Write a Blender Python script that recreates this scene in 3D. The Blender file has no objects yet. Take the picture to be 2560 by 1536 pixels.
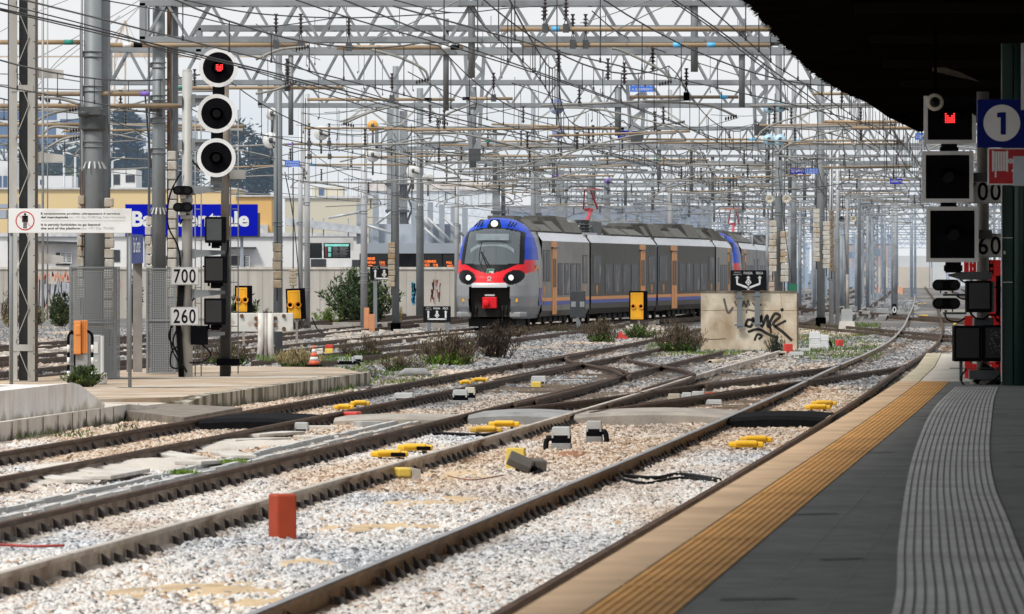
import bpy, bmesh, math, random
from mathutils import Vector, Matrix
R = math.radians
rnd = random.Random(11)
SC = bpy.context.scene
COL = SC.collection
F, CX, HY, CH = 15000.0, 1280.0, 680.0, 2.1      # focal length, centre, horizon (in photo pixels), eye height above the rails

def G(x, y, z=-0.2):                              # photo point lying on the level z
    Y = F*(CH-z)/(y-HY)
    return Vector(((x-CX)*Y/F, Y, z))
def D(x, y, Y):                                   # photo point at the distance Y
    return Vector(((x-CX)*Y/F, Y, CH+(HY-y)*Y/F))

# ---------------------------------------------------------------- materials
MAT = {}
HAZE = None
def haze_group():  # painted haze: a blue glow mixed into the materials with growing Y
    g = bpy.data.node_groups.new('painted_haze', 'ShaderNodeTree')
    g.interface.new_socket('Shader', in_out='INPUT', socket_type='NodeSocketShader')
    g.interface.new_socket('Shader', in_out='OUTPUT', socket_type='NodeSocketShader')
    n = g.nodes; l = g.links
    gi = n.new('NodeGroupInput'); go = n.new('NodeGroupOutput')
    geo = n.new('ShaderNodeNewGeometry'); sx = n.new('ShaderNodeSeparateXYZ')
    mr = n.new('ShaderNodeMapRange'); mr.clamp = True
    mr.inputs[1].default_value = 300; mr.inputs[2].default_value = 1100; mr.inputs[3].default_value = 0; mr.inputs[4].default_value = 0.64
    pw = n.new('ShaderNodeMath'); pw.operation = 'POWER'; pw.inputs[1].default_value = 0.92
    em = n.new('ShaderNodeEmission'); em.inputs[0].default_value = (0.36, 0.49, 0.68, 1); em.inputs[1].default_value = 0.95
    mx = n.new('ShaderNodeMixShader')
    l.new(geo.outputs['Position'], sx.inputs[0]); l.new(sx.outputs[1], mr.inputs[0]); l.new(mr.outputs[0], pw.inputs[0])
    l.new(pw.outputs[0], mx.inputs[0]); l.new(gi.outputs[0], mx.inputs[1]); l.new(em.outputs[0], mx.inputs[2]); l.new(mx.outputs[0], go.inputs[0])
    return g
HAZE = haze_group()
def newmat(name):
    m = bpy.data.materials.new(name); m.use_nodes = True
    nt = m.node_tree; nt.nodes.clear()
    out = nt.nodes.new('ShaderNodeOutputMaterial'); b = nt.nodes.new('ShaderNodeBsdfPrincipled')
    MAT[name] = m
    return m, nt, out, b
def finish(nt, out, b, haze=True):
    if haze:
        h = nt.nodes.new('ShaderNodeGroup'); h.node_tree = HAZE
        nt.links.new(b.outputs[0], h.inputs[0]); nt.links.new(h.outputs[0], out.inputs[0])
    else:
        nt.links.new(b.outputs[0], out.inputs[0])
def mixc(nt, fac, a, c, mode='MIX'):
    m = nt.nodes.new('ShaderNodeMix'); m.data_type = 'RGBA'; m.blend_type = mode
    for s, v in ((0, fac), (6, a), (7, c)):
        if isinstance(v, (tuple, list)): m.inputs[s].default_value = (*v, 1)
        elif isinstance(v, (int, float)): m.inputs[s].default_value = v
        else: nt.links.new(v, m.inputs[s])
    return m.outputs[2]
def noise(nt, scale, detail=4, vec=None, stretch=None, dist=0.0):
    t = nt.nodes.new('ShaderNodeTexNoise'); t.inputs['Scale'].default_value = scale; t.inputs['Detail'].default_value = detail
    t.inputs['Distortion'].default_value = dist
    g = nt.nodes.new('ShaderNodeNewGeometry'); v = g.outputs['Position']
    if stretch:
        mp = nt.nodes.new('ShaderNodeMapping'); mp.inputs['Scale'].default_value = stretch
        nt.links.new(v, mp.inputs[0]); v = mp.outputs[0]
    nt.links.new(v, t.inputs['Vector'])
    return t.outputs['Fac']
def ramp(nt, fac, stops):
    r = nt.nodes.new('ShaderNodeValToRGB'); e = r.color_ramp.elements
    while len(e) < len(stops): e.new(0.5)
    for i, (p, c) in enumerate(stops):
        e[i].position = p; e[i].color = (*c, 1) if len(c) == 3 else c
    nt.links.new(fac, r.inputs[0])
    return r.outputs[0]
def lerp3(a, b, t): return tuple(a[i]*(1-t)+b[i]*t for i in range(3))
def M(name, col, rough=0.6, metal=0.0, var=0.18, scale=3.0, bump=0.0, dirt=None, damt=0.5, dscale=1.2, stretch=None, emit=None, spec=None, haze=True):
    m, nt, out, b = newmat(name)
    n1 = noise(nt, scale, 5)
    c = ramp(nt, n1, [(0.3, tuple(x*(1-var) for x in col)), (0.7, tuple(min(1, x*(1+var)) for x in col))])
    if dirt:
        n2 = noise(nt, dscale, 6, stretch=stretch, dist=0.3)
        f = ramp(nt, n2, [(0.62-0.35*damt, (0, 0, 0)), (0.72, (1, 1, 1))])
        c = mixc(nt, f, c, dirt)
    nt.links.new(c, b.inputs['Base Color'])
    b.inputs['Roughness'].default_value = rough; b.inputs['Metallic'].default_value = metal
    if spec is not None: b.inputs['Specular IOR Level'].default_value = spec
    if emit: b.inputs['Emission Color'].default_value = (*emit[0], 1); b.inputs['Emission Strength'].default_value = emit[1]
    if bump:
        bp = nt.nodes.new('ShaderNodeBump'); bp.inputs['Strength'].default_value = bump; bp.inputs['Distance'].default_value = 0.02
        nt.links.new(noise(nt, scale*9, 4), bp.inputs['Height']); nt.links.new(bp.outputs[0], b.inputs['Normal'])
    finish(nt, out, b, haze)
    return m

STEEL = M('galvanised_steel', (0.235, 0.255, 0.265), 0.55, 0.25, 0.12, 1.5, dirt=(0.16, 0.165, 0.17), damt=0.5, dscale=0.9, stretch=(1, 1, 0.25))
STEELB = M('blue_grey_steel', (0.27, 0.29, 0.305), 0.6, 0.1, 0.15, 1.5, dirt=(0.15, 0.16, 0.17), damt=0.45)
STEELD = M('dark_steel', (0.09, 0.095, 0.1), 0.5, 0.3, 0.2, 4)
STEELL = M('pale_painted_steel', (0.46, 0.455, 0.43), 0.55, 0.1, 0.08, 2, dirt=(0.30, 0.285, 0.25), damt=0.35, stretch=(1, 1, 0.2))
SILVERP = M('aluminium_paint', (0.50, 0.51, 0.52), 0.5, 0.25, 0.08, 2, dirt=(0.33, 0.33, 0.33), damt=0.35, stretch=(2, 2, 0.3))
RUST = M('rusty_steel', (0.18, 0.085, 0.04), 0.85, 0.1, 0.35, 5, dirt=(0.07, 0.05, 0.04), damt=0.5)
RAILD = M('rail_brown', (0.075, 0.046, 0.032), 0.8, 0.1, 0.28, 3, bump=0.2, dirt=(0.14, 0.10, 0.07), damt=0.4, dscale=1.6, haze=False)
RAILT = M('rail_tan', (0.26, 0.17, 0.095), 0.8, 0.1, 0.25, 2.5, bump=0.2, dirt=(0.13, 0.085, 0.055), damt=0.5, dscale=1.3, haze=False)
RAILW = M('rail_dusty', (0.56, 0.49, 0.42), 0.85, 0.0, 0.18, 6, bump=0.2, dirt=(0.22, 0.15, 0.11), damt=0.4, dscale=1.0, haze=False)
RAILTOP = M('rail_top_worn', (0.30, 0.28, 0.27), 0.32, 0.7, 0.25, 3, dirt=(0.12, 0.09, 0.075), damt=0.4, haze=False)
RAILWEB = None
RAILTOPB = M('rail_top_dull', (0.10, 0.068, 0.052), 0.8, 0, 0.3, 3, dirt=(0.07, 0.045, 0.034), damt=0.4, spec=.05, haze=False)
RAILTOPW = M('rail_top_dusty', (0.52, 0.47, 0.41), 0.8, 0.0, 0.15, 6, dirt=(0.3, 0.24, 0.19), damt=0.4, haze=False)
FAST = M('fastening_grime', (0.04, 0.033, 0.03), 0.8, 0.2, 0.5, 20)
BLACK = M('black_plastic', (0.006, 0.006, 0.008), 0.7, 0, 0.2, 5, spec=0.02)
BLACKM = M('matt_black', (0.002, 0.002, 0.003), 0.9, 0, 0.2, 5, spec=0.0)
RUBBER = M('black_rubber', (0.009, 0.009, 0.010), 0.85, 0, 0.3, 12, bump=0.3, spec=.05)
CABLE = M('cable_black', (0.007, 0.007, 0.008), 0.65, 0, 0.2, 5, spec=.15)
WIRE = M('wire_dark', (0.05, 0.052, 0.055), 0.55, 0.4, 0.25, 1)
WIREL = M('wire_grey', (0.33, 0.34, 0.34), 0.5, 0.3, 0.15, 1)
WHITE = M('white_enamel', (0.76, 0.77, 0.77), 0.45, 0, 0.04, 2, dirt=(0.62, 0.61, 0.58), damt=0.25)
GREYW = M('grey_white_enamel', (0.68, 0.69, 0.69), 0.45, 0, 0.05, 2, dirt=(0.45, 0.44, 0.42), damt=0.3)
INK = M('ink_black', (0.008, 0.008, 0.010), 0.7, 0, 0.1, 5, spec=.15)
GREYINK = M('ink_grey', (0.33, 0.33, 0.33), 0.6, 0, 0.1, 5)
SIGNBLUE = M('sign_blue', (0.004, 0.010, 0.42), 0.7, 0, 0.06, 2, spec=0.05, haze=False)
SIGNBLUE2 = M('sign_bright_blue', (0.03, 0.17, 0.72), 0.45, 0, 0.1, 3)
NAVY = M('navy_enamel', (0.006, 0.014, 0.15), 0.6, 0, 0.08, 2, spec=.1)
SIGNRED = M('sign_red', (0.55, 0.015, 0.02), 0.4, 0, 0.06, 2)
ARM = M('registration_arm_grey', (0.27, 0.265, 0.25), 0.6, 0.1, 0.12, 2)
TAN = M('insulating_tube_tan', (0.36, 0.255, 0.15), 0.6, 0, 0.12, 1.2, dirt=(0.24, 0.19, 0.14), damt=0.5, dscale=0.8)
CER = M('insulator_dark', (0.05, 0.04, 0.04), 0.35, 0, 0.2, 6)
TGREEN = M('tape_green', (0.02, 0.25, 0.2), 0.5); TBLUE = M('tape_sky_blue', (0.12, 0.5, 0.85), 0.5); TPURP = M('tape_purple', (0.22, 0.13, 0.5), 0.5)
CONC = M('weathered_concrete', (0.40, 0.375, 0.34), 0.9, 0, 0.16, 2.2, bump=0.5, dirt=(0.22, 0.19, 0.155), damt=0.5, dscale=1.1, stretch=(1, 1, 0.35))
CONCW = M('pale_concrete', (0.62, 0.585, 0.53), 0.9, 0, 0.12, 3, bump=0.4, dirt=(0.42, 0.37, 0.31), damt=0.45, dscale=1.4)
CONCS = None
CONCL = M('long_wall_concrete', (0.50, 0.47, 0.425), 0.9, 0, 0.10, 0.8, dirt=(0.38, 0.35, 0.31), damt=0.45, dscale=0.6, stretch=(2.5, 1, 0.12))
CONCG = M('grey_concrete', (0.30, 0.30, 0.295), 0.9, 0, 0.14, 4, bump=0.4, dirt=(0.2, 0.19, 0.18), damt=0.4)
PLASTER = M('peeling_plaster', (0.80, 0.70, 0.545), 0.92, 0, 0.12, 2.5, bump=0.6, dirt=(0.44, 0.31, 0.19), damt=0.55, dscale=1.7, stretch=(1, 1, 0.7))
BRICKW = M('counterweight_pale', (0.52, 0.49, 0.44), 0.9, 0, 0.15, 6, dirt=(0.36, 0.25, 0.13), damt=0.45, dscale=2.5)
BRICKT = M('counterweight_tan', (0.40, 0.34, 0.25), 0.9, 0, 0.2, 6, dirt=(0.3, 0.17, 0.08), damt=0.5, dscale=2.5)
SANDM = M('sand', (0.66, 0.485, 0.29), 0.95, 0, 0.12, 5, bump=0.5, dirt=(0.42, 0.31, 0.2), damt=0.3)
EARTH = M('trodden_earth', (0.42, 0.31, 0.21), 0.95, 0, 0.15, 3, bump=0.5, dirt=(0.56, 0.5, 0.42), damt=0.5, dscale=0.8)
REDP = M('red_block_paint', (0.40, 0.052, 0.016), 0.7, 0, 0.12, 6, dirt=(0.36, 0.07, 0.04), damt=0.3, bump=0.15)
REDF = M('faded_red_plastic', (0.60, 0.05, 0.035), 0.55, 0, 0.1, 5)
ORANGE = M('orange_plastic', (0.72, 0.26, 0.06), 0.5, 0, 0.08, 4, dirt=(0.55, 0.2, 0.07), damt=0.3)
PEACH = M('peach_box_paint', (0.62, 0.27, 0.13), 0.6, 0, 0.08, 4)
YEL = M('signal_yellow', (0.88, 0.42, 0.012), 0.5, 0, 0.05, 4)
YELP = M('plastic_yellow', (0.88, 0.50, 0.015), 0.45, 0, 0.08, 6, dirt=(0.6, 0.36, 0.08), damt=0.2)
YELF = M('faded_yellow', (0.78, 0.56, 0.10), 0.6, 0, 0.1, 5)
BOXG = M('box_grey_plastic', (0.46, 0.47, 0.46), 0.55, 0, 0.08, 6, dirt=(0.33, 0.32, 0.3), damt=0.3)
BOXC = M('box_cream_plastic', (0.58, 0.54, 0.44), 0.6, 0, 0.08, 6, dirt=(0.4, 0.35, 0.27), damt=0.3)
CABG = M('cabinet_grey', (0.38, 0.40, 0.39), 0.55, 0, 0.06, 4)
BUFW = M('buffer_white_rusted', (0.68, 0.66, 0.61), 0.7, 0, 0.08, 3, dirt=(0.25, 0.11, 0.045), damt=0.36, dscale=3.0, stretch=(1, 1, 0.5))
LED = M('red_led', (0.3, 0.0, 0.0), 0.5, emit=((1.0, 0.035, 0.04), 2.2), haze=False)
LEDO = M('orange_led', (0.3, 0.06, 0.0), 0.5, emit=((1.0, 0.2, 0.04), 1.6), haze=False)
SCR = M('screen_dark', (0.014, 0.02, 0.022), 0.3); SCRT = M('screen_teal', (0.2, 0.55, 0.5), 0.5, emit=((0.25, 0.7, 0.62), 0.45), haze=False)
SCRR = M('screen_crimson', (0.35, 0.06, 0.09), 0.5)
LENS = M('lens_dark', (0.008, 0.008, 0.009), 0.3, spec=.15)
GREENP = M('dark_green_paint', (0.012, 0.045, 0.038), 0.5, 0, 0.15, 3)
NETRED = M('red_barrier_plastic', (0.78, 0.012, 0.008), 0.5, 0, 0.08, 6, haze=False)

def stained(name, col, streak, moss, zlo, zhi, lo=.5, hi=.62):
    m, nt, out, b = newmat(name)
    c = ramp(nt, noise(nt, 1.6, 5), [(0.3, tuple(x*.85 for x in col)), (0.7, tuple(min(1, x*1.1) for x in col))])
    f = ramp(nt, noise(nt, 1.0, 5, stretch=(3.2, 2.2, .35), dist=.4), [(lo, (0, 0, 0)), (hi, (1, 1, 1))])
    c = mixc(nt, f, c, streak)
    g = nt.nodes.new('ShaderNodeNewGeometry'); s = nt.nodes.new('ShaderNodeSeparateXYZ'); nt.links.new(g.outputs['Position'], s.inputs[0])
    ad = nt.nodes.new('ShaderNodeMath'); ad.operation = 'MULTIPLY_ADD'; nt.links.new(noise(nt, 2.5, 5), ad.inputs[0]); ad.inputs[1].default_value = -.5; nt.links.new(s.outputs[2], ad.inputs[2])
    mr = nt.nodes.new('ShaderNodeMapRange'); mr.inputs[1].default_value = zlo-.25; mr.inputs[2].default_value = zhi-.25; mr.inputs[3].default_value = 1; mr.inputs[4].default_value = 0; nt.links.new(ad.outputs[0], mr.inputs[0])
    c = mixc(nt, mr.outputs[0], c, moss)
    nt.links.new(c, b.inputs['Base Color']); b.inputs['Roughness'].default_value = .92
    bp = nt.nodes.new('ShaderNodeBump'); bp.inputs['Strength'].default_value = .5; bp.inputs['Distance'].default_value = .02; nt.links.new(noise(nt, 20, 4), bp.inputs['Height']); nt.links.new(bp.outputs[0], b.inputs['Normal'])
    finish(nt, out, b); return m
CONCS = stained('stained_kerb_concrete', (0.47, 0.42, 0.34), (0.11, 0.09, 0.055), (0.07, 0.07, 0.035), -.17, -.05, .44, .56)
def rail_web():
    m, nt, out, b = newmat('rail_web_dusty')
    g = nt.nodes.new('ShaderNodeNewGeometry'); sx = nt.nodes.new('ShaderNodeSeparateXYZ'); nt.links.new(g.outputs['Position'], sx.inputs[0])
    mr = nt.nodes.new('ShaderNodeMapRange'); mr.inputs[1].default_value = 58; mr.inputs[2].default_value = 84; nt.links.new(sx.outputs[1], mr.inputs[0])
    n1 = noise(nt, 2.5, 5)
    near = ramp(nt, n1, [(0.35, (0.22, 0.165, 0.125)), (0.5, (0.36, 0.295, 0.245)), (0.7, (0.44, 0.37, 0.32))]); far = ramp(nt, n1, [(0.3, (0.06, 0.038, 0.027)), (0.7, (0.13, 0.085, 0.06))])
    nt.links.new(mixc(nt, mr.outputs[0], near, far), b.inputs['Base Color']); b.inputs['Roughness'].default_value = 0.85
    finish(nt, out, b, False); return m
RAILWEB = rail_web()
def flagmesh(name, col, hole, cell):
    m, nt, out, b = newmat(name)
    b.inputs['Base Color'].default_value = (*col, 1); b.inputs['Roughness'].default_value = 0.6; b.inputs['Metallic'].default_value = 0.2
    g = nt.nodes.new('ShaderNodeNewGeometry'); mp = nt.nodes.new('ShaderNodeMapping'); mp.inputs['Scale'].default_value = (1/cell,)*3
    nt.links.new(g.outputs['Position'], mp.inputs[0])
    s = nt.nodes.new('ShaderNodeSeparateXYZ'); nt.links.new(mp.outputs[0], s.inputs[0])
    fr = []
    ad = nt.nodes.new('ShaderNodeMath'); ad.operation = 'ADD'; nt.links.new(s.outputs[0], ad.inputs[0]); nt.links.new(s.outputs[1], ad.inputs[1])
    for src in (ad.outputs[0], s.outputs[2]):
        f = nt.nodes.new('ShaderNodeMath'); f.operation = 'FRACT'; nt.links.new(src, f.inputs[0])
        c = nt.nodes.new('ShaderNodeMath'); c.operation = 'LESS_THAN'; c.inputs[1].default_value = hole; nt.links.new(f.outputs[0], c.inputs[0]); fr.append(c)
    mu = nt.nodes.new('ShaderNodeMath'); mu.operation = 'MULTIPLY'; nt.links.new(fr[0].outputs[0], mu.inputs[0]); nt.links.new(fr[1].outputs[0], mu.inputs[1])
    tr = nt.nodes.new('ShaderNodeBsdfTransparent'); mx = nt.nodes.new('ShaderNodeMixShader')
    nt.links.new(mu.outputs[0], mx.inputs[0]); nt.links.new(b.outputs[0], mx.inputs[1]); nt.links.new(tr.outputs[0], mx.inputs[2]); nt.links.new(mx.outputs[0], out.inputs[0])
    return m
MESHM = flagmesh('perforated_sheet', (0.24, 0.255, 0.265), 0.58, 0.045)
NETM = flagmesh('shade_net', (0.01, 0.01, 0.01), 0.72, 0.05)

# ---------------------------------------------------------------- mesh builder
class MB:
    def __init__(s): s.v = []; s.f = []; s.m = []; s.mi = 0; s.sm = []; s.smooth = False
    def add(s, vs, fs):
        o = len(s.v); s.v.extend([tuple(v) for v in vs])
        for f in fs: s.f.append([i+o for i in f]); s.m.append(s.mi); s.sm.append(s.smooth)
        return s
    def box(s, c, d, rz=0, taper=0):
        x, y, z = d[0]/2, d[1]/2, d[2]/2; cr, sr = math.cos(rz), math.sin(rz); vs = []
        for zz, t in ((-z, 1), (z, 1-taper)):
            for a, b in ((-x, -y), (x, -y), (x, y), (-x, y)):
                a *= t; b *= t
                vs.append((c[0]+a*cr-b*sr, c[1]+a*sr+b*cr, c[2]+zz))
        return s.add(vs, [(3, 2, 1, 0), (4, 5, 6, 7), (0, 1, 5, 4), (1, 2, 6, 5), (2, 3, 7, 6), (3, 0, 4, 7)])
    def bx(s, x0, x1, y0, y1, z0, z1): return s.box(((x0+x1)/2, (y0+y1)/2, (z0+z1)/2), (abs(x1-x0), abs(y1-y0), abs(z1-z0)))
    def bar(s, p, q, w, h=None):
        h = h or w; p = Vector(p); q = Vector(q); d = (q-p).normalized()
        up = Vector((0, 0, 1)) if abs(d.z) < 0.95 else Vector((0, 1, 0))
        a = d.cross(up).normalized()*w/2; b = a.cross(d).normalized()*h/2
        vs = [e+i*a+j*b for e in (p, q) for i, j in ((-1, -1), (1, -1), (1, 1), (-1, 1))]
        return s.add(vs, [(0, 1, 2, 3), (7, 6, 5, 4), (0, 4, 5, 1), (1, 5, 6, 2), (2, 6, 7, 3), (3, 7, 4, 0)])
    def path(s, pts, r, n=8, caps=True):
        pts = [Vector(p) for p in pts]; k = len(pts); rr = r if isinstance(r, (list, tuple)) else [r]*k
        vs = []; fs = []; prev = None
        for i, p in enumerate(pts):
            d = (pts[min(i+1, k-1)]-pts[max(i-1, 0)]).normalized()
            up = Vector((0, 0, 1)) if abs(d.z) < 0.9 else Vector((0, 1, 0))
            a = d.cross(up).normalized()
            if prev is not None and a.dot(prev) < 0: a = -a
            prev = a; b = a.cross(d)
            for j in range(n):
                t = 2*math.pi*j/n; vs.append(p+rr[i]*(math.cos(t)*a+math.sin(t)*b))
        for i in range(k-1):
            for j in range(n):
                j2 = (j+1) % n; fs.append((i*n+j, i*n+j2, (i+1)*n+j2, (i+1)*n+j))
        if caps: fs.append(tuple(range(n))[::-1]); fs.append(tuple(range((k-1)*n, k*n)))
        o = s.smooth; s.smooth = n > 4; s.add(vs, fs); s.smooth = o
        return s
    def tube(s, p, q, r, n=8, r2=None): return s.path([p, q], [r, r if r2 is None else r2], n)
    def lathe(s, c, prof, axis='z', n=16):           # prof: (radius, height)
        vs = []; fs = []; k = len(prof)
        for r, h in prof:
            for j in range(n):
                t = 2*math.pi*j/n; a, b = r*math.cos(t), r*math.sin(t)
                vs.append({'z': (c[0]+a, c[1]+b, c[2]+h), 'y': (c[0]+a, c[1]+h, c[2]+b), 'x': (c[0]+h, c[1]+a, c[2]+b)}[axis])
        for i in range(k-1):
            for j in range(n):
                j2 = (j+1) % n; fs.append((i*n+j, i*n+j2, (i+1)*n+j2, (i+1)*n+j))
        fs.append(tuple(range(n))[::-1]); fs.append(tuple(range((k-1)*n, k*n)))
        return s.add(vs, fs)
    def poly(s, pts): return s.add(pts, [tuple(range(len(pts)))])
    def prism(s, pts, y0, y1):                       # (x, z) outline pulled along y
        n = len(pts); vs = [(x, y0, z) for x, z in pts]+[(x, y1, z) for x, z in pts]
        fs = [tuple(range(n)), tuple(range(2*n-1, n-1, -1))]+[(i, i+n, (i+1) % n+n, (i+1) % n) for i in range(n)]
        return s.add(vs, fs)
    def slab(s, pts, z0, z1):                        # (x, y) outline pulled up; z may be given per point in pts
        n = len(pts); top = [(p[0], p[1], p[2] if len(p) > 2 else z1) for p in pts]
        vs = [(p[0], p[1], z0) for p in pts]+top
        fs = [tuple(range(n-1, -1, -1)), tuple(range(n, 2*n))]+[(i, (i+1) % n, (i+1) % n+n, i+n) for i in range(n)]
        return s.add(vs, fs)
    def build(s, name, mats, parent=None, loc=None):
        me = bpy.data.meshes.new(name)
        me.from_pydata([tuple(v) for v in s.v], [], s.f)
        for m in (mats if isinstance(mats, (list, tuple)) else [mats]): me.materials.append(m)
        me.polygons.foreach_set('material_index', s.m); me.polygons.foreach_set('use_smooth', s.sm)
        me.update()
        o = bpy.data.objects.new(name, me); COL.objects.link(o)
        if parent: o.parent = parent
        if loc is not None: o.location = loc
        return o
def fixn(o):
    bm = bmesh.new(); bm.from_mesh(o.data); bmesh.ops.recalc_face_normals(bm, faces=bm.faces); bm.to_mesh(o.data); bm.free(); return o
def bevel(o, w=0.01, seg=2):
    m = o.modifiers.new('edge', 'BEVEL'); m.width = w; m.segments = seg; m.limit_method = 'ANGLE'; return o
def tag(o, label=None, cat=None, group=None, kind=None):
    if label: o['label'] = label
    if cat: o['category'] = cat
    if group: o['group'] = group
    if kind: o['kind'] = kind
    return o
def thing(name, label, cat, loc=(0, 0, 0), rz=0, group=None):
    o = bpy.data.objects.new(name, None); COL.objects.link(o); o.empty_display_size = 0.2
    o.location = loc; o.rotation_euler = (0, 0, rz)
    return tag(o, label, cat, group)
def dup(root, loc=None, rz=None, label=None, group=None, scale=None):
    def cp(o, par):
        c = o.copy(); COL.objects.link(c); c.parent = par
        for ch in list(o.children): cp(ch, c)
        return c
    r = cp(root, root.parent)
    if loc is not None: r.location = loc
    if rz is not None: r.rotation_euler = (0, 0, rz)
    if label: r['label'] = label
    if group: r['group'] = group
    if scale: r.scale = scale
    return r
_txt = {}
def text(body, h, mat, loc, parent=None, name='lettering', align='CENTER', bold=0.0, sx=1.0, rx=90, rz=0, width=None, space=1.0):
    cu = bpy.data.curves.new('t', 'FONT'); cu.body = body; cu.size = 1.0; cu.align_x = align; cu.align_y = 'CENTER'; cu.offset = bold; cu.resolution_u = 3
    cu.space_character = space
    o = bpy.data.objects.new('t', cu); COL.objects.link(o)
    me = bpy.data.meshes.new_from_object(o.evaluated_get(bpy.context.evaluated_depsgraph_get()))
    bpy.data.objects.remove(o); bpy.data.curves.remove(cu)
    xs = [v.co.x for v in me.vertices]; ys = [v.co.y for v in me.vertices]
    k = h/(max(ys)-min(ys)) if ys else 1
    my = (max(ys)+min(ys))/2
    kx = k*sx
    if width: kx = width/(max(xs)-min(xs))
    mx = {'CENTER': (max(xs)+min(xs))/2, 'LEFT': min(xs), 'RIGHT': max(xs)}[align]
    for v in me.vertices: v.co = ((v.co.x-mx)*kx, 0, (v.co.y-my)*k)
    me.materials.clear(); me.materials.append(mat)
    for p in me.polygons: p.material_index = 0
    r = bpy.data.objects.new(name, me); COL.objects.link(r); r.location = loc; r.rotation_euler = (0, 0, rz)
    if parent: r.parent = parent
    return r
def stroke(mb, pts, w, y=0.0, tapered=False):        # flat brush stroke in the x-z plane
    pts = [Vector((p[0], p[1])) for p in pts]; n = len(pts); L = []; Rr = []
    for i, p in enumerate(pts):
        d = pts[min(i+1, n-1)]-pts[max(i-1, 0)]; d = d.normalized() if d.length > 0 else Vector((1, 0)); q = Vector((-d.y, d.x))
        ww = w/2*((1-0.6*i/(n-1)) if tapered else 1)
        L.append(p+q*ww); Rr.append(p-q*ww)
    o = [(a.x, y, a.y) for a in L]+[(a.x, y, a.y) for a in Rr]
    mb.add(o, [(i, i+1, n+i+1, n+i) for i in range(n-1)])
def curve(pts, n=6):                                  # Catmull-Rom through the points
    pts = [Vector(p) for p in pts]; out = []
    for i in range(len(pts)-1):
        a, b, c, d = pts[max(i-1, 0)], pts[i], pts[i+1], pts[min(i+2, len(pts)-1)]
        for k in range(n):
            t = k/n
            out.append(0.5*((2*b)+(c-a)*t+(2*a-5*b+4*c-d)*t*t+(3*b-a-3*c+d)*t**3))
    out.append(pts[-1]); return out
def disc(c, r, n=28, y=0): return [(c[0]+r*math.cos(2*math.pi*i/n), y, c[1]+r*math.sin(2*math.pi*i/n)) for i in range(n)]
def ring(mb, c, r0, r1, y=0, n=32):
    vs = disc(c, r0, n, y)+disc(c, r1, n, y)
    mb.add(vs, [(i, (i+1) % n, n+(i+1) % n, n+i) for i in range(n)])

# the line of the yard: x of the first rail of the platform track at distance Y
_KY = [15, 36.8, 69.2, 99, 133, 155.5, 181, 228, 281, 425, 851, 3000]
_KX = [-3.68, -1.61, 1.476, 4.2, 7.16, 9.2, 11.35, 14.85, 18.55, 28.5, 57.1, 203]
def interp(ky, kx, Y):
    n = len(ky)
    if Y <= ky[0]: return kx[0]+(Y-ky[0])*(kx[1]-kx[0])/(ky[1]-ky[0])
    if Y >= ky[-1]: return kx[-1]+(Y-ky[-1])*(kx[-1]-kx[-2])/(ky[-1]-ky[-2])
    i = max(j for j in range(n-1) if ky[j] <= Y)
    def sl(j):
        if j == 0: return (kx[1]-kx[0])/(ky[1]-ky[0])
        if j == n-1: return (kx[-1]-kx[-2])/(ky[-1]-ky[-2])
        a = (kx[j]-kx[j-1])/(ky[j]-ky[j-1]); b = (kx[j+1]-kx[j])/(ky[j+1]-ky[j])
        return 0 if a*b <= 0 else 2*a*b/(a+b)
    h = ky[i+1]-ky[i]; t = (Y-ky[i])/h; m0, m1 = sl(i), sl(i+1)
    return (2*t**3-3*t*t+1)*kx[i]+(t**3-2*t*t+t)*h*m0+(-2*t**3+3*t*t)*kx[i+1]+(t**3-t*t)*h*m1
def B(Y): return interp(_KY, _KX, Y)
# ================================================================ camera, sky, sun
cam = bpy.data.cameras.new('camera'); co = bpy.data.objects.new('camera', cam); COL.objects.link(co)
cam.sensor_width = 36; cam.lens = 36*F/2560; cam.shift_y = -(768-HY)/2560; cam.clip_start = 1; cam.clip_end = 20000
cam.dof.use_dof = True; cam.dof.focus_distance = 135; cam.dof.aperture_fstop = 11
co.location = (0, 0, CH); co.rotation_euler = (R(90), 0, 0); SC.camera = co
W = bpy.data.worlds.new('World'); SC.world = W; W.use_nodes = True
wn = W.node_tree.nodes; wl = W.node_tree.links; wn.clear()
sky = wn.new('ShaderNodeTexSky'); sky.sky_type = 'NISHITA'; sky.sun_disc = False; sky.sun_elevation = R(52); sky.sun_rotation = R(215)
sky.air_density = 1.2; sky.dust_density = 3
bg = wn.new('ShaderNodeBackground'); bg.inputs[1].default_value = 0.09; wl.new(sky.outputs[0], bg.inputs[0])
tc = wn.new('ShaderNodeTexCoord'); wno = wn.new('ShaderNodeTexNoise'); wno.inputs['Scale'].default_value = 9; wno.inputs['Detail'].default_value = 5
wmp = wn.new('ShaderNodeMapping'); wmp.inputs['Scale'].default_value = (1, 1, 3.5)
wl.new(tc.outputs['Generated'], wmp.inputs[0]); wl.new(wmp.outputs[0], wno.inputs['Vector'])
wr = wn.new('ShaderNodeValToRGB'); wr.color_ramp.elements[0].color = (0.76, 0.825, 0.89, 1); wr.color_ramp.elements[1].color = (0.90, 0.915, 0.93, 1)
wr.color_ramp.elements[0].position = 0.32; wr.color_ramp.elements[1].position = 0.55
wl.new(wno.outputs['Fac'], wr.inputs[0])
bg2 = wn.new('ShaderNodeBackground'); bg2.inputs[1].default_value = 1.05; wl.new(wr.outputs[0], bg2.inputs[0])
wm = wn.new('ShaderNodeMixShader'); wm.inputs[0].default_value = 0.9; wo = wn.new('ShaderNodeOutputWorld')
wl.new(bg.outputs[0], wm.inputs[1]); wl.new(bg2.outputs[0], wm.inputs[2]); wl.new(wm.outputs[0], wo.inputs[0])
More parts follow.
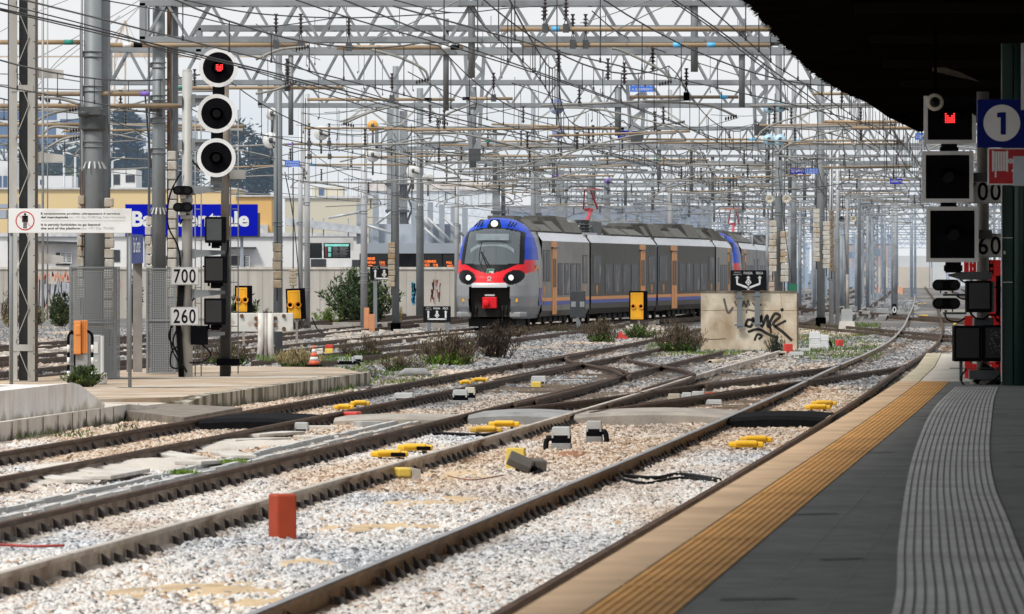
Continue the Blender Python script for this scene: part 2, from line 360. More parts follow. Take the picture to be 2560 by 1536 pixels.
sl = bpy.data.lights.new('sun', 'SUN'); sl.energy = 2.7; sl.angle = R(10); sl.color = (1.0, 0.965, 0.91)
so = bpy.data.objects.new('sun', sl); COL.objects.link(so)
so.rotation_euler = (R(38), 0, R(180-215)); so.location = (0, -20, 60)
SC.view_settings.view_transform = 'Standard'; SC.view_settings.look = 'None'; SC.view_settings.exposure = 0; SC.view_settings.gamma = 1
SC.cycles.use_denoising = True
SC.cycles.max_bounces = 6; SC.cycles.transparent_max_bounces = 12

# ================================================================ ground and ballast
def ballast_color(nt, rand_out, near=True):
    """stone colour: white limestone, blue grey, tan and brown stones by zone"""
    white = ramp(nt, rand_out, [(0.0, (0.10, 0.095, 0.09)), (0.08, (0.25, 0.24, 0.235)), (0.2, (0.62, 0.60, 0.575)), (0.55, (0.80, 0.775, 0.74)), (0.86, (0.72, 0.685, 0.635)), (0.95, (0.42, 0.25, 0.16)), (1.0, (0.62, 0.45, 0.30))])
    grey = ramp(nt, rand_out, [(0.0, (0.08, 0.085, 0.095)), (0.22, (0.27, 0.285, 0.31)), (0.5, (0.52, 0.535, 0.56)), (0.85, (0.72, 0.73, 0.745)), (1.0, (0.40, 0.37, 0.34))])
    tan = ramp(nt, rand_out, [(0.0, (0.14, 0.10, 0.075)), (0.2, (0.36, 0.24, 0.16)), (0.5, (0.58, 0.44, 0.32)), (0.8, (0.68, 0.57, 0.46)), (1.0, (0.66, 0.62, 0.57))])
    n1 = noise(nt, 0.22, 3, stretch=(1, 0.35, 1)); f1 = ramp(nt, n1, [(0.47, (0, 0, 0)), (0.60, (1, 1, 1))])
    c = mixc(nt, f1, white, grey)
    g = nt.nodes.new('ShaderNodeNewGeometry'); s = nt.nodes.new('ShaderNodeSeparateXYZ'); nt.links.new(g.outputs['Position'], s.inputs[0])
    mr = nt.nodes.new('ShaderNodeMapRange'); mr.inputs[1].default_value = 42; mr.inputs[2].default_value = 86; nt.links.new(s.outputs[1], mr.inputs[0])
    n2 = noise(nt, 0.35, 3, stretch=(1, 0.3, 1)); ad = nt.nodes.new('ShaderNodeMath'); ad.operation = 'MULTIPLY_ADD'
    nt.links.new(mr.outputs[0], ad.inputs[0]); ad.inputs[1].default_value = 0.34; nt.links.new(n2, ad.inputs[2])
    f2 = ramp(nt, ad.outputs[0], [(0.62, (0, 0, 0)), (0.78, (1, 1, 1))])
    c = mixc(nt, f2, c, tan)
    dg = ramp(nt, rand_out, [(0.0, (0.06, 0.06, 0.063)), (0.3, (0.15, 0.152, 0.158)), (0.65, (0.27, 0.27, 0.275)), (0.9, (0.42, 0.41, 0.40)), (1.0, (0.34, 0.26, 0.19))])
    mr3 = nt.nodes.new('ShaderNodeMapRange'); mr3.inputs[1].default_value = 88; mr3.inputs[2].default_value = 118; nt.links.new(s.outputs[1], mr3.inputs[0])
    n3 = noise(nt, 0.3, 3, stretch=(1, 0.22, 1)); a3 = nt.nodes.new('ShaderNodeMath'); a3.operation = 'MULTIPLY_ADD'; nt.links.new(mr3.outputs[0], a3.inputs[0]); a3.inputs[1].default_value = 0.30; nt.links.new(n3, a3.inputs[2])
    f3 = ramp(nt, a3.outputs[0], [(0.60, (0, 0, 0)), (0.78, (1, 1, 1))])
    c = mixc(nt, f3, c, dg)
    def mt(op, a, b_=None):
        q = nt.nodes.new('ShaderNodeMath'); q.operation = op
        for i_, v in enumerate((a, b_)):
            if v is None: continue
            if isinstance(v, (int, float)): q.inputs[i_].default_value = v
            else: nt.links.new(v, q.inputs[i_])
        return q.outputs[0]
    off = mt('SUBTRACT', s.outputs[0], mt('SUBTRACT', mt('MULTIPLY', s.outputs[1], .0925), 4.98)); dm = None
    for r_ in (0.0, 1.5, -3.97, -2.47, -7.5, -6.0):
        d_ = mt('ABSOLUTE', mt('SUBTRACT', off, r_)); dm = d_ if dm is None else mt('MINIMUM', dm, d_)
    dm = mt('ADD', dm, mt('MULTIPLY', mt('SUBTRACT', noise(nt, 1.1, 4, stretch=(1, .3, 1)), .5), .9))
    st = ramp(nt, dm, [(0.0, (0.38, 0.31, 0.26)), (0.10, (0.70, 0.62, 0.54)), (0.3, (1, 1, 1))])
    return mixc(nt, 1.0, c, st, 'MULTIPLY')
def stone_mat():
    m, nt, out, b = newmat('ballast_stone')
    oi = nt.nodes.new('ShaderNodeObjectInfo')
    c = ballast_color(nt, oi.outputs['Random'])
    nt.links.new(c, b.inputs['Base Color']); b.inputs['Roughness'].default_value = 0.9
    finish(nt, out, b, False); return m
STONE = stone_mat()
def ballast_ground():
    m, nt, out, b = newmat('ballast_ground')
    g = nt.nodes.new('ShaderNodeNewGeometry')
    vo = nt.nodes.new('ShaderNodeTexVoronoi'); vo.inputs['Scale'].default_value = 13; nt.links.new(g.outputs['Position'], vo.inputs['Vector'])
    sx = nt.nodes.new('ShaderNodeSeparateColor'); nt.links.new(vo.outputs['Color'], sx.inputs[0])
    c = ballast_color(nt, sx.outputs[0])
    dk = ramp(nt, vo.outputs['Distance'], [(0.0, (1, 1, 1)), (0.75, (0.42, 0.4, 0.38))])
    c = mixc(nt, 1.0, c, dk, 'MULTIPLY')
    s = nt.nodes.new('ShaderNodeSeparateXYZ'); nt.links.new(g.outputs['Position'], s.inputs[0])
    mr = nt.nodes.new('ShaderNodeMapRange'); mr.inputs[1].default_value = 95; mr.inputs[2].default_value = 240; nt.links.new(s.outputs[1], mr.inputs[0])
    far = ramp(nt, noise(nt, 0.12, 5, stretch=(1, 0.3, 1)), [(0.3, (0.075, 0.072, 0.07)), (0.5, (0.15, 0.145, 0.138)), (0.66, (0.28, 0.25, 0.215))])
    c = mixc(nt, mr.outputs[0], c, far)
    nt.links.new(c, b.inputs['Base Color']); b.inputs['Roughness'].default_value = 0.95
    bp = nt.nodes.new('ShaderNodeBump'); bp.inputs['Strength'].default_value = 0.8; bp.inputs['Distance'].default_value = 0.03
    nt.links.new(vo.outputs['Distance'], bp.inputs['Height']); bp.invert = True; nt.links.new(bp.outputs[0], b.inputs['Normal'])
    finish(nt, out, b, False); return m
GROUND = ballast_ground()
g = MB(); g.add([(-900, -60, -0.23), (900, -60, -0.23), (900, 9000, -0.23), (-900, 9000, -0.23)], [(0, 1, 2, 3)])
tag(g.build('ground', GROUND), kind='structure')

def stones_group(name, size, dens, seed):
    ng = bpy.data.node_groups.new(name, 'GeometryNodeTree'); ng.is_modifier = True
    ng.interface.new_socket('Geometry', in_out='INPUT', socket_type='NodeSocketGeometry'); ng.interface.new_socket('Geometry', in_out='OUTPUT', socket_type='NodeSocketGeometry')
    n = ng.nodes; l = ng.links; gi = n.new('NodeGroupInput'); go = n.new('NodeGroupOutput')
    dp = n.new('GeometryNodeDistributePointsOnFaces'); dp.inputs['Seed'].default_value = seed
    l.new(gi.outputs[0], dp.inputs['Mesh'])
    na = n.new('GeometryNodeInputNamedAttribute'); na.data_type = 'FLOAT'; na.inputs['Name'].default_value = 'dens'
    mu = n.new('ShaderNodeMath'); mu.operation = 'MULTIPLY'; mu.inputs[1].default_value = dens; l.new(na.outputs['Attribute'], mu.inputs[0]); l.new(mu.outputs[0], dp.inputs['Density'])
    join = n.new('GeometryNodeGeometryToInstance')
    for k in range(6):
        ic = n.new('GeometryNodeMeshIcoSphere'); ic.inputs['Radius'].default_value = 1; ic.inputs['Subdivisions'].default_value = 1
        sp = n.new('GeometryNodeSetPosition'); nz = n.new('ShaderNodeTexNoise'); nz.noise_dimensions = '4D'; nz.inputs['W'].default_value = k*7.3+seed; nz.inputs['Scale'].default_value = 1.1
        vm = n.new('ShaderNodeVectorMath'); vm.operation = 'MULTIPLY_ADD'; vm.inputs[1].default_value = (2.0, 2.0, 2.0); vm.inputs[2].default_value = (-1.0, -1.0, -1.0)
        l.new(nz.outputs['Color'], vm.inputs[0]); l.new(vm.outputs[0], sp.inputs['Offset']); l.new(ic.outputs[0], sp.inputs['Geometry'])
        sm = n.new('GeometryNodeSetMaterial'); sm.inputs['Material'].default_value = STONE; l.new(sp.outputs[0], sm.inputs[0])
        l.new(sm.outputs[0], join.inputs[0])
    ip = n.new('GeometryNodeInstanceOnPoints'); ip.inputs['Pick Instance'].default_value = True
    l.new(dp.outputs[0], ip.inputs['Points']); l.new(join.outputs[0], ip.inputs['Instance'])
    rr = n.new('FunctionNodeRandomValue'); rr.data_type = 'FLOAT_VECTOR'; rr.inputs[0].default_value = (0, 0, 0); rr.inputs[1].default_value = (6.28, 6.28, 6.28)
    rs = n.new('FunctionNodeRandomValue'); rs.data_type = 'FLOAT_VECTOR'; rs.inputs[0].default_value = (size*0.62,)*3; rs.inputs[1].default_value = (size*1.3,)*3; rs.inputs['Seed'].default_value = 5
    l.new(rr.outputs[0], ip.inputs['Rotation']); l.new(rs.outputs[0], ip.inputs['Scale'])
    l.new(ip.outputs[0], go.inputs[0])
    return ng
SANDS = []
for x, y, w, d in ((905, 1325, .62, 1.5), (500, 1478, .55, 1.4), (640, 1512, .5, 1.0), (1030, 1262, .42, 1.2), (1150, 1190, .6, 1.6), (1130, 1250, .35, .8), (1420, 1142, .36, .9), (760, 1410, .3, .8)):
    SANDS.append((G(x, y, -.18), w, d))
def ballast_zone(Y0, Y1, size, dens, seed, step, label, rough=0.03):
    """a strip of ballast bed, wider than the picture, right edge at the platform"""
    mb = MB(); ds = []; Y = Y0; rows = []; W_ = 64 if Y1 < 120 else 40; rr = random.Random(seed)
    while Y <= Y1+1e-6:
        xl = -0.0853*Y*1.12-1.2; xr = min(0.0853*Y*1.12+1.2, B(Y)+2.55) if Y < 112 else 0.0853*Y*1.12+1.2
        row = []
        for i in range(W_+1):
            x = xl+(xr-xl)*i/W_; o = x-B(Y)
            # a little lower by the rails, heaped between the tracks
            z = -0.188+rr.uniform(-1, 1)*rough
            d = 1.0
            for tr in (0.0, -3.97, -7.5):
                if tr+0.15 < o < tr+1.35: z = -0.178+rr.uniform(-1, 1)*rough*0.4
                for q in (tr, tr+1.505):
                    if abs(o-q) < .16: z = -0.183; d = .6
            for c_, w_, d_ in SANDS:
                q = ((x-c_.x-.093*(Y-c_.y))/w_)**2+((Y-c_.y)/d_)**2
                if q < 1.1: d = min(d, .22+.7*max(0, q-.35))
            if Y < 130 and (-15 < o < -9.1) and Y > 50: d = 0
            row.append((x, Y, z)); ds.append(d*rr.uniform(0.75, 1.2))
        rows.append(row); Y += step
    mb.add([p for r_ in rows for p in r_], [(j*(W_+1)+i, j*(W_+1)+i+1, (j+1)*(W_+1)+i+1, (j+1)*(W_+1)+i) for j in range(len(rows)-1) for i in range(W_)])
    o = mb.build('ballast', GROUND)
    at = o.data.attributes.new('dens', 'FLOAT', 'POINT'); at.data.foreach_set('value', ds)
    md = o.modifiers.new('stones', 'NODES'); ng = stones_group('stones', size, dens, seed)
    # keep the bed itself under the stones
    jn = ng.nodes.new('GeometryNodeJoinGeometry'); ip = [x for x in ng.nodes if x.bl_idname == 'GeometryNodeInstanceOnPoints'][0]
    gi = [x for x in ng.nodes if x.bl_idname == 'NodeGroupInput'][0]; go = [x for x in ng.nodes if x.bl_idname == 'NodeGroupOutput'][0]
    ng.links.new(gi.outputs[0], jn.inputs[0]); ng.links.new(ip.outputs[0], jn.inputs[0]); ng.links.new(jn.outputs[0], go.inputs[0])
    md.node_group = ng
    tag(o, label, 'ballast', kind='stuff'); return o
ballast_zone(33, 62, 0.031, 540, 3, 0.6, 'loose white and blue grey ballast stones between the near tracks')
ballast_zone(62, 112, 0.038, 260, 4, 0.9, 'white and tan ballast stones around the track crossing')
ballast_zone(112, 240, 0.065, 50, 5, 1.6, 'greyer ballast stones of the yard beyond the crossing', 0.06)

# ================================================================ tracks
def rail_line(f, Y0, Y1, step0=2.0):
    pts = []; Y = Y0
    while Y < Y1: pts.append((f(Y), Y)); Y += step0 if Y < 260 else (8 if Y < 500 else 40)
    pts.append((f(Y1), Y1)); return pts
PROF = [(-.075, -.172), (-.075, -.158), (-.012, -.143), (-.009, -.05), (-.036, -.038), (-.036, -.008), (-.03, 0), (.03, 0), (.036, -.008), (.036, -.038), (.009, -.05), (.012, -.143), (.075, -.158), (.075, -.172)]
def rail(pts, parent, mats, lod=0):
    prof = PROF if lod == 0 else [(-.07, -.172), (-.02, -.14), (-.036, -.04), (-.036, 0), (.036, 0), (.036, -.04), (.02, -.14), (.07, -.172)]
    n = len(prof); vs = []; mb = MB()
    for i, (x, y) in enumerate(pts):
        a = pts[max(i-1, 0)]; b = pts[min(i+1, len(pts)-1)]; d = Vector((b[0]-a[0], b[1]-a[1])).normalized()
        for px, pz in prof: vs.append((x+d.y*px, y-d.x*px, pz))
    top = [i for i in range(n-1) if prof[i][1] > -0.009 and prof[i+1][1] > -0.009]
    for i in range(len(pts)-1):
        for j in range(n-1):
            pass
    fs = []; ms = []
    for i in range(len(pts)-1):
        for j in range(n-1):
            fs.append((i*n+j, (i+1)*n+j, (i+1)*n+j+1, i*n+j+1)); ms.append(1 if j in top else (2 if lod == 0 and prof[j][1] > -.051 and prof[j+1][1] > -.051 else 0))
    fs.append(tuple(range(n))); ms.append(0); fs.append(tuple(range((len(pts)-1)*n, len(pts)*n))[::-1]); ms.append(0)
    mb.add(vs, fs); mb.m = ms
    return fixn(mb.build('rail', mats, parent))
def fastenings(pts, parent, Y0, Y1, mat=FAST, side=(1, -1)):
    mb = MB(); acc = 0; L = []
    for i in range(len(pts)-1):
        a = Vector((pts[i][0], pts[i][1])); b = Vector((pts[i+1][0], pts[i+1][1])); l = (b-a).length; t = (0.6-acc) if i or acc else 0.0
        d = (b-a)/l
        while t <= l:
            L.append((a+d*t, d)); t += 0.6
        acc = l-(t-0.6)
    rr = random.Random(len(L))
    for p, d in L:
        if not Y0 <= p.y <= Y1: continue
        q = Vector((d.y, -d.x))
        for s in side:
            c = p+q*s*0.085; k = rr.uniform(0.65, 1.25)
            if rr.random() < .1: continue
            # shoulder wedge with a clip loop on it
            mb.add([(c.x+q.x*s*u+d.x*w, c.y+q.y*s*u+d.y*w, z) for u, w, z in ((-.045, -.05*k, -.165), (-.045, .05*k, -.165), (.075, .07*k, -.20), (.075, -.07*k, -.20), (-.058, -.022, -.085*k), (-.058, .022, -.085*k), (.012, .03, -.112), (.012, -.03, -.112))],
                   [(0, 1, 5, 4), (1, 2, 6, 5), (2, 3, 7, 6), (3, 0, 4, 7), (4, 5, 6, 7)])
            if mat is not FAST: mb.bar((c.x-q.x*s*.06-d.x*.05, c.y-q.y*s*.06-d.y*.05, -.12), (c.x+q.x*s*.02-d.x*.02, c.y+q.y*s*.02-d.y*.02, -.082), .026)
    o = mb.build('rail_fastening', mat, parent); tag(o, kind='stuff'); return o
def track(label, fl, Y0, Y1, mats_l, mats_r, fast=None, gauge=1.505, group=None, step=2.0, name='railway_track', fr=None, lod=0, sleepers=None, fmat=FAST):
    t = thing(name, label, 'railway track', (0, 0, 0), 0, group)
    pl = rail_line(fl, Y0, Y1, step); pr = rail_line(fr or (lambda Y: fl(Y)+gauge), Y0, Y1, step)
    a = rail(pl, t, mats_l, lod); b = rail(pr, t, mats_r, lod)
    if fast:
        fastenings(pl, a, *fast, mat=fmat); fastenings(pr, b, *fast, mat=fmat)
    if sleepers:
        mb = MB(); Y = sleepers[0]
        while Y < sleepers[1]:
            c = fl(Y)+gauge/2; s = (fl(Y+1)-fl(Y)); mb.box((c, Y, -.235), (2.3, .24, .13), -math.atan(s)+0); Y += 0.6
        o = mb.build('sleeper', CONCG, t); tag(o, kind='stuff')
    return t
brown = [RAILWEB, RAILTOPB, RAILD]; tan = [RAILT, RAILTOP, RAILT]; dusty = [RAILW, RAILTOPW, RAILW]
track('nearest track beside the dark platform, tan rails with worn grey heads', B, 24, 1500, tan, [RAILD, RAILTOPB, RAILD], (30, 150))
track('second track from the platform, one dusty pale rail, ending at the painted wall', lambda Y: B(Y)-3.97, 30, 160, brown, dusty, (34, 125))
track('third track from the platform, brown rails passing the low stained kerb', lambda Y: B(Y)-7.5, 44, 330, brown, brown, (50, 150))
x1k = ([84, 92, 99, 111, 124, 137, 150], [-3.93, -3.6, -2.9, -1.95, -.85, .05, .06])
def x1(Y): return B(Y)+interp(*x1k, Y)
track('brown crossover rails running from the second track into the nearest track', x1, 90, 136, brown, brown, (92, 130), name='crossover_track')
x2k = ([92, 100, 112, 121, 128, 136, 143, 150, 158], [-3.9, -3.86, -3.84, -3.95, -4.5, -5.65, -6.7, -7.3, -7.42])
def x2(Y): return B(Y)+interp(*x2k, Y)
track('brown curved crossover rails looping between the second and third track', x2, 96, 150, brown, brown, (98, 118), step=1.0, name='crossover_track')
def pieces(label, runs):
    for i, (o_, Y0, Y1) in enumerate(runs):
        t = thing('guard_rail', label+(', nearer end', ', middle', ', farther end', ', outermost')[i], 'guard rail', (0, 0, 0)); rail(rail_line((lambda Y, o_=o_: (o_(Y) if callable(o_) else B(Y)+o_)), Y0, Y1, 1.5), t, brown)
pieces('short brown guard rail inside the crossing rails before the wall block', ((-3.80, 99, 112), (lambda Y: x1(Y)+1.34, 96, 108), (lambda Y: x1(Y)+.16, 112, 126), (-2.63, 108, 124)))
pieces('short brown guard rail beside the looping rails', ((-6.17, 118, 140), (-7.34, 138, 156), (lambda Y: x2(Y)+.17, 121, 134), (lambda Y: x2(Y)+1.33, 104, 118)))
SLP = M('old_sleeper_wood', (0.22, 0.165, 0.12), .92, 0, .25, 6, dirt=(0.11, 0.085, 0.065), damt=.5, haze=False)
for k in range(64):
    Y = 92.5+k*.62; fo = (-3.22 if k % 2 == 0 else -1.6) if Y < 112 else (-5.2, -2.6)[k % 2]
    mb = MB(); mb.box((B(Y)+fo, Y, -.2), (2.5, .25, .14), -.093+.02*math.sin(k*3.1)); tag(mb.build('sleeper', SLP), 'old brown sleeper bedded in the ballast among the crossing rails', 'sleeper', 'sleepers under the crossing rails')
tk = ([40, 140, 170, 200, 223, 243, 263, 283, 304, 325, 345, 3000], [-17.3, -17.3, -17.2, -16.9, -16.1, -14.85, -13.1, -11.25, -10.95, -10.5, -10.25, -10.2])
def trainc(Y): return B(Y)+interp(*tk, Y)+0.75
track('brown track under the commuter train', lambda Y: trainc(Y)-.75, 90, 1500, brown, brown, None, lod=1)
track('overgrown brown siding in front of the train, half hidden by weeds', lambda Y: B(Y)-14.0+interp([140, 215], [0, -.6], Y)+(Y-140)*0.02, 141, 260, brown, brown, None, lod=1)
track('brown track behind the mesh screens, beside the train track', lambda Y: B(Y)-21.2, 90, 1400, brown, brown, None, lod=1)
track('brown track along the graffiti wall', lambda Y: B(Y)-25.2, 100, 1400, brown, brown, None, lod=1)
track('distant track just left of the nearest track, starting behind the pole with weights', lambda Y: B(Y)-4.2, 252, 1500, brown, brown, None, lod=1)
track('distant track converging with the others in the haze, third from the nearest', lambda Y: B(Y)-6.9+interp([250, 330], [-.6, 0], Y)*0, 335, 1500, brown, brown, None, lod=1)
for o_, nm in ((4.3, 'beyond the platform end, inner of the two'), (8.4, 'beyond the platform end, outer of the two')):
    track('distant brown track '+nm, lambda Y, o_=o_: B(Y)+o_, 135, 1400, brown, brown, None, lod=1)
# a diagonal connection across the far yard
track('thin diagonal crossover rails across the nearest track before the far curve', lambda Y: B(Y)+interp([165, 178, 260], [6.0, 3.4, -7], Y), 168, 255, brown, brown, None, lod=1, name='crossover_track')
track('distant diagonal crossover rails near the two small yellow plates', lambda Y: B(Y)+interp([225, 360], [6.0, -9], Y), 228, 355, brown, brown, None, lod=1, name='crossover_track')

# sand lenses lying on the ballast
def lens(x, y, w, d, name='sand', mat=SANDM, label='', cat='sand', z=-0.186, hh=0.03, seed=1):
    c = G(x, y, z); rr = random.Random(seed); mb = MB(); n = 26; rings = 6; vs = [(c.x, c.y, z+hh)]; s_ = (B(c.y+1)-B(c.y))
    ph = [rr.uniform(0, 6.28) for _ in range(4)]
    for k in range(1, rings+1):
        for j in range(n):
            t = 2*math.pi*j/n; u = k/rings*(1+.3*math.sin(2*t+ph[0])+.24*math.sin(3*t+ph[1])+.16*math.sin(5*t+ph[2])+.1*math.sin(9*t+ph[3]))
            yy = c.y+d*u*math.sin(t); vs.append((c.x+w*u*math.cos(t)+s_*(yy-c.y), yy, z+hh*(1-(k/rings)**2)+rr.uniform(-1, 1)*.008-(0.05 if k == rings else 0)))
    fs = [(0, 1+j, 1+(j+1) % n) for j in range(n)]
    for k in range(rings-1):
        for j in range(n): fs.append((1+k*n+j, 1+(k+1)*n+j, 1+(k+1)*n+(j+1) % n, 1+k*n+(j+1) % n))
    mb.smooth = True; mb.add(vs, fs)
    return tag(mb.build(name, mat), label, cat, kind='stuff')
lens(905, 1325, .62, 1.5, label='tan sand patch beside the red concrete post', seed=2)
lens(500, 1478, .55, 1.4, label='tan sand patch low in the ballast in front of the pale rail', seed=3)
lens(640, 1512, .5, 1.0, label='tan sand patch at the lower edge of the picture', seed=8)
lens(1130, 1250, .35, .8, label='small tan sand patch in front of the open junction box', seed=9)
lens(760, 1410, .3, .8, label='small tan sand patch in front of the red post', seed=10)
lens(1030, 1262, .42, 1.2, label='tan sand patch by the torn yellow block', seed=4)
lens(1150, 1190, .6, 1.6, label='thin tan sand patch beside the open black junction box', seed=5)
lens(1420, 1142, .36, .9, mat=M('red_soil', (0.38, 0.17, 0.09), 0.95, 0, 0.2, 8, bump=0.5), name='soil', cat='soil', label='reddish soil heap in front of the grey junction boxes', hh=.06, seed=6)
for i, (x, y, w, d, lb) in enumerate(((60, 1205, .95, 2.4, 'pale gravel heap on the trough slabs nearest the picture edge'), (330, 1166, .75, 2.4, 'pale gravel heap between two tilted trough lids'), (560, 1118, .8, 3.4, 'pale gravel heap by the farther trough lids'), (200, 1182, .6, 2.0, 'small pale gravel heap between the tilted lids'))):
    lens(x, y, w, d, name='gravel', cat='gravel', label=lb, hh=.085, z=-.16, seed=20+i, mat=M('pale_gravel%d' % i if 0 else 'pale_gravel', (0.80, 0.73, 0.64), 0.95, 0, 0.12, 30, bump=0.7))

# ================================================================ platform on the right
PZ = 0.6
PAVE = M('dark_rubber_paving', (0.23, 0.225, 0.212), 0.9, 0, 0.2, 5, bump=0.25, dirt=(0.165, 0.161, 0.153), damt=0.45, dscale=0.9, stretch=(0.7, 1.6, 1), haze=False)
COPE = M('tan_coping_stone', (0.68, 0.47, 0.29), 0.85, 0, 0.14, 1.6, bump=0.2, dirt=(0.50, 0.335, 0.205), damt=0.4, dscale=1.2, haze=False)
TACT = M('tactile_orange', (0.82, 0.43, 0.13), 0.85, 0, 0.14, 1.8, dirt=(0.60, 0.31, 0.10), damt=0.4, haze=False)
TACTD = M('tactile_orange_groove', (0.60, 0.31, 0.10), 0.85, 0, 0.14, 1.8, haze=False)
TGR = M('tactile_grey', (0.72, 0.70, 0.67), 0.85, 0, 0.12, 2.5, dirt=(0.54, 0.52, 0.49), damt=0.45, haze=False)
TGRD = M('tactile_grey_groove', (0.40, 0.39, 0.375), 0.85, 0, 0.12, 2, haze=False)
def edge(Y): return B(Y)+2.62
pl = thing('platform', 'dark rubber paved platform with tan kerb and orange tactile strip', 'platform', (0, 0, 0)); 
Ys = [6+2*i for i in range(38)]+[82]
def strip(o0, o1, z0, z1, name, mats, n=1, Ys=Ys, ridge=0.0, skirt=False):
    mb = MB(); rows = []
    for Y in Ys:
        r_ = []
        for k in range(n+1):
            o = o0+(o1-o0)*((k//2*2+(1.35 if k % 2 else 0))/n if 0 < k < n else k/n); r_.append((edge(Y)+o, Y, z1))
        rows.append(r_)
    for j in range(len(rows)-1):
        for k in range(n):
            a, b_, c, d = rows[j][k], rows[j][k+1], rows[j+1][k+1], rows[j+1][k]
            mb.mi = k % 2 if n > 1 else 0
            up = ridge if (n > 1 and k % 2 == 0) else 0
            mb.add([(p[0], p[1], p[2]+up) for p in (a, b_, c, d)], [(0, 1, 2, 3)])
            if up:
                mb.add([b_, c, (c[0], c[1], c[2]+up), (b_[0], b_[1], b_[2]+up)], [(0, 1, 2, 3)]); mb.add([a, d, (d[0], d[1], d[2]+up), (a[0], a[1], a[2]+up)], [(0, 1, 2, 3)])
            if skirt and k == 0:
                mb.mi = 0; mb.add([a, d, (d[0], d[1], z0), (a[0], a[1], z0)], [(0, 1, 2, 3)])
    return mb.build(name, mats, pl)
kerb = strip(0, .29, -.23, PZ+.004, 'kerb', COPE, skirt=True)
strip(.296, .30, PZ-.1, PZ+.002, 'joint', RUBBER)
strip(.304, .70, PZ, PZ+.002, 'tactile_strip', [TACT, TACTD], 17, ridge=.004)
mb = MB()
for j in range(len(Ys)-1):
    mb.add([(edge(Ys[j])+.66, Ys[j], PZ), (16, Ys[j], PZ), (16, Ys[j+1], PZ), (edge(Ys[j+1])+.66, Ys[j+1], PZ)], [(0, 1, 2, 3)])
mb.build('paving', PAVE, pl)
mb = MB()                                           # the joints where the strip tiles meet, and raised paving joints
for Y in (28.5, 33.6, 40.5, 50, 62.5, 74):
    mb = MB(); e = edge(Y); mb.add([(e+.3, Y, PZ+.009), (e+.7, Y+.02, PZ+.009), (e+.7, Y+.14, PZ+.009), (e+.3, Y+.12, PZ+.009)], [(0, 1, 2, 3)])
    mb.build('tile_joint', TACT, pl)
SEAM = M('seam_dark', (0.12, 0.118, 0.115), 0.85, haze=False)
for (x0, x1_, y) in ((1934, 2094, 1288), (2049, 2160, 1400), (2117, 2230, 1134), (2232, 2330, 1044), (2320, 2390, 986), (2250, 2290, 1250), (1800, 1990, 1500)):
    a = G(x0, y, PZ+.004); b_ = G(x1_, y-3, PZ+.004)
    mb = MB(); mb.add([a, b_, (b_.x, b_.y+.10, b_.z), (a.x, a.y+.13, a.z)], [(0, 1, 2, 3)]); mb.build('paving_seam', SEAM, pl)
for o_ in (1.02, 1.34):
    mb = MB(); Y = 26.0
    while Y < 62:
        x = edge(Y)+o_; mb.add([(x, Y, PZ+.003), (x+.012, Y, PZ+.003), (x+.012, Y+.10, PZ+.003), (x, Y+.10, PZ+.003)], [(0, 1, 2, 3)]); Y += .34
    tag(mb.build('stud_row', M('stud_grey', (0.30, 0.295, 0.28), .9, haze=False), pl), kind='stuff')
STAIN = M('paving_stain', (0.15, 0.147, 0.14), .95, haze=False); rr = random.Random(41)
for k in range(26):
    Y = rr.uniform(27, 70); x = edge(Y)+rr.uniform(.75, 5); r_ = rr.uniform(.03, .12); mb = MB(); mb.add([(x+r_*math.cos(a)*rr.uniform(.6, 1.2), Y+3*r_*math.sin(a)*rr.uniform(.6, 1.2), PZ+.0015+k*.00004) for a in [i*.7 for i in range(9)]], [tuple(range(9))]); mb.build('paving_stain', STAIN, pl)
# the grey guiding strip, traced where it bends
Lp = [(2215, 1560), (2230, 1536), (2245, 1370), (2269, 1197), (2294, 1107), (2334, 1023), (2388, 969)]
Rp = [(2640, 1560), (2625, 1536), (2575, 1440), (2517, 1296), (2487, 1221), (2473, 1122), (2477.7, 1058), (2485, 998), (2495, 969)]
def byY(P):
    q = sorted([G(x, y, PZ) for x, y in P], key=lambda v: v.y); return [v.y for v in q], [v.x for v in q]
ly, lx = byY(Lp); ry, rx = byY(Rp); mb = MB(); n = 27
for j in range(64):
    Ya = 25.5+(78-25.5)*j/64; Yb = 25.5+(78-25.5)*(j+1)/64
    for k in range(n):
        q = []
        ta, tb = [(j_//2*2+(1.4 if j_ % 2 else 0))/(n+.4) for j_ in (k, k+1)]
        for Y, t in ((Ya, ta), (Ya, tb), (Yb, tb), (Yb, ta)):
            a = interp(ly, lx, Y); b_ = interp(ry, rx, Y); q.append((a+(b_-a)*t, Y, PZ+.003+(.004 if k % 2 == 0 else 0)))
        mb.mi = k % 2; mb.add(q, [(0, 1, 2, 3)])
mb.build('guiding_strip', [TGR, TGRD], pl)
# the pale ramp end of the platform
rp = thing('platform_ramp', 'pale concrete end of the platform beyond the tactile strip, with mossy kerb', 'platform', (0, 0, 0))
PALE = M('pale_platform_slab', (0.78, 0.73, 0.65), 0.9, 0, 0.1, 1.5, bump=0.3, dirt=(0.62, 0.55, 0.46), damt=0.45, dscale=1.6, haze=False)
MOSSY = M('mossy_kerb', (0.66, 0.58, 0.44), 0.9, 0, 0.15, 4, bump=0.4, dirt=(0.36, 0.34, 0.15), damt=0.35, dscale=3)
mb = MB(); a = [(edge(82)+.0, 82.01), (edge(95)-.05, 95), (edge(111)-.2, 111), (16, 111), (16, 82.01)]
mb.slab([(x+(.28 if i < 3 else 0), y) for i, (x, y) in enumerate(a)], -.23, PZ-.012); mb.build('slab', PALE, rp)
mb = MB(); mb.slab([(a[0][0], 82.01), (a[0][0]+.27, 82.01), (a[1][0]+.27, 95), (a[2][0]+.27, 111), (a[2][0], 111), (a[1][0], 95)], -.23, PZ-.004); mb.build('kerb', MOSSY, rp)
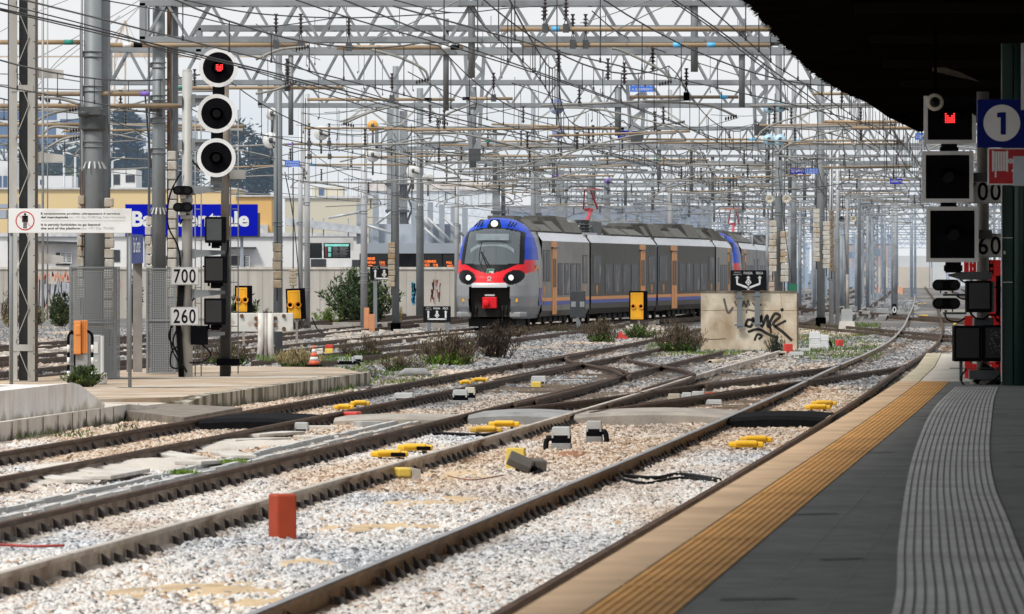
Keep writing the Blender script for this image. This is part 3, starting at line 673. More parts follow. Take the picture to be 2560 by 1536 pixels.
SLJ = M('slab_joint_grime', (0.3, 0.26, 0.21), 0.9)
for Y in (85, 88.6, 92.5, 97, 103):
    mb = MB(); mb.add([(edge(Y)+.4, Y, PZ-.008), (edge(Y)+1.9, Y+.3, PZ-.008), (edge(Y)+1.9, Y+.42, PZ-.008), (edge(Y)+.4, Y+.08, PZ-.008)], [(0, 1, 2, 3)]); mb.build('slab_joint', SLJ, rp)

# ================================================================ low platform on the left
lp = thing('low_platform', 'low earthy island platform with stained concrete kerb, ramped at the crossing', 'platform', (0, 0, 0))
def O(o, Y, z): return (B(Y)+o, Y, z)
mb = MB(); mb.slab([O(-9.2, 96, .10), O(-8.92, 119, .10), O(-10.4, 128, .06), O(-14.4, 132, .04), O(-15.0, 100, .10), O(-15.2, 92.6, .10), O(-11.8, 92.6, .08)], -.24, .1)
mb.build('earth_surface', EARTH, lp)
mb = MB(); mb.slab([O(-9.05, 95.6, .02), O(-8.98, 97.2, .104), O(-8.78, 119.2, .104), O(-9.02, 119.2, .104), O(-9.22, 96.8, .104), O(-9.35, 95.6, .03)], -.24, .1)
kb = mb.build('kerb', CONCS, lp)
PATHC = M('pale_path_slab', (0.58, 0.52, 0.45), 0.9, 0, 0.1, 2, bump=0.3, dirt=(0.42, 0.34, 0.26), damt=0.5, dscale=1.2)
mb = MB(); mb.slab([O(-9.35, 95.4, .012), O(-11.2, 97.5, .106), O(-15.1, 97.5, .106), O(-15.1, 91.8, .106), O(-11.2, 91.8, .106), O(-9.6, 92.2, .0)], -.24, .1); mb.build('path_slab', PATHC, lp)
mb = MB(); mb.slab([O(-9.4, 95.5, .004), O(-8.15, 95.3, -.05), O(-8.1, 88.5, -.05), O(-9.5, 91.8, -.02)], -.24, .0); mb.build('asphalt_edge', M('broken_asphalt', (0.21, 0.18, 0.15), 0.95, 0, 0.3, 6, bump=0.8, dirt=(0.3, 0.25, 0.2), damt=0.4), lp)
mb = MB(); mb.slab([O(-11.5, 104, .109), O(-9.3, 104.5, .109), O(-9.3, 105.2, .109), O(-11.5, 104.8, .109)], .1, .108); mb.build('paving_band', PATHC, lp); mb = MB(); mb.slab([O(-14, 112.5, .109), O(-9.2, 113, .109), O(-9.2, 114.5, .109), O(-14, 113.6, .109)], .1, .108); mb.build('paving_band', PATHC, lp)
up = thing('platform_end', 'white concrete platform end in two stepped tiers, dropping in a ramp to the crossing', 'platform', (0, 0, 0))
WALLW = stained('whitewashed_wall', (0.80, 0.77, 0.735), (0.58, 0.50, 0.41), (0.45, 0.40, 0.32), .02, .12, .52, .75)
SLABW = stained('block_wall', (0.70, 0.65, 0.59), (0.36, 0.31, 0.24), (0.09, 0.085, 0.05), -.19, -.07, .55, .7)
mb = MB(); mb.slab([O(-9.75, 60, .46), O(-9.75, 88.7, .46), O(-9.9, 90.2, .40), O(-9.85, 92.2, .07), O(-15.2, 92.2, .07), O(-15.2, 89.5, .46), O(-15.2, 60, .46)], -.24, .46)
mb.build('upper_tier', WALLW, up)
mb = MB(); mb.slab([O(-9.45, 60, .07), O(-9.45, 92.0, .07), O(-9.2, 92.6, .03), O(-9.1, 95.0, -.12), O(-9.74, 95.0, -.12), O(-9.74, 60, .07)], -.24, .1); mb.build('lower_tier', SLABW, up)
JDIRT = M('joint_dirt', (0.12, 0.10, 0.08), 0.95)
for k in range(13):
    Y = 78+k*1.25; mb = MB(); mb.bx(B(Y)-9.452, B(Y)-9.444, Y, Y+.03, -.2, .06); mb.build('block_joint', JDIRT, up)
mb = MB(); mb.add([O(-12.2, 80, .466), O(-10.9, 82, .466), O(-10.7, 89.0, .466), O(-11.1, 89.0, .466)], [(0, 1, 2, 3)]); mb.build('yellow_line', M('worn_yellow_paint', (0.62, 0.42, 0.12), 0.8, dirt=(0.6, 0.55, 0.45), damt=0.5), up)

# ================================================================ staff crossing over the tracks
CONCT = M('crossing_concrete', (0.40, 0.36, 0.31), 0.92, 0, 0.18, 2.5, bump=0.5, dirt=(0.24, 0.21, 0.18), damt=0.5)
cr = thing('track_crossing', 'black rubber crossing panel with a pale rim between the rails of the nearest track', 'crossing panel', (0, 0, 0))
def panel(o0, o1, Y0, Y1, z, parent, mat, name='panel', nx=6, crown=0.03, side=0.16):
    mb = MB(); rows = []
    for Y in (Y0, Y0+.18, (Y0+Y1)/2, Y1-.18, Y1):
        rows.append([(B(Y)+o0+(o1-o0)*i/nx, Y, z+crown*(1-(2*i/nx-1)**2)-(.05 if Y in (Y0, Y1) else 0)) for i in range(nx+1)])
    for j in range(4):
        for i in range(nx): mb.add([rows[j][i], rows[j][i+1], rows[j+1][i+1], rows[j+1][i]], [(0, 1, 2, 3)])
    f = rows[0]
    for i in range(nx): mb.add([f[i], f[i+1], (f[i+1][0], f[i+1][1], z-side-.05), (f[i][0], f[i][1], z-side-.05)], [(0, 1, 2, 3)])
    return mb.build(name, mat, parent)
panel(.06, 1.44, 86.6, 90.2, -.012, cr, RUBBER)
panel(1.58, 2.55, 86.6, 90.0, -.012, cr, RUBBER, crown=.0)
cr2 = thing('track_crossing', 'black rubber crossing panel between the rails of the third track', 'crossing panel', (0, 0, 0))
panel(-7.44, -6.06, 85.4, 88.8, -.014, cr2, RUBBER)
cr3 = thing('track_crossing', 'grey concrete crossing slab between the rails of the second track', 'crossing panel', (0, 0, 0))
panel(-3.90, -2.54, 88.4, 91.2, -.012, cr3, CONCG, crown=.035)
cr4 = thing('track_crossing', 'worn concrete crossing slab between the second and the nearest track', 'crossing panel', (0, 0, 0))
panel(-2.40, -.07, 89.2, 92.2, -.03, cr4, CONCT, crown=.05)
cr5 = thing('track_crossing', 'thin pale concrete crossing slab between the third and second track', 'crossing panel', (0, 0, 0))
panel(-5.9, -4.05, 88.6, 90.6, -.06, cr5, CONCT, crown=.03)

# cable trough between the second and third track: walls in short lengths, lids pushed aside
ct = thing('cable_trough', 'open grey concrete cable trough running between two tracks', 'cable trough', (0, 0, 0))
mb = MB(); Y = 50.0; k = 0; rr = random.Random(8)
while Y < 88:
    for o in (-5.0, -4.66):
        j = rr.uniform(-.006, .006); z = -.105+rr.uniform(-.01, .012)
        a = O(o+j, Y, z); b_ = O(o-j, Y+1.0, z+rr.uniform(-.008, .008))
        mb.add([(a[0]-.04, a[1], -.23), (a[0]+.04, a[1], -.23), (b_[0]+.04, b_[1], -.23), (b_[0]-.04, b_[1], -.23), (a[0]-.035, a[1], a[2]), (a[0]+.035, a[1], a[2]), (b_[0]+.035, b_[1], b_[2]), (b_[0]-.035, b_[1], b_[2])], [(4, 5, 6, 7), (0, 1, 5, 4), (1, 2, 6, 5), (2, 3, 7, 6), (3, 0, 4, 7)])
    Y += 1.02; k += 1
mb.build('trough_wall', M('trough_concrete', (0.50, 0.50, 0.49), 0.9, 0, 0.12, 3, dirt=(0.66, 0.63, 0.58), damt=0.5), ct)
mb = MB(); mb.add([O(-4.97, 50, -.15), O(-4.7, 50, -.15), O(-4.7, 88, -.15), O(-4.97, 88, -.15)], [(0, 1, 2, 3)]); mb.build('trough_bed', CONCG, ct)
lid = None
LIDS = [((50, 1188), (195, 1203), 'tilted grey trough lid nearest the frame edge'), ((165, 1170), (275, 1187), 'second tilted trough lid, leaning across the gravel heap'), ((372, 1128), (490, 1148), 'long trough lid slanting between two gravel heaps'), ((560, 1132), (610, 1143), 'short trough lid lying by the grass tuft'), ((470, 1158), (560, 1152), 'flat pale trough lid partly buried in gravel'), ((560, 1104), (700, 1098), 'flat slab beside the slab pile, nearer one'), ((620, 1090), (735, 1082), 'flat slab beside the slab pile, farther one'), ((240, 1195), (340, 1176), 'broken lid lying flat by the trough')]
for i, (p, q, lb) in enumerate(LIDS):
    a = G(*p, -.085); b_ = G(*q, -.11); mb = MB(); mb.bar(a, b_, .32, .045)
    tag(bevel(mb.build('trough_lid', CONCW), .01), lb+', concrete', 'trough lid', 'loose trough lids')
# ================================================================ the commuter train
def paint(name, col, rough=0.38, metal=0.0, coat=0.02, dirt=None, damt=0.25, spec=.12):
    m = M(name, col, rough, metal, 0.06, 1.2, dirt=dirt, damt=damt, dscale=0.7, stretch=(1, 0.4, 1.2), spec=spec)
    b = [x for x in m.node_tree.nodes if x.bl_idname == 'ShaderNodeBsdfPrincipled'][0]; b.inputs['Coat Weight'].default_value = coat; b.inputs['Coat Roughness'].default_value = 0.12
    return m
T_SIL = paint('train_silver', (0.31, 0.315, 0.325), 0.4, 0.15)
T_BLUE = paint('train_blue', (0.008, 0.06, 0.52))
T_RED = paint('train_red', (0.72, 0.018, 0.028))
T_BLK = paint('train_black', (0.008, 0.008, 0.010))
T_GREY = paint('train_dark_grey', (0.088, 0.084, 0.072), 0.4, 0.0, coat=0, spec=.03, dirt=(0.066, 0.062, 0.054))
T_LGREY = paint('train_warm_silver', (0.22, 0.20, 0.175), 0.35, 0.0, coat=0, spec=.08, dirt=(0.12, 0.108, 0.094), damt=.5)
T_ROOFB = paint('train_sky_band', (0.60, 0.61, 0.64), 0.2, 0.55)  # pale colour stands in for the sky reflected along the roof edge
T_OR = paint('train_orange', (0.78, 0.30, 0.065), 0.4)
T_NAVY = paint('train_stripe_blue', (0.05, 0.075, 0.36), 0.4)
T_LIGHT = paint('train_light_grey', (0.60, 0.61, 0.62), 0.35, 0.1)
T_ROOF = M('train_roof_grey', (0.045, 0.044, 0.04), 0.85, 0, 0.15, 3, dirt=(0.085, 0.08, 0.072), damt=0.4)
T_ROOF2 = M('train_roof_lid', (0.12, 0.115, 0.102), 0.75, 0, 0.12, 3)
T_UNDER = M('train_underframe', (0.018, 0.017, 0.016), 0.85, 0, 0.3, 6)
T_GLASS = newmat('cab_glass'); _m, _nt, _o, _b = T_GLASS
_b.inputs['Base Color'].default_value = (0.075, 0.092, 0.102, 1); _b.inputs['Roughness'].default_value = 0.06; _b.inputs['Specular IOR Level'].default_value = 0.9; finish(_nt, _o, _b); T_GLASS = _m
_m, _nt, _o, _b = newmat('saloon_glass')
_c = ramp(_nt, noise(_nt, 1.6, 4, stretch=(1, 1, 0.35), dist=1.5), [(0.35, (0.012, 0.014, 0.024)), (0.55, (0.028, 0.03, 0.045)), (0.72, (0.30, 0.28, 0.27))]); _nt.links.new(_c, _b.inputs['Base Color'])  # pale streaks in the colour imitate reflections on the panes
_b.inputs['Roughness'].default_value = 0.3; _b.inputs['Specular IOR Level'].default_value = 0.04; finish(_nt, _o, _b); T_WIN = _m
T_LAMP = M('lit_headlamp', (0.9, 0.88, 0.8), 0.3, emit=((1.0, 0.96, 0.84), 0.75), haze=False)
T_PANT = M('pantograph_red', (0.50, 0.05, 0.07), 0.5)
def tab(ks, vs, z):
    if z <= ks[0]: return vs[0]
    for i in range(len(ks)-1):
        if z <= ks[i+1]:
            t = (z-ks[i])/(ks[i+1]-ks[i]); return vs[i]+(vs[i+1]-vs[i])*t
    return vs[-1]
_zy = ([.35, .5, .8, 1.2, 1.6, 1.9, 2.4, 3.0, 3.6, 3.9, 4.05, 4.12], [.42, .22, .05, 0, .04, .16, .48, .85, 1.28, 1.62, 1.95, 2.4])
_zw = ([.35, .5, .8, 1.2, 2.4, 3.0, 3.4, 3.7, 3.9, 4.05, 4.12], [1.2, 1.27, 1.37, 1.41, 1.41, 1.37, 1.27, 1.10, .88, .6, .3])
def cab_pt(z, a):
    w = tab(*_zw, z); y0 = tab(*_zy, z); n = 2.7; D_ = 1.75
    s = math.sin(a); c = math.cos(a)
    return (w*math.copysign(abs(s)**(2/n), s), y0+D_*(1-abs(c)**(2/n)), z)
def region(x, y, z):
    ax = abs(x)
    # windscreen glass, black surround, blue cap, red band, black gap, silver
    gl_w = 1.03-.08*min(1, max(0, (z-2.6)/1.1)); top = 3.72-0.16*(ax/1.0)**2; bot = 2.40-.03*(1-ax)
    if z > bot and z < top and ax < gl_w: return 'windscreen'
    if z > 2.2 and z < top+.05 and ax < gl_w+.16 and z > bot-.02: return 'windscreen_frame'
    chin = 2.06+.36*(min(ax, 1.05)/1.05)**1.8
    if z >= chin and z <= 2.46 and ax < 1.06: return 'windscreen_frame'
    if z > 2.44+.1*(ax > 1.2): return 'blue_hood' if y < 3.65-(z-2.44)*.42 else 'cab_shell'
    hx = (ax-.88)/.36; hz = (z-1.90-.18*(ax-.88))/.27
    if hx*hx+hz*hz < 1 and z > .9: return 'headlamp_pod'
    low = 1.67+max(0, (ax-.62))*.55
    if z > low and y < 2.7: return 'red_band'
    if ax < .68 and z > 1.53: return 'nose_trim'
    if ax < .78 and z < 1.56: return 'coupler_bay'
    return 'cab_shell'
REG_MAT = {'windscreen': T_GLASS, 'windscreen_frame': T_BLK, 'blue_hood': T_BLUE, 'cab_shell': T_SIL, 'headlamp_pod': T_BLK, 'red_band': T_RED, 'nose_trim': T_LIGHT, 'coupler_bay': BLACKM}
def cab(parent):
    NA, NZ = 110, 110; P = []
    zs = [.35+(4.12-.35)*i/NZ for i in range(NZ+1)]
    for z in zs:
        row = [cab_pt(z, -math.pi/2+math.pi*j/NA) for j in range(NA+1)]
        f0, l0 = row[0], row[-1]
        row = [(f0[0], 4.6-(4.6-f0[1])*k/12, z) for k in range(12)]+row+[(l0[0], l0[1]+(4.6-l0[1])*k/12, z) for k in range(1, 13)]
        P.append(row)
    n = len(P[0]); parts = {}
    for i in range(NZ):
        for j in range(n-1):
            q = (P[i][j], P[i][j+1], P[i+1][j+1], P[i+1][j]); c = [sum(p[k] for p in q)/4 for k in range(3)]
            parts.setdefault(region(*c), []).append((i, j))
    for r, cells in parts.items():
        mb = MB(); idx = {}; fs = []
        for i, j in cells:
            f = []
            for k in ((i, j), (i, j+1), (i+1, j+1), (i+1, j)):
                if k not in idx: idx[k] = len(mb.v); mb.v.append(P[k[0]][k[1]])
                f.append(idx[k])
            fs.append(f)
        if r == 'coupler_bay':
            mb.v = [(x, y+.55, z) for x, y, z in mb.v]
        mb.f = fs; mb.m = [0]*len(fs); mb.sm = [True]*len(fs)
        if r == 'headlamp_pod':                     # one pod each side
            for sgn in (-1, 1):
                m2 = MB(); keep = [f for f in fs if sgn*mb.v[f[0]][0] > 0]; id2 = {}
                for f in keep:
                    g_ = []
                    for v in f:
                        if v not in id2: id2[v] = len(m2.v); m2.v.append(mb.v[v])
                        g_.append(id2[v])
                    m2.f.append(g_); m2.m.append(0); m2.sm.append(True)
                m2.build(r, REG_MAT[r], parent)
        else:
            mb.build(r, REG_MAT[r], parent)
    # head lamps, upper lamp, grilles, wiper, badge, coupler
    for s in (-1, 1):
        y0 = min(cab_pt(1.9, s*a/100)[1] for a in range(60, 75))
        mb = MB(); mb.smooth = True; mb.lathe((s*.80, .30, 1.88), [(.0, -.08), (.085, -.07), (.105, -.04), (.105, .2)], 'y', 20); fixn(mb.build('headlamp', T_LAMP, parent))
        mb = MB(); ring(mb, (s*.80, 1.88), .105, .15, .19); mb.build('headlamp_ring', LENS, parent)
        mb = MB()
        for k in range(3):
            x = s*(.52+.11*k); mb.bar((x, 1.50, 3.80), (x+.07, 1.72, 3.98-.03*k), .035)
        mb.build('vent', T_BLK, parent)
        mb = MB(); mb.bx(s*.93-.11, s*.93+.11, .30, .36, .98, 1.1); mb.build('warning_label', YEL, parent)
        mb = MB(); mb.box((s*1.02, .62, .50), (.46, .6, .22), -s*.35); bevel(mb.build('bumper', T_SIL, parent), .06)
    mb = MB(); mb.add([(-.28, 1.46, 3.76), (.28, 1.46, 3.76), (.16, 1.72, 4.06), (-.16, 1.72, 4.06)], [(0, 1, 2, 3)]); mb.build('lamp_housing', T_BLK, parent)
    mb = MB(); mb.smooth = True; mb.lathe((0, 1.52, 3.89), [(0, -.07), (.11, -.05), (.13, 0), (.13, .1)], 'y', 20); fixn(mb.build('top_lamp', T_LAMP, parent))
    mb = MB(); mb.path([(-.35, .30, 2.36), (-.42, .40, 2.62), (-.40, .55, 2.95), (-.36, .68, 3.2)], .014, 5); mb.path([(-.12, .33, 2.34), (-.38, .55, 2.85)], .014, 5); mb.path([(-.02, .33, 2.34), (-.34, .53, 2.84)], .014, 5); mb.build('wiper', BLACK, parent)
    mb = MB(); mb.bx(-.62, .62, .965, .985, 3.28, 3.52); mb.prism([(-.82, 2.55), (.82, 2.55), (.82, 2.95), (.55, 3.12), (-.55, 3.12), (-.82, 2.95)], .9, .92); o = mb.build('destination_panel', M('blank_display', (0.30, 0.36, 0.39), 0.3), parent); o.rotation_euler = (0, 0, 0)
    # the operator's badge: slanted F shape in green, white and red
    mb = MB()
    def sl(x0, x1, z0, z1, k=.22): return [(x0+(z0-2.1)*k, z0), (x1+(z0-2.1)*k, z0), (x1+(z1-2.1)*k, z1), (x0+(z1-2.1)*k, z1)]
    yb = .02
    mb.mi = 0; mb.prism(sl(-.13, .14, 2.0, 2.25), yb+.012, yb+.03)
    mb.mi = 1; mb.prism(sl(-.12, -.04, 2.01, 2.24), yb, yb+.012); mb.prism(sl(-.03, .13, 2.18, 2.24), yb, yb+.012)
    mb.mi = 2; mb.prism(sl(-.02, .05, 2.01, 2.11), yb, yb+.012)
    o = mb.build('badge', [WHITE, M('badge_green', (0.02, 0.22, 0.12), 0.5), SIGNRED], parent); o.location = (0, .22, -.04); fixn(o)
    mb = MB(); ring(mb, (0, 1.86), .045, .075, .10, 20); mb.bx(-.085, .085, .095, .1, 1.755, 1.775); mb.build('emblem', WHITE, parent)
    mb = MB(); mb.bx(-.27, .27, .16, .5, .74, 1.16); mb.smooth = True; mb.lathe((-.12, .16, .93), [(.0, -.14), (.09, -.13), (.13, -.1), (.13, 0)], 'y', 18); fixn(bevel(mb.build('coupler', T_RED, parent), .03))
    mb = MB(); mb.bx(-.18, .18, .2, .4, 1.2, 1.26); mb.build('coupler_handle', GREYW, parent)
    mb = MB(); mb.bx(-.9, .9, 1.0, 3.6, .06, .42); mb.bx(-.75, .75, .55, .62, .42, 1.5)
    for x in (-.55, .6, -.68, .45): mb.tube((x, .5, .5), (x, .45, .85), .03, 6)
    mb.path([(.1, .35, .74), (.3, .3, .6), (.42, .5, .45)], .02, 5); mb.build('snow_plough', T_UNDER, parent)
HB = [(-1.28, .40), (-1.40, .62), (-1.41, 1.0), (-1.41, 3.25)]
def car_body(L, y0, parent, mat, name='side_wall'):
    """side walls, sloping sky band and roof of one car"""
    mb = MB()
    for s in (-1, 1):
        pts = [(1.28, .40), (1.40, .62), (1.41, 1.0), (1.41, 3.28)]
        for (a, z0), (b, z1) in zip(pts, pts[1:]):
            mb.add([(s*a, y0, z0), (s*a, L, z0), (s*b, L, z1), (s*b, y0, z1)], [(0, 1, 2, 3)])
    mb.bx(-1.26, 1.26, y0, y0+.03, .45, 3.6); mb.bx(-1.26, 1.26, L-.03, L, .45, 3.6)
    mb.add([(-1.28, y0, .4), (1.28, y0, .4), (1.28, L, .4), (-1.28, L, .4)], [(0, 1, 2, 3)])
    fixn(mb.build(name, mat, parent))
    mb = MB()
    for s in (-1, 1): mb.add([(s*1.41, y0, 3.28), (s*1.41, L, 3.28), (s*1.18, L, 3.60), (s*1.18, y0, 3.60)], [(0, 1, 2, 3)])
    mb.build('cant_rail', T_ROOFB, parent)
    mb = MB(); mb.add([(-1.18, y0, 3.6), (1.18, y0, 3.6), (1.18, L, 3.6), (-1.18, L, 3.6)], [(0, 1, 2, 3)]); mb.build('roof', T_ROOF, parent)
def windows(parent, lst, doors, L, stripe0, stripe1):
    for (a, b, z0, z1) in lst:
        for s in (-1, 1):
            mb = MB(); mb.mi = 0; mb.bx(s*1.405, s*1.417, a-.06, b+.06, z0-.06, z1+.06); mb.mi = 1; mb.bx(s*1.41, s*1.421, a, b, z0, z1)
            mb.build('window', [T_BLK, T_WIN], parent)
    for (a, b) in doors:
        for s in (-1, 1):
            mb = MB(); mb.mi = 0; mb.bx(s*1.40, s*1.428, a, b, .47, 3.0); mb.mi = 1; m = (a+b)/2
            for u, v in ((a+.18, m-.1), (m+.1, b-.18)): mb.bx(s*1.41, s*1.433, u, v, 1.5, 2.6)
            mb.bx(s*1.41, s*1.431, m-.012, m+.012, .5, 2.98)
            mb.build('door', [T_OR, T_BLK], parent)
            mb = MB(); mb.bx(s*1.405, s*1.415, a-.25, b+.2, 3.04, 3.26); mb.build('door_header', T_OR, parent)
            mb = MB(); mb.bx(s*1.41, s*1.50, a-.2, b+.2, 3.005, 3.04); mb.build('rain_gutter', T_BLK, parent)
    for s in (-1, 1):
        cuts = [stripe0]+[v for a, b in doors for v in (a, b)]+[stripe1]
        mb = MB(); m2 = MB()
        for k in range(0, len(cuts)-1, 2):
            mb.bx(s*1.40, s*1.416, cuts[k], cuts[k+1], .98, 1.11); m2.bx(s*1.40, s*1.4155, cuts[k], cuts[k+1], .83, .977)
        mb.build('orange_stripe', T_OR, parent); m2.build('blue_stripe', T_NAVY, parent)
        for w in (lst[0], lst[-1]):
            c = (w[0]+w[1])/2; mb = MB()
            for dx in (-.14, .14): mb.bx(s*1.41, s*1.4165, c+dx-.09, c+dx+.09, 1.30, 1.55); mb.bx(s*1.41, s*1.4165, c+dx-.05, c+dx+.05, 1.18, 1.28)
            mb.build('seat_mark', T_OR, parent)
def roof_gear(parent, y0, y1, seed, kind):
    rr = random.Random(seed); y = y0+(7.0 if kind else 0)
    while y < y1-1.0:
        l = min(rr.uniform(2.2, 4.5), y1-y)
        if l < 1: break
        mb = MB(); h = rr.choice((.3, .46, .58, .66)); wt = rr.uniform(.62, .9)
        # angled fairing with louvres
        mb.mi = 0; mb.prism([(-1.15, 3.61), (1.15, 3.61), (wt, 3.61+h), (-wt, 3.61+h)], y, y+l-.12)
        mb.mi = 1
        for k in range(int(l/.28)):
            yy = y+.12+k*.28
            for s in (-1, 1): mb.bar((s*1.16, yy, 3.64), (s*(wt+.02), yy+.12, 3.60+h), .10, .07)
        mb.mi = 1; mb.bx(-.5, .5, y+.1, y+l-.5, 3.6+h, 3.66+h+.1*(h < .5))
        fixn(mb.build('roof_fairing', [T_ROOF, T_ROOF2], parent)); y += l+rr.choice((.05, .35, .6))
    if kind:
        mb = MB()
        for k in range(22):
            yy = rr.uniform(y0+.3, y0+6.8); xx = rr.uniform(-.6, .8); mb.mi = rr.randint(0, 1)
            if rr.random() < .5: mb.box((xx, yy, 3.9), (rr.uniform(.3, .7), rr.uniform(.5, 1.3), rr.uniform(.4, .75)))
            else: mb.lathe((xx, yy, 3.62), [(.13, 0), (.13, .1), (.2, .15), (.13, .2), (.2, .28), (.13, .33), (.2, .4), (.13, .46), (.18, .6)], 'z', 10)
        mb.mi = 0; mb.bx(-.9, .9, y0+.2, y0+6.8, 3.61, 3.7)
        for k in range(4): mb.path([(-.5+k*.4, y0+.3, 3.9), (-.3+k*.3, y0+3.5, 4.05), (-.5+k*.4, y0+6.5, 3.9)], .035, 6)
        mb.build('roof_equipment', [T_LIGHT, STEELD], parent)
def pantograph(parent, y, z=3.7):
    mb = MB(); mb.mi = 0
    mb.bar((-.5, y, z+.35), (.5, y, z+.35), .1); mb.bar((0, y+.1, z+.35), (0, y+1.5, z+1.0), .12); mb.bar((-.25, y+1.5, z+1.0), (0, y+1.45, z+1.05), .1); mb.bar((-.3, y+1.5, z+1.05), (-.12, y+.55, z+1.86), .06); mb.bar((.3, y+1.5, z+1.05), (.12, y+.55, z+1.86), .06); mb.bar((-.12, y+1.45, z+1.0), (.12, y+1.45, z+1.0), .12)
    mb.bar((-.55, y+.55, z+1.86), (.55, y+.55, z+1.86), .06)
    mb.mi = 1
    for d in (0, .4): mb.path([(-.95, y+.4+d, z+1.78), (-.7, y+.4+d, z+1.98), (.7, y+.4+d, z+1.98), (.95, y+.4+d, z+1.78)], .03, 6)
    mb.build('pantograph', [T_PANT, STEELD], parent)
def bogie(parent, y):
    mb = MB(); mb.bx(-1.1, 1.1, y-1.6, y+1.6, .35, .62)
    for dy in (-1.1, 1.1):
        for s in (-1, 1): mb.lathe((s*.75, y+dy, .43), [(.43, -.06), (.43, .06)], 'x', 20)
    for s in (-1, 1): mb.bx(s*1.02, s*1.16, y-1.7, y+1.7, .42, .6); mb.lathe((s*1.1, y, .62), [(.16, -.2), (.16, .2)], 'z', 10)
    mb.build('bogie', T_UNDER, parent)
def car(train, Yf, Yb, mat, wins, doors, cabend=None, seed=1, kind=0, pant=None, sunroof=False):
    p = Vector((trainc(Yf), Yf)); q = Vector((trainc(Yb), Yb)); d = q-p; L = d.length
    e = bpy.data.objects.new('driving_car' if cabend else 'passenger_car', None); COL.objects.link(e); e.parent = train
    e.location = (p.x, p.y, 0); e.rotation_euler = (0, 0, -math.atan2(d.x, d.y))
    if cabend == 'rear': e.location = (q.x, q.y, 0); e.rotation_euler = (0, 0, -math.atan2(d.x, d.y)+math.pi)
    y0 = .25
    if cabend: cab(e); y0 = 4.55
    car_body(L-.25, y0, e, mat); windows(e, wins, doors, L, 4.9 if cabend else .3, L-.3)
    if cabend:
        for s in (-1, 1):                          # orange line sweeping up to the nose, window strip of the cab side
            mb = MB(); P = curve([(s*1.43, 4.95, 1.05), (s*1.43, 4.3, 1.12), (s*1.43, 3.9, 1.5), (s*1.43, 3.6, 2.0), (s*1.43, 3.2, 2.28), (s*1.43, 2.6, 2.22), (s*1.40, 2.2, 2.05), (s*1.30, 1.4, 1.85)], 6)
            for a, b in zip(P, P[1:]): mb.add([(a.x, a.y, a.z-.06), (b.x, b.y, b.z-.06), (b.x, b.y, b.z+.06), (a.x, a.y, a.z+.06)], [(0, 1, 2, 3)])
            mb.build('orange_stripe', T_OR, e)
            mb = MB(); mb.bx(s*1.41, s*1.419, 3.6, 4.5, .83, 1.5); mb.build('blue_panel', T_NAVY, e)
    roof_gear(e, y0-(1.4 if cabend else -.3), L-.6, seed, kind)
    if pant is not None: pantograph(e, pant)
    bogie(e, 4.2 if cabend else 2.6); bogie(e, L-2.2)
    mb = MB(); mb.bx(-1.15, 1.15, L-.26, L+.26, .55, 3.5); mb.build('gangway', RUBBER, e)
    mb = MB()
    for s in (-1, 1): mb.bx(s*1.0, s*1.36, L-.5, L-.1, .55, .85); mb.bx(s*1.0, s*1.36, L+.1, L+.45, .55, .85)
    mb.build('coupling_step', STEELD, e)
    mb = MB()
    for k in range(6): mb.bx(-1.0, 1.0, 6.5+k*1.6, 7.6+k*1.6, .16, .42)
    mb.build('underframe', T_UNDER, e)
    return e
tr = thing('commuter_train', 'grey electric commuter train with blue hood, red nose band and orange doors, coming forward', 'train', (trainc(223), 223, 0))
def unloc(t):                                     # keep children in world space under the placed root
    for c in t.children: c.location = Vector(c.location)-Vector(t.location)
W1 = [(4.9, 5.5, 1.79, 2.88), (5.9, 7.0, 1.79, 2.88), (9.4, 10.8, 1.25, 2.38), (11.4, 12.8, 1.25, 2.38), (13.3, 14.8, 1.25, 2.38), (15.2, 16.6, 1.25, 2.38), (17.3, 18.8, 1.7, 2.72)]
W2 = [(.9, 3.1, 1.67, 2.74), (4.4, 6.3, 1.27, 2.4), (7.0, 8.9, 1.27, 2.4), (9.8, 11.7, 1.27, 2.4), (12.4, 14.3, 1.27, 2.4), (18.0, 19.8, 1.67, 2.74)]
W3 = [(.9, 3.4, 1.73, 2.77), (7.4, 9.3, 1.28, 2.46), (9.9, 11.8, 1.28, 2.46), (12.5, 14.4, 1.28, 2.46), (15.0, 17.0, 1.28, 2.46), (18.0, 19.8, 1.7, 2.77)]
car(tr, 223, 242.6, T_LGREY, W1, [(7.55, 8.85)], 'front', 3, 0)
car(tr, 242.6, 263, T_GREY, W2, [(15.2, 16.7)], None, 4, 1, 8.5)
car(tr, 263, 283.2, T_GREY, W3, [(4.8, 6.6)], None, 5, 0)
car(tr, 283.2, 304, T_LGREY, [w for w in W1], [(7.55, 8.85)], 'rear', 6, 0, None)
unloc(tr)
tr2 = thing('commuter_train', 'second grey trainset coupled behind the first, mostly hidden, its red pantograph raised', 'train', (trainc(304.6), 304.6, 0))
car(tr2, 304.6, 325, T_LGREY, W1, [(7.55, 8.85)], 'front', 7, 0, None)
car(tr2, 325, 346, T_LGREY, W2, [(15.2, 16.7)], None, 8, 1, 2.0)
car(tr2, 346, 367, T_LGREY, W3, [(4.8, 6.6)], None, 9, 0)
unloc(tr2)

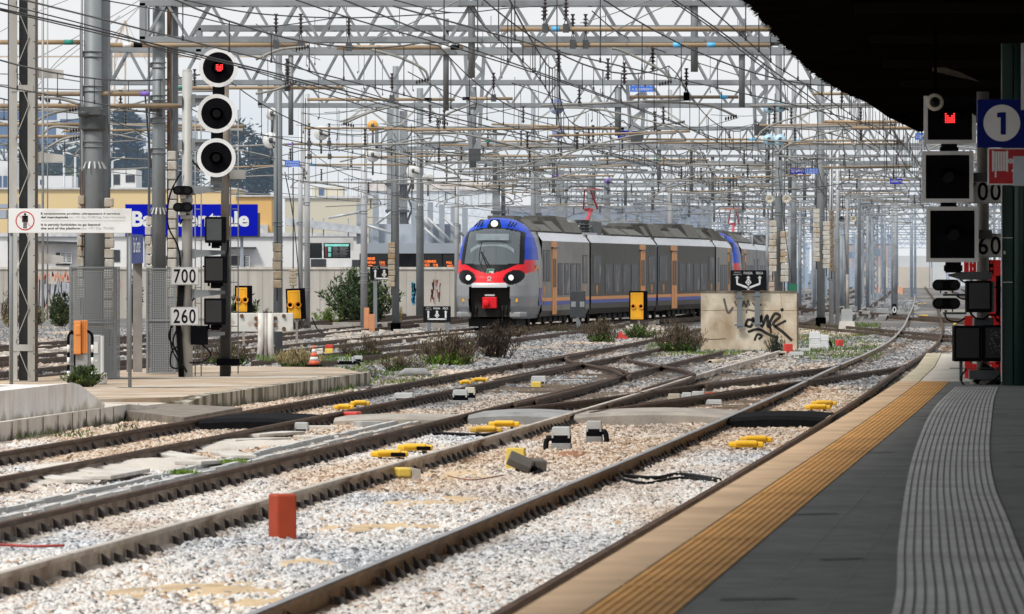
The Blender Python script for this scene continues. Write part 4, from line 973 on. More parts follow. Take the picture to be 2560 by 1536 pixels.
# ================================================================ overhead line: gantries, masts, tubes, wires
def truss_mesh(L, depth=.72, wid=.55, panel=.43, name='truss', c=.115, b=.088):
    mb = MB()
    for y in (-wid/2, wid/2):
        for z in (0, depth): mb.bar((0, y, z), (L, y, z), c)
        k = 0; x = .1
        while x < L-panel:
            a, b_ = ((0, depth) if k % 2 == 0 else (depth, 0)); mb.bar((x, y, a), (x+panel, y, b_), b, b*.55); x += panel; k += 1
        for x in (0.05, L-.05): mb.bar((x, y, 0), (x, y, depth), c)
    x = 0.3
    while x < L: mb.bar((x, -wid/2, 0), (x+panel, wid/2, 0), b*.7); mb.bar((x, -wid/2, depth), (x, wid/2, depth), b*.7); x += panel*2
    return mb
def gantry(Y, x0, x1, z, label, cols=(), depth=.72, mat=STEELB, group=None, panel=.43, rz=0, colw=.42, drops=()):
    t = thing('overhead_gantry', label, 'gantry', (x0, Y, z), rz, group)
    truss_mesh(x1-x0, depth, .55, panel).build('truss', mat, t)
    for cx in cols:                                # lattice-sided columns
        mb = MB(); w = colw/2; h = z+.3
        for sx in (-w, w): mb.bar((cx-x0+sx, 0, -h), (cx-x0+sx, 0, depth), .13, .22)
        k = 0; zz = -h
        while zz < -.3: mb.bar((cx-x0+(-w if k % 2 else w), 0, zz), (cx-x0+(w if k % 2 else -w), 0, zz+.45), .05, .12); zz += .45; k += 1
        mb.bx(cx-x0-w-.2, cx-x0+w+.2, -.25, .25, -.25, -.02)
        mb.build('column', mat, t)
    for (dx, zl, zh, r) in drops:
        mb = MB(); mb.tube((dx-x0, -.36, zl-z), (dx-x0, -.36, zh-z), r, 12); mb.bx(dx-x0-.2, dx-x0+.2, -.5, -.2, -.06, .03); mb.bx(dx-x0-.2, dx-x0+.2, -.5, -.2, depth-.06, depth+.03); mb.build('drop_post', STEEL, t)
    return t
def X(px, Y): return (px-CX)*Y/F
def Z(py, Y): return CH+(HY-py)*Y/F
gantry(119, X(352, 119), B(119)+7, 6.70, 'nearest lattice gantry spanning the top of the picture, from the second thick pole', depth=.72, drops=[(X(1179, 118.6), Z(195, 118.6), 7.9, .068), (X(1736, 118.6), Z(180, 118.6), 7.9, .072)])
gantry(126, X(492, 126), B(126)+8, Z(131, 126), 'slim lattice gantry just behind the nearest one, starting by the signal discs', depth=.5, drops=[(X(1115, 125.6), Z(277, 125.6), 7.4, .06), (X(1855, 125.6), Z(268, 125.6), 7.4, .065)])
gantry(147, X(268, 147), B(147)+8.5, Z(207, 147), 'lattice gantry starting behind the thickest pole, third from the top', depth=.8, drops=[(X(727, 146.6), Z(338, 146.6), 7.6, .062)])
gantry(166, X(646, 166), B(166)+9, Z(264, 166), 'lattice gantry with its left end over the small blue sign, fourth from the top', depth=.62, drops=[(X(1545, 165.6), Z(340, 165.6), 7.2, .09), (X(1182, 165.6), Z(420, 165.6), 7.2, .1)])
FARG = [(216, -18.9, 10), (244, -19.5, 10), (268, -20, 10), (290, -20.5, 10), (312, -21.5, 10), (352, -22, 12), (385, -24, 12), (418, -26, 13), (458, -28, 14), (500, -34, 14), (560, -36, 16), (630, -40, 18), (720, -44, 20), (830, -48, 24), (960, -55, 28), (1120, -60, 30)]
for i, (Y, a, b_) in enumerate(FARG):
    cols = [B(Y)+o for o in ((-20.5, -12.1, 4.6) if i % 2 else (-17.6, -8.6, -3.0))] if i > 4 else []
    if i > 8: cols += [B(Y)+o for o in (-20, -8.4, b_-4, 9)]
    dr = [] if i > 9 else [(B(Y)+o, 5.3, 7.3, .075) for o in (-14.6+i*.3, -8.7, -4.8+i*.1, 2.9)]
    nm = ['fifth', 'sixth', 'seventh', 'eighth'][i]+' lattice gantry from the top, above the train' if i < 4 else 'blue grey lattice gantry among many in the haze over the yard'
    gantry(Y, B(Y)+a, B(Y)+b_, 6.55, nm, cols, depth=.72 if i < 8 else 1.0, group='hazy gantries over the yard' if i > 3 else None, panel=.43 if i < 6 else .8, drops=dr, colw=.42 if i < 7 else .3)

def mast(px, Y, top, w, mat, label, base=-.2, kind='round', rust=False, collar=(), rings=0, name='catenary_mast'):
    """a round or H section mast; top given as a photo row"""
    x = X(px, Y); h = Z(top, Y)-base
    t = thing(name, label, 'mast', (x, Y, base)); r = w/2
    mb = MB()
    if kind == 'round':
        mb.tube((0, 0, 0), (0, 0, h), r, 20, r*.80)
    else:
        mb.bx(-r, r, -.17, -.145, 0, h); mb.bx(-r, r, .145, .17, 0, h); mb.bx(-.02, .02, -.14, .14, 0, h)
    mb.build('post', mat, t)
    for z in collar:
        mb = MB(); rr_ = r*(1-.18*z/h) if kind == 'round' else r*1.15
        for dz in (-.05, .05): mb.lathe((0, 0, z+dz), [(rr_+.012, -.012), (rr_+.025, 0), (rr_+.012, .012)], 'z', 20)
        mb.bx(-rr_-.06, -rr_+.0, -.03, .03, z-.05, z+.05); mb.build('collar', STEEL, t)
    return t, x, h
def spikes(t, r, z):
    mb = MB()
    for k in range(14):
        a = 2*math.pi*k/14; mb.bar((r*math.cos(a), r*math.sin(a), z+.07), ((r+.07)*math.cos(a), (r+.07)*math.sin(a), z-.06), .03, .012)
    mb.build('climbing_guard', SILVERP, t)
def weights(x, Y, z0, z1, w, label, mat=BRICKW, rows=None):
    t = thing('counterweight_stack', label, 'counterweights', (x, Y, z0)); n = max(5, int((z1-z0)/.19)); h = (z1-z0)/n; rr = random.Random(int(Y*10+x*7))
    mb = MB()
    for k in range(n): mb.box((rr.uniform(-.012, .012), rr.uniform(-.01, .01), (k+.5)*h), (w*rr.uniform(.95, 1.02), w*.9, h*.9))
    bevel(mb.build('weight_block', mat, t), .015, 1)
    mb = MB(); mb.tube((0, 0, -.3), (0, 0, z1-z0+3.2), .02, 6); mb.build('guide_rod', STEELD, t)
    return t
# the lattice mast at the picture's edge
t = thing('lattice_mast', 'tall lattice mast of two grey channels with zigzag bracing and rusty edge', 'mast', (X(58, 110), 110, .1))
H_ = 8.2
for sx, mt in ((-.17, STEELL), (.17, STEELL)):
    mb = MB(); mb.bx(sx-.075, sx+.075, -.16, -.145, 0, H_); mb.bx(sx+(-.075 if sx < 0 else .063), sx+(-.063 if sx < 0 else .075), -.145, .16, 0, H_); mb.build('channel', mt, t)
mb = MB(); mb.bx(.247, .256, -.15, .2, 0, H_); mb.bx(.19, .25, .15, .2, 0, H_); mb.build('rusty_flange', RUST, t)
mb = MB(); mb.bx(-.09, .2, .16, .2, 0, H_); mb.build('rear_channel', STEELD, t)
mb = MB(); k = 0; zz = .1
while zz < H_-.6:
    a, b_ = (-.13, .12) if k % 2 else (.12, -.13); mb.bar((a, -.168, zz), (b_, -.168, zz+.62), .05, .012); zz += .62; k += 1
for zz in (.55, 2.9, 5.3): mb.bx(-.2, .2, -.176, -.162, zz, zz+.12)
mb.build('bracing', STEELL, t)
mb = MB()
for zz in (2.15, 4.0, 5.55, 7.3): mb.add([(.26, -.1, zz), (.75, -.12, zz+.02), (.75, -.12, zz+.14), (.26, -.1, zz+.2)], [(0, 1, 2, 3)]); mb.bx(.25, .75, -.12, .02, zz+.0, zz+.012)
mb.build('bracket', STEELL, t)
for i, (px, Y, lb) in enumerate(((107, 108, 'thin grey rod hanging beside the lattice mast, thicker one'), (119, 112, 'thin grey rod beside the lattice mast, thinner one'), (88, 111.5, 'dark thin rod hugging the rusty edge of the lattice mast'), (21, 111.5, 'thin dark rod to the outside of the lattice mast'))):
    mb = MB(); mb.tube((X(px, Y), Y, 1.2), (X(px, Y), Y, 8), .022 if i == 0 else .012, 6); tag(mb.build('guide_rod', WIREL if i < 2 else WIRE, None), lb, 'rod')
# ladder with dark rungs up the lattice mast
mb = MB()
for px in (88.5, 93): mb.tube((X(px, 109.6), 109.6, .1), (X(px, 109.6), 109.6, 7.5), .01, 5)
for k in range(24): mb.bar((X(83, 109.6), 109.6, .3+k*.3), (X(92, 109.6), 109.6, .3+k*.3), .02)
tag(mb.build('step_irons', STEELD), 'dark step irons fixed up the side of the lattice mast', 'step irons')

# the two thick poles with perforated guards
def guarded(px, Y, w, top, label, gx0, gx1, gtop, spike=None, kind='round'):
    t, x, h = mast(px, Y, top, w, STEEL, label, .1, kind, collar=[z for z in (4.4, 5.0, 5.45, 6.1)])
    if spike: spikes(t, w/2*.93, spike)
    return t, x, h
p1, x1p, h1 = guarded(232, 113, .40, -60, 'thickest grey round pole, behind the prohibition sign post', 0, 0, 0, 4.0)
mb = MB(); mb.bx(.13, .30, .25, .45, 0, h1); mb.build('rear_post', STEELB, p1)
mb = MB(); mb.path([(-.19, -.13, 1.2), (-.19, -.13, 3.9), (-.2, -.12, 6.5), (-.19, -.12, 8)], .022, 6); mb.build('cable_duct', WIREL, p1)
mb = MB(); mb.path([(-.19, -.145, 2.4), (-.19, -.145, 3.9)], .018, 6); mb.build('rust_streak', RUST, p1)
mb = MB(); mb.lathe((0, 0, 4.75), [(.21, -.1), (.26, -.06), (.26, .2), (.21, .24)], 'z', 20); mb.bx(-.24, .16, -.36, -.18, 4.95, 5.1); mb.tube((-.25, -.3, 4.98), (-.05, -.3, 4.98), .07, 10); mb.build('clamp', STEELD, p1)
p2, x2p, h2 = guarded(397, 119, .30, -60, 'second thick grey round pole, right beside the three disc signal', 0, 0, 0, 3.2)
mb = MB(); mb.bx(.16, .22, .05, .2, 0, h2); mb.build('rust_strip', RUST, p2)
mb = MB(); mb.bx(.15, .36, .3, .5, 0, h2); mb.build('rear_post', STEELB, p2)
mb = MB(); mb.path([(-.18, -.1, .9), (-.185, -.1, 4.5), (-.2, -.1, 8)], .022, 6); mb.build('cable_duct', WIREL, p2)
mb = MB(); mb.bx(-.08, .22, -.34, -.17, 5.2, 5.36); mb.tube((-.22, -.3, 5.24), (.05, -.3, 5.24), .08, 10); mb.build('clamp', STEELD, p2)
def guard(px0, px1, Y, py0, py1, d, label, posts):
    x0, x1_ = X(px0, Y), X(px1, Y); z0, z1 = .1, Z(py0, Y); t = thing('mesh_guard', label, 'mesh guard', (x0, Y, z0)); w = x1_-x0; h = z1-z0
    for nm, (a, b_) in (('front_screen', ((0, 0), (w, 0))), ('rear_screen', ((0, d), (w, d))), ('side_screen', ((0, 0), (0, d))), ('side_screen', ((w, 0), (w, d)))):
        mb = MB(); mb.add([(a[0], a[1], 0), (b_[0], b_[1], 0), (b_[0], b_[1], h), (a[0], a[1], h)], [(0, 1, 2, 3)]); mb.build(nm, MESHM, t)
    mb = MB()
    for a in posts:
        mb.bar((a*w, -.01, 0), (a*w, -.01, h), .04)
    for zz in (.02, h*.5, h-.02): mb.bar((0, -.012, zz), (w, -.012, zz), .025)
    mb.build('frame', STEEL, t)
    return t
guard(176, 292, 112.3, 667, 945, .9, 'tall perforated metal guard boxed around the thickest pole', (0, .97))
guard(368, 436, 118.3, 670, 932, .9, 'perforated metal guard around the pole beside the disc signal', (0, 1))
weights(X(202, 112.9), 112.9, 1.6, 3.55, .12, 'pale counterweight column just inside the mesh at the thickest pole, outer one')
weights(X(273, 112.9), 112.9, 1.0, 3.5, .17, 'pale counterweight column between the thickest pole and the tall blue sign')
weights(X(431, 118.8), 118.8, 1.2, 4.5, .17, 'pale brick counterweight column directly left of the number plate 700')
weights(X(372, 118.6), 118.6, .9, 3.2, .12, 'slim counterweight column at the left side of the second thick pole')

# other masts
MS = [(697, 150, 65, .20, STEEL, 'grey mast behind the tilted yellow shield, with a long brick weight', 'round', (2.6, 3.0, 3.5)),
      (751, 236, 225, .20, SILVERP, 'white mast of the close pair beside the screens, left one', 'round', (2.2, 4.2)), (768, 238, 235, .24, SILVERP, 'white mast of the close pair beside the screens, right one', 'round', (1.6, 3.4, 5)),
      (910, 232, 221, .28, SILVERP, 'pale grey mast in front of the oleander bush', 'round', (1.9, 2.2, 4.6)),
      (989, 223, 166, .28, STEEL, 'grey mast with a tan brick weight beside the hidden direction sign', 'round', (2.4, 4.5, 5.2)),
      (1050, 296, 221, .40, STEEL, 'grey mast beside the blue graffiti', 'round', (5.0,)), (1142, 292, 285, .24, SILVERP, 'pale mast directly left of the train front', 'round', (4.0, 4.6)),
      (1947, 196, 131, .27, STEEL, 'tall grey mast rising behind the graffitied wall block', 'round', (3.7, 4.2, 5.2, 6.2)),
      (2052, 243, 148, .34, STEEL, 'tall grey mast between the wall block and the nearest track', 'round', (3.5, 4.5, 5.6, 7)),
      (2078, 246, 330, .20, SILVERP, 'thin pale mast close right of the tall mast, inner one', 'round', (2.0, 3)), (2094, 250, 260, .17, SILVERP, 'thin pale mast close right of the tall mast, outer one', 'round', (2.4, 3.6)),
      (690, 175, 190, .16, STEEL, 'slim grey mast hidden behind the brick weight mast', 'round', ()), (2148, 330, 230, .2, STEEL, 'distant slim mast under the canopy edge', 'round', ()),
      (1985, 300, 205, .3, STEELB, 'distant grey mast between the two tall ones', 'round', (4,)), (1333, 262, 230, .24, STEELB, 'slotted grey mast rising over the middle of the train', 'round', ()), (1675, 300, 225, .28, SILVERP, 'pale mast rising behind the third car', 'round', (3,))]
MT = {}
for px, Y, top, w, mt, lb, kd, col in MS:
    MT[px] = mast(px, Y, top, w, mt, lb, -.2, kd, collar=col)
spikes(MT[1947][0], .13, Z(486, 196)+.2); spikes(MT[1050][0], .19, Z(513, 296)+.2); spikes(MT[910][0], .14, Z(487, 232)+.2)
mb = MB(); mb.lathe((0, 0, 0), [(.21, 0), (.21, .45)], 'z', 16); mb.build('base_sleeve', BLACKM, MT[2052][0])
mb = MB(); mb.lathe((0, 0, 0), [(.19, 0), (.19, .4)], 'z', 16); mb.build('base_sleeve', BLACKM, MT[989][0])
weights(X(693, 149.6), 149.6, Z(722, 149.6), Z(608, 149.6), .21, 'tan brick weight hanging on the mast behind the buffer stop', BRICKT)
weights(X(733, 190), 190, Z(716, 190), Z(672, 190), .24, 'short brown brick weight hanging on a wire by the white masts', BRICKT)
weights(X(979, 222.6), 222.6, Z(718, 222.6), Z(606, 222.6), .26, 'tan brick weight covering part of the direction sign', BRICKT)
weights(X(1932, 195.4), 195.4, Z(680, 195.4), Z(551, 195.4), .24, 'rust stained brick weight on the mast behind the wall block, higher one', BRICKW)
weights(X(1961, 195.4), 195.4, Z(706, 195.4), Z(578, 195.4), .25, 'rust stained brick weight on the mast behind the wall block, lower one', BRICKW)
weights(X(2041, 242), 242, Z(655, 242), Z(522, 242), .26, 'white counterweight column on the tall mast, outer one', BRICKW)
weights(X(2066, 242), 242, Z(672, 242), Z(554, 242), .28, 'white counterweight column on the tall mast, inner one', BRICKW)
weights(X(2079, 244), 244, Z(680, 244), Z(526, 244), .2, 'rusty brick weight column by the thin pale masts', BRICKT)
weights(X(1930, 196.4), 196.4, Z(745, 196.4), Z(678, 196.4), .15, 'thin pale weight column just above the wall block', BRICKW)

# heavy portal columns and tapering lattice posts under the gantries
def pcol(Y, parts, top, label, lat=None):
    x = X(parts[0][0], Y); t = thing('portal_column', label, 'column', (x, Y, -.2)); h = Z(top, Y)+.2
    for k, (a, b_) in enumerate(parts):
        mb = MB(); mb.bx(X(a, Y)-x, X(b_, Y)-x, .4*k, .4*k+.3, 0, h-k*.1); mb.build('upright', STEELB, t)
    mb = MB(); x0, x1_ = X(parts[0][0], Y)-x, X(parts[-1][1], Y)-x
    for z in (.25, .5, .63): mb.bx(x0-.08, x1_+.1, -.05, .5, h*z, h*z+.14)
    mb.build('band', STEELD, t)
    if lat:
        mb = MB(); a, b_ = X(lat[0], Y)-x, X(lat[1], Y)-x; z = 0; k = 0
        mb.bar((b_, .2, 0), (b_, .2, h*.75), .06)
        while z < h*.72: mb.bar((a if k % 2 else b_, .2, z), (b_ if k % 2 else a, .2, z+.7), .05, .12); z += .7; k += 1
        mb.build('bracing', STEELD, t)
pcol(313, [(967, 981), (998, 1018)], 272, 'broad blue grey portal column beside the hidden direction board', (1018, 1030))
pcol(318, [(1231, 1250), (1253, 1262)], 385, 'broad blue grey portal column above the train cab, braced', (1253, 1262))
pcol(330, [(1332, 1350)], 395, 'blue grey portal column above the first car, left of the paired columns'); pcol(335, [(1390, 1411)], 425, 'blue grey portal column above the first car, middle'); pcol(340, [(1469, 1487)], 440, 'blue grey portal column above the gangway of the first car'); pcol(345, [(1509, 1526)], 450, 'blue grey portal column just left of the front pantograph')
def latdrop(Y, cx, w0, w1, y0, y1, label):
    z0, z1 = Z(y0, Y), Z(y1, Y); x = X(cx, Y); s = Y/F; t = thing('lattice_drop_post', label, 'drop post', (x, Y-.5, z1))
    for sg in (-1, 1):
        mb = MB(); mb.bar((sg*w0*s/2, 0, z0-z1), (sg*w1*s/2, 0, 0), .10, .16); mb.build('leg', STEELB, t)
    mb = MB(); n = 6
    for k in range(n):
        u, v = k/n, (k+1)/n; a = w0+(w1-w0)*u; b_ = w0+(w1-w0)*v; sg = 1 if k % 2 else -1
        mb.bar((sg*a*s/2, -.03, (z0-z1)*(1-u)), (-sg*b_*s/2, -.03, (z0-z1)*(1-v)), .05, .1)
    mb.build('bracing', STEELB, t)
    mb = MB(); mb.bx(-.16, .16, -.14, .14, -.12, .2); mb.build('foot_box', STEELD, t)
latdrop(160, 1187, 46, 18, 140, 392, 'tapering lattice post hanging below the first big drop post, over the train cab')
latdrop(165, 1590, 46, 26, 205, 352, 'tapering lattice post behind the bright blue section sign')
latdrop(170, 1898, 40, 22, 120, 330, 'tapering lattice post left of the tall mast at the pale blue discs')
for i, (a, b_, c, d) in enumerate(((852, 314, 912, 268), (905, 262, 980, 318), (1000, 312, 1048, 266), (1060, 262, 1120, 310), (1330, 310, 1398, 262), (1430, 310, 1492, 240), (1490, 245, 1545, 305), (1560, 330, 1625, 265), (1640, 262, 1725, 320), (1745, 318, 1790, 258), (1955, 262, 2040, 325), (2000, 300, 2045, 265))):
    Y = 172+i; p = D(a, b_, Y); q = D(c, d, Y); mb = MB(); mb.bar(p, q, .055); tag(mb.build('knee_brace', STEELL), 'pale diagonal knee brace below the fourth gantry', 'brace', 'knee braces below the fourth gantry')

# horizontal tan tubes with insulators, clamps and a curved registration arm
def insul(mb, x, y, z, h=.30, n=4, r=.06):
    mb.tube((x, y, z), (x, y, z+h), .022, 8)
    for k in range(n): mb.lathe((x, y, z+h*(k+.6)/(n+.6)), [(.02, -.02), (r, -.005), (.02, .025)], 'z', 12)
    mb.bx(x-.04, x+.04, y-.04, y+.04, z+h, z+h+.03)
def cantilever(px0, px1, py, Y, label, ins=(), arm=None, band=None, r=.042, mat=TAN, tilt=0, group=None, hang=()):
    z = Z(py, Y); x0, x1_ = X(px0, Y), X(px1, Y)
    t = thing('support_tube', label, 'support tube', (x0, Y, z), 0, group); L = x1_-x0
    mb = MB(); mb.tube((0, 0, 0), (L, 0, tilt), r, 12); mb.build('tube', mat, t)
    for p in ins:
        x = X(p, Y)-x0; mb = MB(); mb.mi = 1; mb.bx(x-.06, x+.06, -.07, .07, -.07, .10); mb.bar((x-.03, 0, .1), (x, 0, .28), .018); mb.bar((x+.03, 0, .1), (x, 0, .28), .018); mb.mi = 0; insul(mb, x, 0, .24, .34); mb.build('insulator', [CER, STEELD], t)
    for p in hang:
        x = X(p, Y)-x0; mb = MB(); insul(mb, x, 0, -.46, .34); mb.build('insulator', CER, t)
    if arm:
        P = [(X(a, Y)-x0, -.12, Z(b_, Y)-z) for a, b_ in arm]; mb = MB(); mb.path(curve(P, 5), .026, 8); mb.build('registration_arm', ARM, t)
        e = Vector(P[-1]); mb = MB()
        d = (Vector(P[-1])-Vector(P[-2])).normalized(); s = -1 if P[0][0] < P[-1][0] else 1
        for k in range(5): c = e+Vector((s*.055*k, 0, -.012*k)); mb.lathe(c, [(.02, -.02), (.055, 0), (.02, .02)], 'x', 10)
        mb.build('arm_insulator', CER, t)
    if band:
        for p, mt in band:
            x = X(p, Y)-x0; mb = MB(); mb.tube((x-.085, 0, 0), (x+.085, 0, 0), r+.004, 12); mb.build('tape_band', mt, t)
    return t
CT = [(0, 206, 106, 113, 'tan tube ending at the thickest pole, near the top', (), None, [(172, TGREEN)]),
      (258, 764, 113, 117, 'longest tan tube above the top signal disc', (690, 752), ((640, 150), (700, 125), (770, 118)), [(318, WHITE), (345, BLACK)]),
      (842, 1158, 119, 118, 'tan tube ending at the first big drop post', (872,), ((930, 125), (1000, 145), (1060, 175), (1070, 200)), [(1115, WHITE), (1138, BLACK)]),
      (1252, 1925, 73, 117, 'long tan tube at the top right with a sky blue band', (1363, 1415), None, [(1389, TBLUE)]),
      (1304, 1925, 113, 118, 'long tan tube beneath another, with two sky blue bands', (1432, 1464), ((1530, 122), (1560, 130), (1650, 175), (1677, 205)), [(1693, TBLUE), (1778, TBLUE)]),
      (421, 857, 220, 125, 'tan tube crossing behind the gap under the top disc', (718,), ((640, 235), (690, 225), (740, 205)), [(449, TGREEN)]),
      (83, 372, 235, 113, 'tan tube with a purple band left of the second pole', (), ((200, 262), (150, 248), (95, 246)), [(362, TPURP)]),
      (0, 458, 265, 114, 'tan tube running from the picture edge to the signal mast', (), ((90, 305), (130, 285), (205, 270)), None),
      (0, 205, 312, 122, 'rust coloured tube low behind the lattice mast', (), ((110, 335), (135, 318), (205, 322)), None), (0, 200, 342, 124, 'lowest tan tube behind the lattice mast', (), ((112, 375), (160, 348), (205, 342)), None),
      (768, 1137, 249, 140, 'rusty tube ending at the slim drop post', (980,), ((1010, 262), (930, 280), (860, 310)), [(1070, BLACK)]), (1157, 1282, 247, 141, 'short tan tube right of the slim drop post', (1234,), ((1190, 258), (1120, 285), (1095, 305)), [(1165, BLACK)]),
      (1573, 1846, 243, 127, 'tan tube between the blue sign and the drop post', (1716, 1716), ((1610, 255), (1760, 262), (1840, 292)), [(1810, TBLUE)]),
      (480, 610, 316, 128, 'short tube behind the middle disc', (), None, None), (760, 1010, 321, 172, 'tan tube left of the broad column', (), ((850, 305), (910, 285), (960, 268)), None),
      (960, 1232, 323, 168, 'pale tan tube right of the broad column', (), ((1080, 345), (1010, 355), (965, 372)), None), (710, 1012, 361, 176, 'thin tan tube by the small blue sign', (773, 823), None, [(728, TPURP)]),
      (765, 970, 393, 190, 'thin grey tan tube over the screens', (773, 824), ((850, 405), (900, 392), (935, 370)), None), (772, 1040, 412, 205, 'thin tube with a pale blue band left of the far mast', (), None, [(782, TBLUE)]),
      (1197, 1378, 354, 178, 'tan tube with a green band above the train cab', (), ((1130, 370), (1160, 388), (1010, 380)), [(1220, TGREEN)]), (1532, 1902, 349, 165, 'pair of pale tan tubes at the light blue discs, upper', (), ((1560, 345), (1620, 320), (1710, 305)), [(1880, TBLUE)]),
      (1610, 1905, 357, 168, 'pair of pale tan tubes at the light blue discs, lower', (), ((1700, 368), (1750, 385), (1735, 405)), None), (1940, 2260, 352, 172, 'pale tan tube under the canopy edge', (), ((2110, 335), (2150, 315), (2240, 312)), [(1990, TBLUE)]),
      (1960, 2262, 360, 176, 'second pale tube under the canopy edge', (), ((2130, 365), (2180, 350), (2255, 356)), None), (2032, 2164, 235, 150, 'short tan tube cut off by the canopy', (), None, None), (1920, 1980, 106, 119, 'tan tube end at the canopy corner', (1926, 1940), None, None),
      (1385, 1535, 440, 215, 'tan tube with a purple band over the first car', (), None, [(1390, TPURP)]), (1495, 1772, 400, 200, 'thin pale tube over the pantograph', (), ((1510, 392), (1560, 375), (1620, 372)), [(1640, TGREEN)]), (1800, 1925, 413, 205, 'tan tube above the second trainset', (), None, None), (2060, 2300, 305, 140, 'grey tan tube just under the canopy netting', (), None, None),
      (2130, 2300, 320, 142, 'rusty tube just under the canopy netting', (), None, None), (1280, 1560, 322, 168, 'long tan tube with white and black marks over the train', (), None, [(1535, WHITE), (1552, BLACK)])]
for px0, px1, py, Y, lb, ins, arm, band in CT:
    cantilever(px0, px1, py, Y, lb, ins, arm, band, r=.045 if Y < 122 else (.036 if Y < 160 else .03))
# repeated cantilevers on the drop posts of the farther gantries
base_c = None; kk = 0
for i, (Y, a, b_) in enumerate([(138, 0, 0), (156, 0, 0), (182, 0, 0), (200, 0, 0)]+FARG[:9]):
    for o in (-21.4, -17.6, -14.2, -10.1, -6.6, -3.1, .8, 4.6):
        rr = random.Random(i*31+int(o*10)); x = B(Y)+o+rr.uniform(-.4, .4); z = rr.choice((5.35, 5.9, 6.3)); L = rr.uniform(2.2, 3.6); s = rr.choice((-1, 1)); yy = Y+rr.uniform(-2, 2)
        key = kk % 6
        if kk < 6:
            t = thing('cantilever_arm', 'thin insulated cantilever arm on a distant gantry over the yard', 'cantilever arm', (x, yy, z), 0, 'cantilever arms of the far overhead line')
            mb = MB(); mb.tube((0, 0, 0), (L, 0, rr.uniform(-.15, .15)), .032, 6); mb.build('tube', TAN if kk % 2 else ARM, t)
            mb = MB(); mb.path(curve([(L*.1, -.1, -.05), (L*.4, -.1, -.1), (L*.85, -.1, -.5), (L*.95, -.1, -.8)], 3), .022, 5); mb.path([(L*.95, -.1, -.8), (L*.3, -.1, -.9)], .02, 5); mb.build('registration_arm', ARM, t)
            mb = MB(); insul(mb, L*.25, 0, .03, .4); mb.build('insulator', CER, t); mb = MB(); insul(mb, L*.8, 0, -.45, .4); mb.build('insulator', CER, t)
            if kk == 0: protoC = []
            protoC.append(t)
        else:
            t = dup(protoC[key], (x, yy, z), 0)
        t.scale = (s, 1, 1); kk += 1

# wires along the tracks
def wireline(label, off, Y0, Y1, zc=5.2, zm=6.35, span=45, phase=0, drop=(95, 300), drop_step=5.0, rw=.0115, mat=WIRE, zig=.2):
    t = thing('overhead_wire', label, 'overhead wire', (0, 0, 0)); ph = phase
    def zmes(Y): u = ((Y+phase) % span)/span; return zm-1.0*(4*u*(1-u))*.75
    def xo(Y): u = ((Y+phase) % (2*span))/span; return off(Y)+zig*(1-2*abs(1-u))
    for nm, zf, r in (('contact_wire', lambda Y: zc, rw), ('messenger_wire', zmes, rw*1.25)):
        P = []; Y = Y0
        while Y <= Y1: P.append((xo(Y), Y, zf(Y))); Y += 3 if Y < 300 else 9
        mb = MB(); mb.path(P, r, 4); mb.build(nm, mat, t)
    Y = drop[0]
    while Y < drop[1]:
        mb = MB(); mb.tube((xo(Y), Y, zc), (xo(Y), Y, zmes(Y)), .008, 4); mb.bx(xo(Y)-.015, xo(Y)+.015, Y-.02, Y+.02, zc-.02, zc+.05); mb.build('dropper', mat, t); Y += drop_step
WL = [(lambda Y: B(Y)+.75, 'overhead wire above the nearest track', 60, 700, 0), (lambda Y: B(Y)-3.2, 'overhead wire above the second track', 50, 700, 12), (lambda Y: B(Y)-6.8, 'overhead wire above the third track', 60, 700, 25),
      (lambda Y: trainc(max(Y, 60)), 'overhead wire above the train', 60, 800, 33), (lambda Y: B(Y)-13.2-(Y-140)*.01, 'overhead wire above the overgrown siding', 75, 700, 8), (lambda Y: B(Y)-20.5, 'overhead wire above the track behind the mesh guards', 90, 700, 19), (lambda Y: B(Y)-24.4, 'overhead wire above the track by the graffiti wall', 100, 700, 40),
      (lambda Y: B(Y)+5.0, 'overhead wire above the first track beyond the platform end', 120, 700, 22), (lambda Y: B(Y)+interp([84, 137, 300], [-2.4, .7, 1.2], Y)+.35, 'overhead wire following the crossover to the nearest track', 70, 400, 5), (lambda Y: B(Y)+interp([90, 150, 300], [-3.1, -6.7, -7.4], Y), 'overhead wire following the looping crossover', 70, 400, 15)]
for f, lb, a, b_, ph in WL: wireline(lb, f, a, b_, phase=ph, drop=(max(80, a+10), 235 if 'crossover' in lb else 290), drop_step=4.2)
